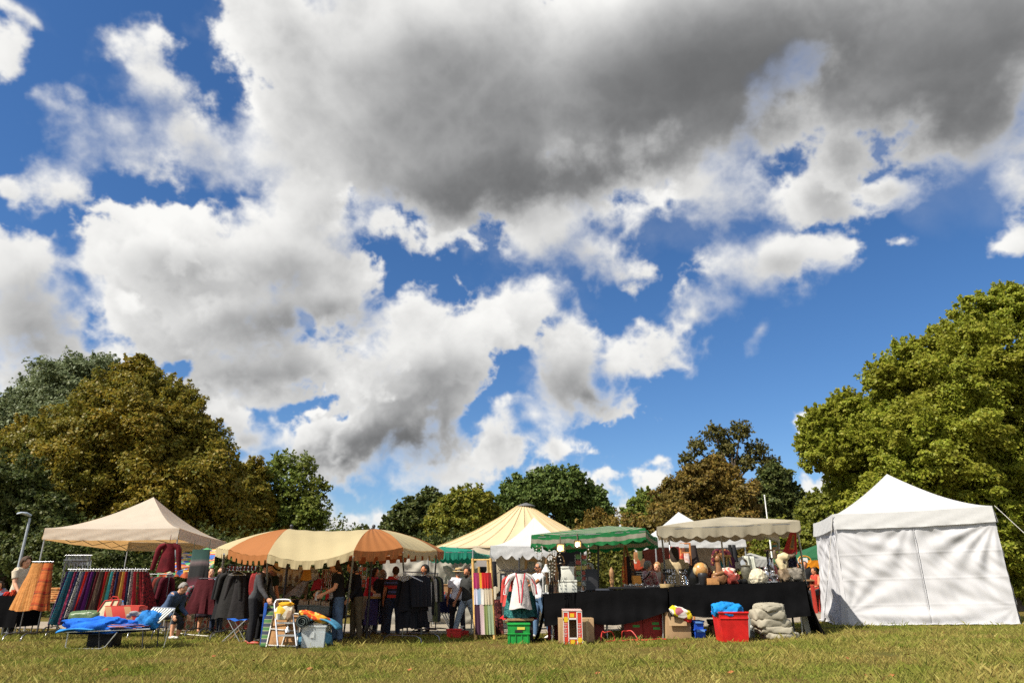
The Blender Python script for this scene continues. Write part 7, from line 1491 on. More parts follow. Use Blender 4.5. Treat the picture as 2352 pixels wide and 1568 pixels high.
# the two black wire jewellery racks
for i, (x0, x1, y0_, lb) in enumerate([(545, 690, 682, "black wire jewellery rack left of the vendor's elbow"), (722, 860, 682, "black wire jewellery rack hung with blue-lit silver, right of the vendor")]):
    p, q_ = A(7, x0, y0_, 16.0), A(7, x1, 862, 16.0); t = thing("jewellery_rack", lb, "jewellery rack", V((p.x + q_.x) / 2, 16.0, q_.z)); mb = MB(); w, h = q_.x - p.x, p.z - q_.z
    for f in (0, .25, .5, .75, 1): mb.tube([V(p.x + w * f, 16.0 + .04 * f, q_.z), V(p.x + w * f, 16.0 + .04 * f, p.z)], .008 if f in (0, 1) else .005, 5)
    for f in (0, .2, .4, .6, .8, 1): mb.tube([V(p.x, 16.0, q_.z + h * f), V(q_.x, 16.04, q_.z + h * f)], .008 if f in (0, 1) else .006, 5)
    for s_ in (p.x, q_.x): mb.tube([V(s_, 15.85, q_.z + .01), V(s_, 16.2, q_.z + .01)], .008, 5)
    mb.build("wire_frame", IRON, t); mb = MB(); rs = random.Random(i + 2)
    for k in range(46): x, z = p.x + w * rs.random(), q_.z + h * (.05 + .9 * rs.random()); mb.ball(V(x, 15.97, z), (.010, .006, .018), 6)
    mb.build("pendants", CHROME, t); mb = MB()
    for f in (.72, .92): mb.box(V((p.x + q_.x) / 2, 16.06, q_.z + h * f), (w * .9, .02, h * .09))
    mb.build("header", BLACKC, t)
p = A(7, 590, 850, 15.75); mb = MB(); mb.lathe(p - V(0, 0, .14), [(.11, 0), (.14, .05), (.16, .16), (.14, .16), (.12, .05), (.05, .03)], 18); single(mb, "basket", straw, "small straw basket hooked on the beige canopy's front left pole", "basket")
# scarf ladder in the second white tent
D_ = 20.5; p, q_, r_, s2 = A(7, 738, 400, D_), A(7, 835, 398, D_), A(7, 725, 860, D_), A(7, 855, 860, D_); BL2 = thing("bamboo_ladder", "brown bamboo ladder with red and pink scarves in the second white tent", "ladder", V((p.x + q_.x) / 2, D_, gz(4.5, D_)))
for u, v in ((p, r_), (q_, s2)): e = u.lerp(v, 1.0); mb = MB(); mb.tube([u, V(e.x, e.y, gz(e.x, e.y))], .028, 6); mb.build("rail", ow, BL2)
for f in (.02, .24, .5, .75): mb = MB(); mb.tube([p.lerp(r_, f), q_.lerp(s2, f)], .022, 6); mb.build("rung", ow, BL2)
mb = MB(); c = p.lerp(q_, .5) - V(0, .05, .08); mb.box(c - V(.12, 0, 0), (.16, .01, .12)); single(mb, "notice", mat("notice_white", (.5, .48, .45), .7), "pale notice on the second bamboo ladder's top rung", "notice")
for i, (x0, x1, y0_, y1, m, nm) in enumerate([(730, 770, 512, 628, printed("rs1", (.42, .06, .03), [(.5, .2, .08), (.3, .02, .02)], 18), "brick red patterned"), (772, 828, 512, 628, printed("rs2", (.55, .40, .36), [(.5, .3, .25), (.6, .5, .45)], 18), "pale pink patterned"), (735, 780, 632, 745, cloth("rs3", (.50, .04, .12)), "hot pink"), (782, 830, 632, 745, printed("rs4", (.45, .22, .2), [(.5, .05, .06), (.5, .4, .35)], 18), "pink and red"), (760, 840, 755, 850, cloth("rs5", (.20, .32, .50)), "light blue")]):
    c, e = A(7, (x0 + x1) / 2, y0_, D_ - .05), A(7, (x0 + x1) / 2, y1, D_ - .05); w = (x1 - x0) * .2138 * mpp(D_); mb = MB(); garment(mb, c, (1, 0, 0), w * .9, w, c.z - e.z, .03, 4, i, n=24, fold_a=.06); single(mb, "scarf", m, f"{nm} scarf on the second bamboo ladder", "scarf")
c = A(7, 875, 425, 20.8); mb = MB(); garment(mb, c, (1, 0, 0), .14, .26, .55, .08, 5, 2, n=24); single(mb, "hanging_cloth", cloth("dark_wool", (.03, .022, .02)), "dark woolly cloth hanging right of the second bamboo ladder", "cloth")
for i in range(9):
    c = A(7, 640 + 30 * (i % 5), 440 + 26 * (i // 5), 21.0); mb = MB(); garment(mb, c, (1, 0, 0), .12, .18, .34, .04, 4, i, n=20); single(mb, "purse", cloth("purse_%d" % (i % 3), ((.30, .04, .025), (.18, .06, .03), (.10, .02, .02))[i % 3]), f"small red-brown purse hanging under the second white tent, {ORD[i]} along", "purse", "purses hanging under the second white tent")
# vendor and shoppers
vb = at(1558, 1400, 17.0); person("vendor with dark hair in a khaki shirt behind the black table, seen from behind", V(vb.x, 17.0, gz(vb.x, 17)), 1.93, yaw=172, shirt=cloth("khaki_shirt", (.38, .30, .18)), trousers=cloth("dark_olive", (.04, .036, .026)), hair='dark', hairstyle='long', skin=SKIN_D, face=False, build=1.12, arms=((12, 10, 30), (12, 10, 30)))
th, J, Wp = pers(6, 1285, 583, 18.1, "woman with short grey hair and a pink patterned blouse wearing a teal shoulder bag", yaw=118, shirt=printed("pink_blouse", (.44, .20, .20), [(.55, .40, .40), (.36, .08, .10), (.50, .30, .30)], 22, .8), sleeve='long', trousers=cloth("dark_trousers", (.03,) * 3), hair='grey', face=True, arms=((22, 8, 35), (18, 8, 30)))
pe = Wp(J['leg', 1][0] + V(.06, .12, .14)); SHB = thing("shoulder_bag", "teal shoulder bag at the hip of the woman in the pink blouse", "bag", pe - V(0, 0, .2)); mb = MB(); rumple(mb, pe, (.30, .16, .36), 5, .14, 24, 14, .6, .6); mb.build("bag", cloth("teal_bag", (.02, .09, .11)), SHB); mb = MB(); sh_ = Wp(J['arm', -1][0] + V(.02, .06, .04)); mb.tube([pe + V(0, 0, .16), pe.lerp(sh_, .5) + V(.0, -.06, .05), sh_], .018, 6); mb.build("strap", BLACKC, SHB)
pers(6, 1395, 597, 18.9, "fair-haired smiling woman in a dark top with a pale cord round her neck", yaw=-40, shirt=cloth("dark_brown_top", (.030, .026, .024)), trousers=cloth("dark_trousers", (.03,) * 3), hair='blond', arms=((10, 8, 20), (10, 8, 30)), head=(-10, 5))
pers(6, 520, 645, 18.6, "light brown-haired woman in a pale grey top behind the white foam boxes", yaw=165, shirt=cloth("pale_grey_top", (.30, .30, .29)), trousers=cloth("black_trousers", (.014,) * 3), hair='blond', hairstyle='bob', face=False, arms=((15, 8, 30), (15, 8, 30)))
pers(6, 462, 668, 19.6, "person in a purple top, half hidden left of the card rack", yaw=60, shirt=cloth("purple_top", (.09, .04, .20)), trousers=cloth("black_trousers", (.014,) * 3), hair='dark', hairstyle='bob')
pers(6, 660, 615, 18.2, "white-haired person in a patterned grey shirt right of the card rack", yaw=-55, shirt=printed("grey_pattern_shirt", (.20, .20, .20), [(.35, .35, .35), (.10, .10, .10)], 26, .8), trousers=cloth("black_trousers", (.014,) * 3), hair='white', hairstyle='big')
p = A(6, 462, 662, 21.5); mb = MB(); mb.lathe(p, [(.001, -.03), (.48, -.03), (.50, 0), (.48, .03), (.001, .03)], 30, axis=(0, 1, 0)); o_ = single(mb, "black_disc", BLACKC, "large black oval hanging board behind the person in purple", "board"); o_.scale = (.85, 1, 1.45)
# lamps and shell strings under the striped canopy
for i, (x0, x1, y0_, y1, lb, on) in enumerate([(312, 395, 412, 495, "square floodlight lit warm, hanging from the striped canopy's front left", True), (503, 572, 385, 440, "second lit floodlight under the striped canopy, nearer its middle pole", True)]):
    c = A(6, (x0 + x1) / 2, (y0_ + y1) / 2, 15.7); w = (x1 - x0) * .2138 * mpp(15.7) * .85; t = thing("floodlight", lb, "floodlight", c); mb = MB()
    for (dx, dz, sx, sz) in ((0, w / 2, w, .03), (0, -w / 2, w, .03), (-w / 2, 0, .03, w), (w / 2, 0, .03, w)): mb.box(c + V(dx, -.01, dz), (sx + .001, .08, sz))
    mb.box(c + V(0, .05, 0), (w, .05, w)); mb.tube([c + V(0, .05, w / 2), c + V(0, .08, w / 2 + .16)], .012, 6); mb.build("housing", mat("lamp_housing", (.10, .075, .045), .6), t); mb = MB(); mb.box(c + V(0, -.0, 0), (w * .86, .015, w * .86)); mb.build("reflector", lamp_mat("lamp_reflector", (1.0, .62, .20), 1.1), t); mb = MB(); mb.ball(c + V(-.02, -.03, -.02), .045, 10); mb.build("bulb", lamp_mat("lamp_bulb", (1.0, .86, .55), 12.0), t)
rs = random.Random(9); shell = mat("shell", (.50, .46, .38), .5)
for k, (x, y0_, n_) in enumerate([(100, 425, 4), (150, 428, 5), (235, 470, 9), (262, 500, 8), (290, 510, 7), (345, 500, 4), (660, 425, 5)]):
    t = thing("shell_string", f"string of pale shells and feathers under the striped canopy, {ORD[k]} from the left", "shell string", A(6, x, y0_, 15.6), "shell strings under the striped canopy"); c = A(6, x, y0_, 15.6); mb = MB(); mb.tube([c + V(0, 0, .05), c - V(0, 0, .075 * n_)], .004, 4); mb.build("cord", BLACKC, t)
    for i in range(n_): mb = MB(); mb.ball(c + V(.03 * (rs.random() - .5), .02, -.07 * i - .02), (.014 + .010 * rs.random(), .011, .016), 7); mb.build("shell", shell, t)
    if k in (2, 3, 5):
        mb = MB(); e = c - V(0, 0, .075 * n_); mb.tube([e, e - V(.01, 0, .18), e - V(.02, 0, .38)], [(.012, .004), (.030, .005), (.004, .002)], 8); mb.build("feather", BLACKC, t)
# curios on the right table
def on2(x, c=8, back=.3): return ontop(c, x, back, 2)
p = on2(950, 7, .35); GLB = thing("globe", "amber globe on a dark stand on the curio table", "globe", p); r_ = .165; ctr = A(7, 952, 690, p.y); mb = MB(); mb.ball(ctr, r_, 24); t_ = NT("globe_map"); n_ = t_.noise(t_.coord(), 6, 6); t_.base(t_.ramp(n_, [(.40, (.48, .27, .09)), (.52, (.40, .18, .05)), (.58, (.50, .40, .22))])); t_.b.inputs['Roughness'].default_value = .3; mb.build("sphere", t_.m, GLB)
mb = MB(); mb.tube([ctr + V((r_ + .02) * math.cos(t), 0, (r_ + .02) * math.sin(t)) for t in np.linspace(-.3, 2.2, 14)], .009, 6); mb.lathe(p, [(.10, 0), (.11, .02), (.03, .05), (.025, max(.06, ctr.z - r_ - p.z))], 14); mb.build("stand", BLACKP, GLB)
p = on2(985, 7, .2); mb = MB(); mb.lathe(p, [(.06, 0), (.07, .02), (.10, .16), (.11, .22), (.09, .25), (.05, .25)], 18); single(mb, "black_vase", BLACKP, "black round pot below the globe", "pot")
p = on2(893, 7, .5); mb = MB(); mb.lathe(p, [(.12, 0), (.15, .10), (.15, .32), (.10, .38), (.11, .42)], 16); single(mb, "black_pot", mat("black_glaze", (.010, .010, .010), .2), "tall black pot left of the globe", "pot")
p = on2(1050, 7, .55); mb = MB(); e = A(7, 1050, 665, p.y).z - p.z; mb.tube([p + V(-.16, 0, e), p + V(.04, 0, e)], .018, 6); mb.tube([p + V(.03, 0, e), p + V(.22, 0, .0)], .018, 6); mb.tube([p + V(-.15, 0, e), p + V(-.22, .1, 0)], .018, 6); single(mb, "wooden_easel", WOOD, "slanting wooden frame right of the globe", "frame")
mb = MB(); mb.quad(p + V(-.13, -.03, e - .02), p + V(.02, -.03, e - .02), p + V(.14, -.03, .12), p + V(-.17, -.03, .12)); single(mb, "patterned_panel", printed("maroon_panel", (.13, .02, .02), [(.30, .12, .06), (.06, .01, .01)], 20), "maroon patterned panel in the slanting wooden frame", "panel", solid=.01)
p = on2(1085, 7, .15); mb = MB(); mb.box(p + V(0, 0, .07), (.24, .16, .13)); single(mb, "wooden_box", mat("orange_box_wood", (.42, .20, .07), .5, .2, 12), "small orange-brown wooden box at the table's front edge", "box", bevel=.006)
p = on2(1160, 7, .22); CF = thing("carved_statue", "carved wooden statue of a coiled seated figure on the curio table", "statue", p); mb = MB(); brw = mat("polished_wood", (.20, .095, .04), .35, .3, 9)
rumple(mb, p + V(0, 0, .11), (.34, .24, .22), 71, .16, 30, 18, 0, .8); mb.tube([p + V(.12 * math.cos(t * 1.9), .08 * math.sin(t * 1.9), .10 + .05 * t) for t in np.linspace(0, 4.2, 22)], [.040] * 16 + [.034, .03, .026, .022, .018, .012], 8)
mb.tube([p + V(0, 0, .1), p + V(.01, 0, .34), p + V(0, 0, .46)], [.10, .06, .05], 10); mb.build("body", brw, CF); mb = MB(); mb.ball(p + V(0, -.01, .53), (.06, .06, .075), 12); mb.build("head", brw, CF); mb = MB(); mb.tube([p + V(-.12, 0, .55), p + V(-.03, 0, .62), p + V(.06, 0, .60), p + V(.10, 0, .54)], [.015, .03, .03, .012], 8); mb.build("headdress", brw, CF)
p = on2(1115, 7, .3); mb = MB(); mb.lathe(p, [(.05, 0), (.06, .06), (.03, .14), (.05, .22), (.02, .28)], 10); single(mb, "bronze_figure", mat("bronze", (.22, .16, .07), .35, .3, 20, metal=.7), "small bronze figure between the wooden box and the carved statue", "figure")
for i, (c, x0, x1, y0_, lb) in enumerate([(8, 52, 245, 540, "A-shaped bamboo frame holding hanging cloth bands behind the curio table")]):
    D_ = 16.6; zt = A(8, 0, 800, D_).z; t = thing("bamboo_display", lb, "frame", V(A(8, 140, 800, D_).x, D_, zt)); mb = MB(); mb.tube([A(8, 55, 545, D_), A(8, 192, 540, D_)], .026, 6); mb.build("bar", BAMBOO, t)
    for xa, xb in ((70, 62), (88, 148), (148, 132), (172, 240)): e = A(8, xb, 780, D_ + .05 * (xa % 3)); mb = MB(); mb.tube([A(8, xa, 545, D_), e], .024, 6); mb.build("leg", BAMBOO, t)
    for k, (x, y1, m, nm) in enumerate([(95, 740, cloth("teal_band", (.02, .16, .18)), "teal"), (120, 720, cloth("dark_band", (.02, .03, .03)), "black"), (150, 690, cloth("sage_band", (.18, .22, .12)), "sage green"), (182, 700, cloth("violet_band", (.14, .05, .18)), "violet"), (200, 720, cloth("plum_band", (.10, .03, .07)), "plum")]):
        p, e = A(8, x, 555, D_ + .03), A(8, x, y1, D_ + .03); mb = MB(); garment(mb, p, (1, 0, 0), .12, .14, p.z - e.z, .03, 3, k, n=20); single(mb, "cloth_band", m, f"{nm} cloth band hanging in the A-shaped bamboo frame", "cloth")
p = on2(175, 8, .28); mb = MB(); rumple(mb, p + V(0, 0, .24), (.30, .24, .18), 4, .2, 24, 14); single(mb, "pink_ornament", printed("pink_white", (.50, .16, .13), [(.6, .5, .42), (.45, .08, .06)], 14, .8), "pink and white rounded ornament left of the dark red one", "ornament")
p2 = on2(175, 8, .28); mb = MB(); mb.lathe(p2, [(.10, 0), (.08, .05), (.10, .16), (.06, .18)], 14); single(mb, "ornament_stand", BLACKP, "dark pot under the pink and white ornament", "pot")
p = on2(228, 8, .18); mb = MB(); rumple(mb, p + V(0, 0, .10), (.24, .2, .20), 14, .35, 26, 16); single(mb, "red_shell", mat("dark_red_shell", (.20, .035, .025), .3, .4, 30), "knobbly dark red ornament at the table's front edge", "ornament")
for i, x in enumerate((275, 310, 345)): p = on2(x, 8, .16 + .05 * (i % 2)); mb = MB(); mb.lathe(p, [(.05, 0), (.07, .03), (.06, .08), (.02, .10)], 12); single(mb, "black_bowl", mat("black_glaze", (.01, .01, .01), .2), f"small glossy black bowl by the round mirror, {ORD[i]} from the left", "bowl", "black bowls on the curio table")
p = on2(375, 8, .25); mb = MB(); mb.lathe(p, [(.11, 0), (.11, .05), (.07, .08), (.10, .16), (.12, .26), (.09, .33), (.11, .36), (.05, .38)], 16); single(mb, "stone_head", mat("dark_bronze", (.09, .085, .06), .5, .4, 20, .5, 30), "dark bronze bust left of the white ball", "bust")
c = A(8, 328, 615, 16.5); HM = thing("hand_mirror", "round pale-rimmed mirror on a dark coiled stand", "mirror", c - V(0, 0, .5)); mb = MB(); mb.lathe(c, [(.085, -.01), (.10, 0), (.085, .01)], 24, axis=(0, -1, 0)); mb.build("rim", mat("pale_rim", (.5, .5, .42), .5), HM); mb = MB(); mb.lathe(c + V(0, -.012, 0), [(.001, 0), (.08, 0), (.08, .003), (.001, .003)], 24, axis=(0, -1, 0)); mb.build("glass", metal("mirror_glass", (.6,) * 3), HM); mb = MB(); mb.tube([c - V(.04 * math.sin(k * 1.4), 0, .1 + .024 * k) for k in range(20)], .012, 6); mb.build("stand", mat("dark_green_metal", (.03, .04, .025), .4), HM)
ctr = A(8, 484, 780, 15.45); mb = MB(); rumple(mb, ctr, (.40, .40, .40), 44, .025, 60, 40, 0, 1.0); t_ = NT("white_rose_ball"); v_ = t_.n('ShaderNodeTexVoronoi'); t_.l(t_.coord(), v_.inputs['Vector']); v_.inputs['Scale'].default_value = 16; t_.base(t_.ramp(v_.outputs['Distance'], [(0, (.62, .58, .46)), (.5, (.45, .40, .28))])); t_.bump(v_.outputs['Distance'], 1.0, .03); t_.b.inputs['Roughness'].default_value = .8; single(mb, "flower_ball", t_.m, "white ball of knotted petals on the curio table", "ball")
for i, (x, yt, lb) in enumerate([(590, 655, "left of the two silver figures beside the white ball"), (662, 690, "right of the two silver figures beside the white ball")]):
    p = on2(x, 8, .22); e = A(8, x, yt, p.y).z - p.z; t = thing("silver_figure", lb, "figure", p); mb = MB(); mb.lathe(p, [(.10, 0), (.10, .02), (.04, .06), (.05, e * .35), (.07, e * .55), (.03, e * .74), (.045, e * .82), (.04, e * .92), (.01, e)], 14); mb.build("body", CHROME, t)
    for s_ in (-1, 1): mb = MB(); mb.tube([p + V(s_ * .05, -.02, e * .62), p + V(s_ * .11, -.05, e * .45), p + V(s_ * .05, -.07, e * .36)], .018, 6); mb.build("arm", CHROME, t)
for i, (x, y0_) in enumerate(((632, 480), (612, 500), (655, 560))): p, e = A(8, x, y0_, 16.1), A(8, x, 790, 16.1); mb = MB(); h_ = p.z - e.z; mb.lathe(e, [(.07, 0), (.02, .05), (.015, h_ * .4), (.04, h_ * .5), (.015, h_ * .6), (.02, h_ * .9), (.05, h_)], 12); single(mb, "candlestick", CHROME if i != 1 else IRON, f"tall {'silver' if i != 1 else 'dark'} candlestick behind the silver figures, {ORD[i]} in height order", "candlestick")
p, q_ = A(8, 415, 705, 16.0), A(8, 560, 705, 16.0); mb = MB(); mb.tube([p, q_], .016, 6); mb.tube([p, p - V(0, 0, .3)], .014, 6); mb.tube([q_, q_ - V(0, 0, .3)], .014, 6); mb.tube([p + V(0, 0, .05), p - V(0, 0, .05)], .022, 6); single(mb, "low_rail", mat("dark_red_wood", (.09, .015, .012), .4), "dark red wooden rail behind the white ball", "rail")
# horned skull on a post
D_ = 15.5; c = A(8, 745, 560, D_); SKL = thing("horned_skull", "bleached horned animal skull on a post at the right end of the curio table", "skull", A(8, 745, 800, D_)); bone = mat("bone", (.46, .38, .22), .6, .25, 9, .3, 20); mb = MB()
mb.tube([A(8, 815, 550, D_ - .12), A(8, 765, 545, D_ - .05), A(8, 715, 560, D_), A(8, 690, 600, D_ + .04)], [(.05, .05), (.10, .085), (.095, .10), (.05, .06)], 14); mb.tube([A(8, 705, 575, D_), A(8, 735, 640, D_ - .05), A(8, 750, 690, D_ - .08)], [.09, .075, .05], 12); mb.tube([A(8, 770, 560, D_), A(8, 775, 640, D_ - .06), A(8, 770, 700, D_ - .08)], [.06, .045, .035], 10); mb.build("skull", bone, SKL, voxel=.012)
hrn = mat("horn", (.14, .10, .065), .45, .4, 9)
mb = MB(); mb.tube([A(8, 700, 585, D_), A(8, 665, 540, D_ - .03), A(8, 660, 490, D_ - .05), A(8, 690, 450, D_ - .04), A(8, 718, 432, D_ - .03)], [.045, .042, .034, .022, .006], 10); mb.build("horn", hrn, SKL); mb = MB(); mb.tube([A(8, 800, 545, D_), A(8, 850, 540, D_ - .03), A(8, 890, 510, D_ - .04), A(8, 912, 465, D_ - .05)], [.045, .04, .028, .006], 10); mb.build("horn", hrn, SKL)
mb = MB(); mb.ball(A(8, 765, 605, D_ - .10), (.035, .02, .03), 10); mb.build("eye_socket", mat("socket", (.03, .02, .015), .9), SKL); mb = MB(); mb.tube([A(8, 740, 650, D_ + .02), A(8, 745, 800, D_)], [.05, .09], 10); mb.tube([A(8, 795, 560, D_ + .05), A(8, 812, 800, D_ + .05)], .018, 6); mb.build("post", mat("pale_wood", (.30, .21, .11), .7, .3, 12), SKL)
for i, (x, w, c) in enumerate([(790, .26, (.14, .10, .06)), (835, .24, (.20, .12, .06)), (890, .34, (.16, .14, .11)), (925, .22, (.24, .20, .15))]): p = on2(x, 8, .25 + .08 * (i % 2)); mb = MB(); rumple(mb, p + V(0, 0, .12), (w, .26, .26), 30 + i, .3, 26, 16); single(mb, "fossil", mat("fossil_%d" % i, c, .6, .5, 14, .5, 20), f"lumpy brown-grey stone at the curio table's right end, {ORD[i]} from the left", "stone", "stones on the curio table")
# red hanging with a picture, lamp, round tin
t_ = NT("red_hanging"); uv = t_.sep(t_.coord('UV')); du = t_.math('ABSOLUTE', t_.math('SUBTRACT', uv[0], .62)); dv = t_.math('ABSOLUTE', t_.math('SUBTRACT', uv[1], .48)); mx = t_.math('MAXIMUM', t_.math('MULTIPLY', du, 1.5), dv); n_ = t_.noise(t_.coord(), 9, 5)
inner = t_.ramp(n_, [(.4, (.07, .06, .04)), (.52, (.30, .16, .06)), (.62, (.10, .12, .08))]); t_.base(t_.mix(t_.math('LESS_THAN', mx, .24), t_.ramp(mx, [(.0, (.35, .15, .02)), (.28, (.45, .25, .03)), (.31, (.38, .012, .010))], 'CONSTANT'), inner)); t_.b.inputs['Roughness'].default_value = .8
a1, a2, b1, b2 = A(8, 835, 268, 15.9), A(8, 895, 275, 15.4), A(8, 742, 520, 15.9), A(8, 905, 520, 15.4); mb = MB(); mb.sheet(lambda u, v: a1.lerp(a2, u).lerp(b1.lerp(b2, u), v) + V(0, .03 * math.sin(u * 9), 0), 16, 20); single(mb, "wall_hanging", t_.m, "red cloth hanging with a framed dark picture, at the beige canopy's right corner", "hanging", solid=.006)
p, q_ = A(8, 805, 540, 15.9), A(8, 912, 665, 15.9); mb = MB(); mb.sheet(lambda u, v: V(p.x + (q_.x - p.x) * u, 15.95 + .03 * math.sin(u * 11), p.z + (q_.z - p.z) * v), 14, 8); single(mb, "dark_cloth", printed("navy_flecks", (.02, .022, .035), [(.06, .06, .10), (.01, .01, .02)], 30), "dark navy cloth hanging below the red wall hanging", "cloth", solid=.006)
c = A(8, 612, 318, 15.6); FL2 = thing("floodlight", "unlit white floodlight tilted under the beige canopy", "floodlight", c); mb = MB(); mb.box(c, (.38, .30, .05), rx=.7, ry=.35); mb.build("housing", mat("pale_housing", (.42, .40, .33), .5), FL2); mb = MB(); mb.box(c - V(0, .025, .03), (.32, .24, .03), rx=.7, ry=.35); mb.build("glass", mat("lamp_glass", (.30, .28, .22), .2), FL2); mb = MB(); mb.tube([c, A(8, 530, 278, 15.6)], .014, 6); mb.build("bracket", IRON, FL2)
p = A(8, 676, 478, 16.3); ST3 = thing("plant_stand", "tall stand with a wooden top plate behind the silver figures", "stand", V(p.x, 16.3, gz(5.6, 16.3))); mb = MB(); mb.box(p, (.46, .3, .03)); mb.build("top", WOOD, ST3)
for s_ in (-.19, .19): mb = MB(); mb.tube([V(p.x + s_, 16.3, gz(5.6, 16)), V(p.x + s_, 16.3, p.z)], .014, 6); mb.build("leg", STEEL, ST3)
mb = MB(); mb.lathe(p + V(-.02, 0, .016), [(.05, 0), (.05, .14), (.045, .145), (.01, .145)], 14); single(mb, "tin", stripes("tin_stripe", [(.45, .28, .12), (.06, .22, .24), (.42, .26, .10)], 1.0, 2, kind='Generated'), "small striped tin on the tall stand's top plate", "tin")
# background behind the right table
a_, b_ = A(8, 318, 540, 20.5), A(8, 440, 545, 20.5); e = A(8, 450, 735, 20.5); mb = MB(); mb.sheet(lambda u, v: a_.lerp(b_, u) + V(.04 * v, .04 * math.sin(u * 12), (e.z - a_.z) * v), 20, 8); single(mb, "striped_sheet", stripes("pale_stripe", [(.56, .56, .48), (.40, .42, .34)], 6, 0), "white and grey-green striped cloth sheet hanging right of the second white tent", "cloth sheet", solid=.006)
a_, b_ = A(8, 440, 568, 22), A(8, 640, 575, 22); cs = [a_, b_, b_ + V(0, 2.4, 0), a_ + V(0, 2.4, 0)]; b_.z = a_.z; cs[2].z = cs[3].z = a_.z; popup("popup_tent", "low grey pop-up roof over a rail of clothes, seen above the silver figures", cs, (cs[0] + cs[2]) / 2 + V(0, 0, .22), canopy_mat("grey_roof", (.36, .36, .33), .25), .22, p=1.1)
a_, b_ = A(8, 470, 610, 22.3), A(8, 640, 610, 22.3); b_.z = a_.z; rack("clothes_rack", "rail of coloured clothes under the low grey pop-up roof", a_, b_, .3)
for i, c in enumerate([("grey", (.12, .11, .11)), ("wine red", (.14, .02, .03)), ("black", (.02, .02, .02)), ("pink", (.40, .06, .18)), ("brown", (.16, .09, .05)), ("rose", (.30, .10, .10))]): p = a_.lerp(b_, (i + .5) / 6); mb = MB(); top_garment(mb, p - V(0, 0, .08), (.7, .7, 0), .38, .7, .4, .06, i); single(mb, "garment", cloth("far_g_%d" % i, c[1]), f"{c[0]} garment on the rail under the low grey roof", "garment")
for i, (x, c, nm) in enumerate([(180, (.012, .012, .012), "left"), (222, (.02, .02, .022), "right")]): p, e = A(8, x, 420, 20.8), A(8, x, 600, 20.8); mb = MB(); garment(mb, p, (1, 0, 0), .10, .16, p.z - e.z, .05, 3, i, n=20); single(mb, "dark_strap", cloth("strap_%d" % i, c), f"{nm} of the two black straps hanging in the second white tent's right side", "strap")
c = A(8, 85, 470, 20.6); mb = MB(); top_garment(mb, c, (1, 0, 0), .40, .6, .3, .08, 2); single(mb, "garment", printed("dark_red_dress", (.10, .015, .02), [(.3, .14, .04), (.05, .01, .02)], 16), "dark red garment hanging above the A-shaped bamboo frame", "garment")
# under the green canopy at the far right
a_, b_ = A(8, 940, 800, 24.0), A(8, 1160, 795, 24.0); b_.z = a_.z; WT = thing("table", "plain wooden table beside the big white tent", "table", V((a_.x + b_.x) / 2, 24.3, gz(10, 24))); mb = MB(); mb.box((a_ + b_) / 2 + V(0, .35, 0), ((b_ - a_).length, .7, .05)); mb.build("tabletop", WOOD, WT)
for f in (.08, .92): mb = MB(); p = a_.lerp(b_, f) + V(0, .35, 0); mb.box(V(p.x, p.y, (p.z + gz(p.x, p.y)) / 2), (.06, .5, p.z - gz(p.x, p.y))); mb.build("leg", mat("red_steel", (.34, .03, .02), .5), WT)
a_, b_ = A(8, 1060, 852, 23.4), A(8, 1160, 852, 23.4); b_.z = a_.z; RBN = thing("bench", "red-legged beer bench in front of the plain wooden table", "bench", V((a_.x + b_.x) / 2, 23.4, gz(10, 23))); mb = MB(); mb.box((a_ + b_) / 2, ((b_ - a_).length, .26, .04)); mb.build("seat", mat("red_orange_wood", (.36, .07, .03), .6), RBN)
for f in (.06, .94): mb = MB(); p = a_.lerp(b_, f); mb.box(V(p.x, p.y, (p.z + gz(p.x, p.y)) / 2), (.05, .2, p.z - gz(p.x, p.y) - .02)); mb.build("leg", mat("red_steel", (1, 1, 1)), RBN)
pers(8, 885, 640, 24.8, "person in a bright blue shirt under the green canopy with the orange valance", h=1.62, yaw=30, shirt=cloth("sky_shirt", (.03, .24, .48)), trousers=dkjeans, hair='brown', skin=SKIN_D)
pers(8, 985, 642, 25.2, "person in a dark top behind the plain wooden table", h=1.66, yaw=-20, shirt=cloth("black_top", (.013,) * 3), trousers=cloth("black_trousers", (.014,) * 3), hair='dark', skin=SKIN_D)
pers(8, 1108, 662, 24.1, "person in a red vest sitting by the plain wooden table", h=1.62, yaw=-75, shirt=cloth("red_vest", (.42, .05, .03)), sleeve='none', trousers=cloth("dark_trousers", (.03,) * 3), hair='dark', skin=SKIN_D, seat=.55, legs=((80, 6, 80), (80, 6, 80)), lean=10, arms=((30, 8, 50), (30, 8, 50)))
for i, (x0, x1, y0_, y1, lb) in enumerate([(908, 945, 562, 612, "small white notice hanging left of the big notice at the green canopy"), (948, 1020, 560, 610, "large white notice with an orange ring hanging from the green canopy")]):
    p, q_ = A(8, x0, y0_, 25.6), A(8, x1, y1, 25.6); t = thing("notice", lb, "notice", V((p.x + q_.x) / 2, 25.6, q_.z)); mb = MB(); mb.box(V((p.x + q_.x) / 2, 25.6, (p.z + q_.z) / 2), (q_.x - p.x, .015, p.z - q_.z)); mb.build("sheet", mat("notice_sheet", (.60, .60, .58), .7), t)
    if i: c = V((p.x + q_.x) / 2, 25.588, (p.z + q_.z) / 2); mb = MB(); mb.tube([c + V(.22 * math.cos(k), 0, .14 * math.sin(k)) for k in np.linspace(0, 6.28, 20)[:-1]], .02, 5, closed=True); mb.build("ring", mat("orange_ring", (.60, .24, .02), .6), t)
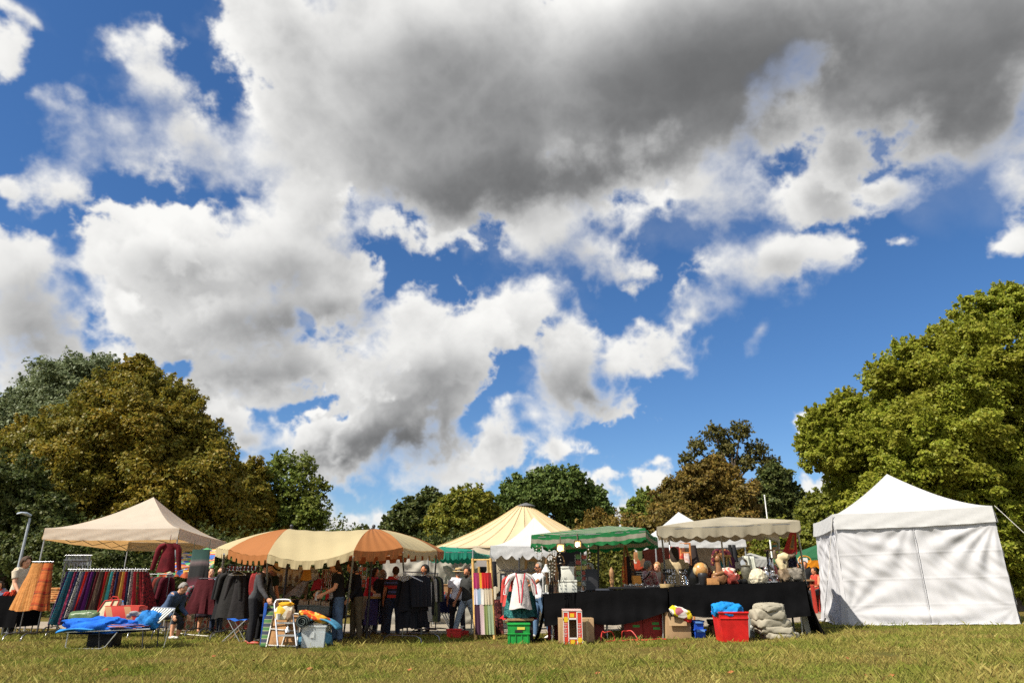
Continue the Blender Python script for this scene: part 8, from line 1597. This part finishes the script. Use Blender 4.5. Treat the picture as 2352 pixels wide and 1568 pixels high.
# ------------------------------------------------------------------ under and before the black tables
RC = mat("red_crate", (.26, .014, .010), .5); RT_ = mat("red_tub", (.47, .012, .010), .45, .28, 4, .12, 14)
def boxat(c, x0, x1, yt, yb, D, dep): p, q_ = A(c, x0, yb, D), A(c, x1, yb, D); g = gz((p.x + q_.x) / 2, D); return V((p.x + q_.x) / 2, D + dep / 2, g), q_.x - p.x, max(.05, A(c, x0, yt, D).z - g)
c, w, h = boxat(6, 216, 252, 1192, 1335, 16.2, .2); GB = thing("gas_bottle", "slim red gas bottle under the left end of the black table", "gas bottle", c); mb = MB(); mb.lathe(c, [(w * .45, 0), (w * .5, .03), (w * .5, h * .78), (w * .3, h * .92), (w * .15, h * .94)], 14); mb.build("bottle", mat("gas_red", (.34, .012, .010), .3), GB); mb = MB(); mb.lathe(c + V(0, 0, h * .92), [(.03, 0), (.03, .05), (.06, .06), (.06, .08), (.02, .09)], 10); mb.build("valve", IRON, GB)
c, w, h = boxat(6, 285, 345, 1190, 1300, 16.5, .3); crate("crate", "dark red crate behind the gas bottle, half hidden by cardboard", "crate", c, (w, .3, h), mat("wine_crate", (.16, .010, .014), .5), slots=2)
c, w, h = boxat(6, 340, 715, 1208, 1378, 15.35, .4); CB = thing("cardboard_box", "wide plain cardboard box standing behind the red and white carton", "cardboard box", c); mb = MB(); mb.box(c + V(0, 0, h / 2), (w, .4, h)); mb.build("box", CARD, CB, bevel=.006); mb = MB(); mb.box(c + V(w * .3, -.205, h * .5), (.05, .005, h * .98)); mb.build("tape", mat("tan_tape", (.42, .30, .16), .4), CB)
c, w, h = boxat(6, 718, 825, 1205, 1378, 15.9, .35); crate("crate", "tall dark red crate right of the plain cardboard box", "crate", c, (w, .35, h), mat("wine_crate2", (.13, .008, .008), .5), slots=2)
# the red and white carton with a cut-out window
c, w, h = boxat(6, 386, 590, 1125, 1405, 14.85, .36); RW = thing("carton", "red and white printed carton with a rectangular opening, standing on the grass", "box", c); rm = mat("carton_red", (.50, .035, .018), .5, .06); wm_ = mat("carton_white", (.62, .58, .54), .6, .05); ym = mat("carton_yellow", (.62, .40, .015), .5, .05)
mb = MB(); fw = w * .27; th_ = .015
mb.box(c + V(-w / 2 + fw / 2, -.17, h / 2), (fw, th_, h)); mb.box(c + V(w / 2 - fw / 2, -.17, h / 2), (fw, th_, h)); mb.box(c + V(0, -.17, h * .87), (w - 2 * fw, th_, h * .26)); mb.box(c + V(0, -.17, h * .10), (w - 2 * fw, th_, h * .20)); mb.build("front", rm, RW)
mb = MB(); mb.box(c + V(-w / 2 + .006, 0, h / 2), (.012, .33, h)); mb.box(c + V(w / 2 - .006, 0, h / 2), (.012, .33, h)); mb.box(c + V(0, .17, h / 2), (w, .012, h)); mb.box(c + V(0, 0, .006), (w, .33, .012)); mb.build("box", CARD, RW)
mb = MB(); mb.box(c + V(.0, 0, h + .005), (w * 1.02, .38, .012), rx=.06); mb.build("lid", mat("carton_top", (.50, .34, .30), .5), RW)
mb = MB()
for (dx, dz, sx, sz) in ((-w / 2 + fw, .5, .018, h * .98), (w / 2 - fw, .5, .018, h * .98), (0, .76, w - 2 * fw, .03), (0, .20, w - 2 * fw, .03)): mb.box(c + V(dx, -.180, h * dz), (sx, .006, sz))
for s_ in (-1, 1): mb.box(c + V(s_ * (w / 2 - .006), -.181, h / 2), (.012, .006, h * .98)); mb.box(c + V(s_ * (w / 2 - fw / 2), -.181, h * .965), (fw * .86, .006, .03))
for i in range(9):
    for s_ in (-1, 1): mb.box(c + V(s_ * (w / 2 - fw * .5) - .01, -.1805, h * (.26 + .045 * i)), (fw * (.30 + .2 * ((i * 7) % 3)), .005, .007))
mb.build("print", wm_, RW)
for f in (.86, .10): mb = MB(); mb.box(c + V(-.01, -.180, h * f), (w * .22, .006, h * .11)); mb.build("yellow_panel", ym, RW)
for s_, f in ((-1, .74), (1, .15)): mb = MB(); mb.lathe(c + V(s_ * (w / 2 - fw * .5), -.180, h * f), [(.001, -.004), (.052, -.004), (.052, .004), (.001, .004)], 16, axis=(0, 1, 0)); mb.build("emblem", ym, RW)
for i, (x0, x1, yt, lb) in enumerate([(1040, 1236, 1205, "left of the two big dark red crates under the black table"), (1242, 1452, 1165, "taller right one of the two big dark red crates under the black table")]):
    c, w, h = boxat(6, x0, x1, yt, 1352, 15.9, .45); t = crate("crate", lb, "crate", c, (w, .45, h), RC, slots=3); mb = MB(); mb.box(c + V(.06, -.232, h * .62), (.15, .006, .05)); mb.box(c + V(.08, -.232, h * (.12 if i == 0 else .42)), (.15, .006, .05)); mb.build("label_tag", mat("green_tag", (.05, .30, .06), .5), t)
mb = MB(); g0 = [G(*q(6, x, y)) for x, y in ((780, 1392), (800, 1350), (830, 1325), (900, 1318), (930, 1350), (830, 1388), (900, 1385), (1000, 1375), (1015, 1330), (1060, 1312), (1120, 1330), (1180, 1372), (1100, 1380), (1010, 1360), (1050, 1340), (1130, 1352), (1250, 1372), (1330, 1365), (1420, 1372), (1490, 1366))]
pts = [Vector(p) for p in g0]
for i, p in enumerate(pts): k = .10 + .16 * (i in (1, 2, 3, 8, 9, 10)); p.y = 15.3 + .12 * math.sin(i * 2.2); dd = ray(*q(6, (780, 800, 830, 900, 930, 830, 900, 1000, 1015, 1060, 1120, 1180, 1100, 1010, 1050, 1130, 1250, 1330, 1420, 1490)[i], 1360)); p.x = dd.x / dd.y * p.y; p.z = gz(p.x, p.y) + (.03 if k < .15 else .20)
sm_ = []
for i in range(len(pts) - 1):
    p0, p1, p2, p3 = pts[max(0, i - 1)], pts[i], pts[i + 1], pts[min(len(pts) - 1, i + 2)]
    for k in range(5): t = k / 5; sm_.append(.5 * ((2 * p1) + (p2 - p0) * t + (2 * p0 - 5 * p1 + 4 * p2 - p3) * t * t + (3 * p1 - p0 - 3 * p2 + p3) * t ** 3))
mb.tube(sm_, .011, 6); single(mb, "cable", mat("red_cable", (.45, .04, .03), .5), "loops of red cable lying in the grass before the dark red crates", "cable")
c, w, h = boxat(7, 585, 850, 1130, 1338, 15.6, .42); CB = thing("cardboard_box", "large cardboard box with a half-open lid behind the concrete block", "cardboard box", c); mb = MB(); mb.box(c + V(0, 0, h / 2), (w, .42, h)); mb.build("box", CARD, CB, bevel=.006); mb = MB(); mb.box(c + V(-.02, -.25, h * .72), (w * .72, .012, h * .5), rx=-.12); mb.build("flap", mat("card_flap", (.42, .29, .16), .85), CB)
c = A(7, 705, 1145, 15.25); YB = thing("plastic_bag", "yellow printed plastic bag hanging over the large cardboard box", "bag", c - V(0, 0, .2)); mb = MB(); rumple(mb, c, (.44, .12, .19), 33, .22, 36, 20, 0, .7); o_ = mb.build("bag", printed("yellow_print", (.62, .52, .02), [(.62, .50, .02), (.60, .56, .50), (.35, .10, .12), (.60, .45, .02)], 7, .8), YB)
mb = MB(); rumple(mb, c + V(.17, .02, -.04), (.15, .10, .17), 35, .3, 24, 14); mb.build("fold", cloth("red_fold", (.45, .02, .02)), YB); YB.rotation_euler = (0, R(20), 0)
for i, (x0, x1, yt, yb, lb) in enumerate([(900, 1005, 1238, 1336, "lower open-fronted blue plastic bin under the curio table"), (882, 985, 1142, 1236, "upper blue plastic bin stacked on the lower one")]):
    D_ = 15.5; p, q_ = A(7, x0, yb, D_), A(7, x1, yb, D_); g = gz(p.x, D_); w = q_.x - p.x; h = A(7, x0, yt, D_).z - p.z; z = g if i == 0 else BZ; BZ = z + h
    c = V((p.x + q_.x) / 2, D_ + .2, z); crate("stacking_bin", lb, "bin", c, (w, .40, h * .92), mat("blue_bin", (.02, .085, .50), .4), group="blue stacking bins", taper=.88); mb = MB(); mb.box(c + V(0, -.205, h * .86), (w * .8, .03, .05)); k = mb.build("lip", mat("blue_lip", (.12, .26, .62), .4), bpy.data.objects[[o.name for o in COL.objects if o.get('label') == lb][0]])
c, w, h = boxat(7, 1070, 1152, 1286, 1336, 15.8, .25); mb = MB(); mb.box(c + V(0, 0, h / 2), (w, .25, h)); single(mb, "cardboard_box", mat("brown_carton", (.22, .11, .05), .8), "small brown carton between the blue bins and the red tub", "cardboard box", bevel=.005); mb = MB(); mb.lathe(c + V(-.03, 0, h), [(.05, 0), (.09, .03), (.11, .10), (.10, .12), (.03, .12)], 14); single(mb, "kettle", IRON, "dark metal pot on the small brown carton", "pot")
# red tub with blue cloth
c, w, h = boxat(8, 92, 400, 1148, 1370, 14.25, .55); crate("tub", "big bright red plastic tub on the grass, topped by a blue cloth", "tub", c, (w, .55, h), RT_, taper=.88); mb = MB(); mb.tube([c + V(-w / 2 - .0, -.268, h * .80), c + V(w / 2, -.268, h * .80)], [(.02, .012)] * 2, 6); T_ = [o for o in COL.objects if o.name.startswith("tub")][0]; mb.build("lip", RT_, T_)
mb = MB(); rumple(mb, c + V(-.06, -.02, h + .04), (w * 1.02, .5, .26), 41, .22, 50, 22, 0, .7); single(mb, "blue_cloth", cloth("bright_blue_cloth", (.01, .19, .50), vary=.35, bump=1.0), "bright blue cloth heaped on the red tub", "cloth")
c, w, h = boxat(8, 395, 442, 1178, 1300, 15.0, .3); PS = thing("power_box", "grey electrical box standing right of the red tub", "box", c); mb = MB(); mb.box(c + V(0, 0, h / 2), (w, .3, h)); mb.build("box", mat("grey_box", (.20, .22, .21), .5), PS, bevel=.01); mb = MB(); mb.lathe(c + V(0, -.155, h * .5), [(.03, -.01), (.04, 0), (.03, .01)], 14, axis=(0, 1, 0)); mb.build("socket", mat("pale_socket", (.45, .45, .42), .5), PS)
# folded beige tarpaulin
c, w, h = boxat(8, 505, 915, 1085, 1338, 14.4, .6); TPn = thing("folded_tarpaulin", "pile of folded beige tarpaulin on the grass, right of the red tub", "tarpaulin", c); tp_m = canopy_mat("beige_tarp", (.34, .31, .235), .05, None, .9, (1, 1, 1), .25)
for i, (dx, z, ww, hh, rz, sd_) in enumerate([(.13, .07, .92, .16, .03, 1), (.02, .19, .94, .16, -.05, 2), (-.06, .33, .92, .20, .04, 3), (-.10, .50, .88, .24, -.06, 4), (-.07, .63, .70, .20, .10, 5)]):
    mb = MB(); rumple(mb, c + V(dx * w, 0, z * h / .68), (w * ww, .56, hh * h / .68 * 1.25), 50 + sd_, .10, 54, 18, rz, .55); mb.build("fold", tp_m, TPn)
mb = MB(); rumple(mb, c + V(-.10 * w, -.08, h * .93), (w * .62, .46, .14), 61, .12, 40, 14, .22, .6); mb.build("fold", tp_m, TPn)
c, w, h = boxat(8, 1000, 1062, 1150, 1300, 15.3, .1); mb = MB(); mb.box(c + V(0, .1, h / 2), (w, .06, h), ry=-.12); single(mb, "board", mat("pale_board", (.40, .39, .32), .7), "pale board leaning under the right end of the curio table", "board", bevel=.006)
p, q_ = G(*q(8, 880, 1340)), GG(9, 300, 1372); mb = MB(); mb.tube([G(*q(8, 760, 1350)) + V(0, 0, .02), p + V(0, 0, .03), p.lerp(q_, .5) + V(0, .05, .02), q_ + V(0, -.2, .03), q_ + V(2, -.15, .05), q_ + V(4.2, -.1, .06)], .010, 6); single(mb, "cable", mat("black_cable", (.015, .015, .015), .6), "black cable along the front of the big white tent", "cable")
# fallen leaves and a bare patch stone on the lawn
lf = mat("fallen_leaf", (.28, .10, .03), .7, .4)
rs = random.Random(3)
for i in range(26):
    px, py = rs.uniform(40, 2320), rs.uniform(1478, 1560); g = G(px, py); mb = MB(); s_ = .03 + .025 * rs.random(); a_ = rs.random() * 6.28; d1, d2 = V(math.cos(a_), math.sin(a_), .1), V(-math.sin(a_), math.cos(a_), .25)
    mb.add([g - d1 * s_ + V(0, 0, .04), g + d2 * s_ * .6 + V(0, 0, .05), g + d1 * s_ + V(0, 0, .045), g - d2 * s_ * .6 + V(0, 0, .035)], [(0, 1, 2, 3)]); single(mb, "fallen_leaf", lf, "small brown fallen leaf lying in the lawn", "leaf", "fallen leaves on the lawn", smooth=False)
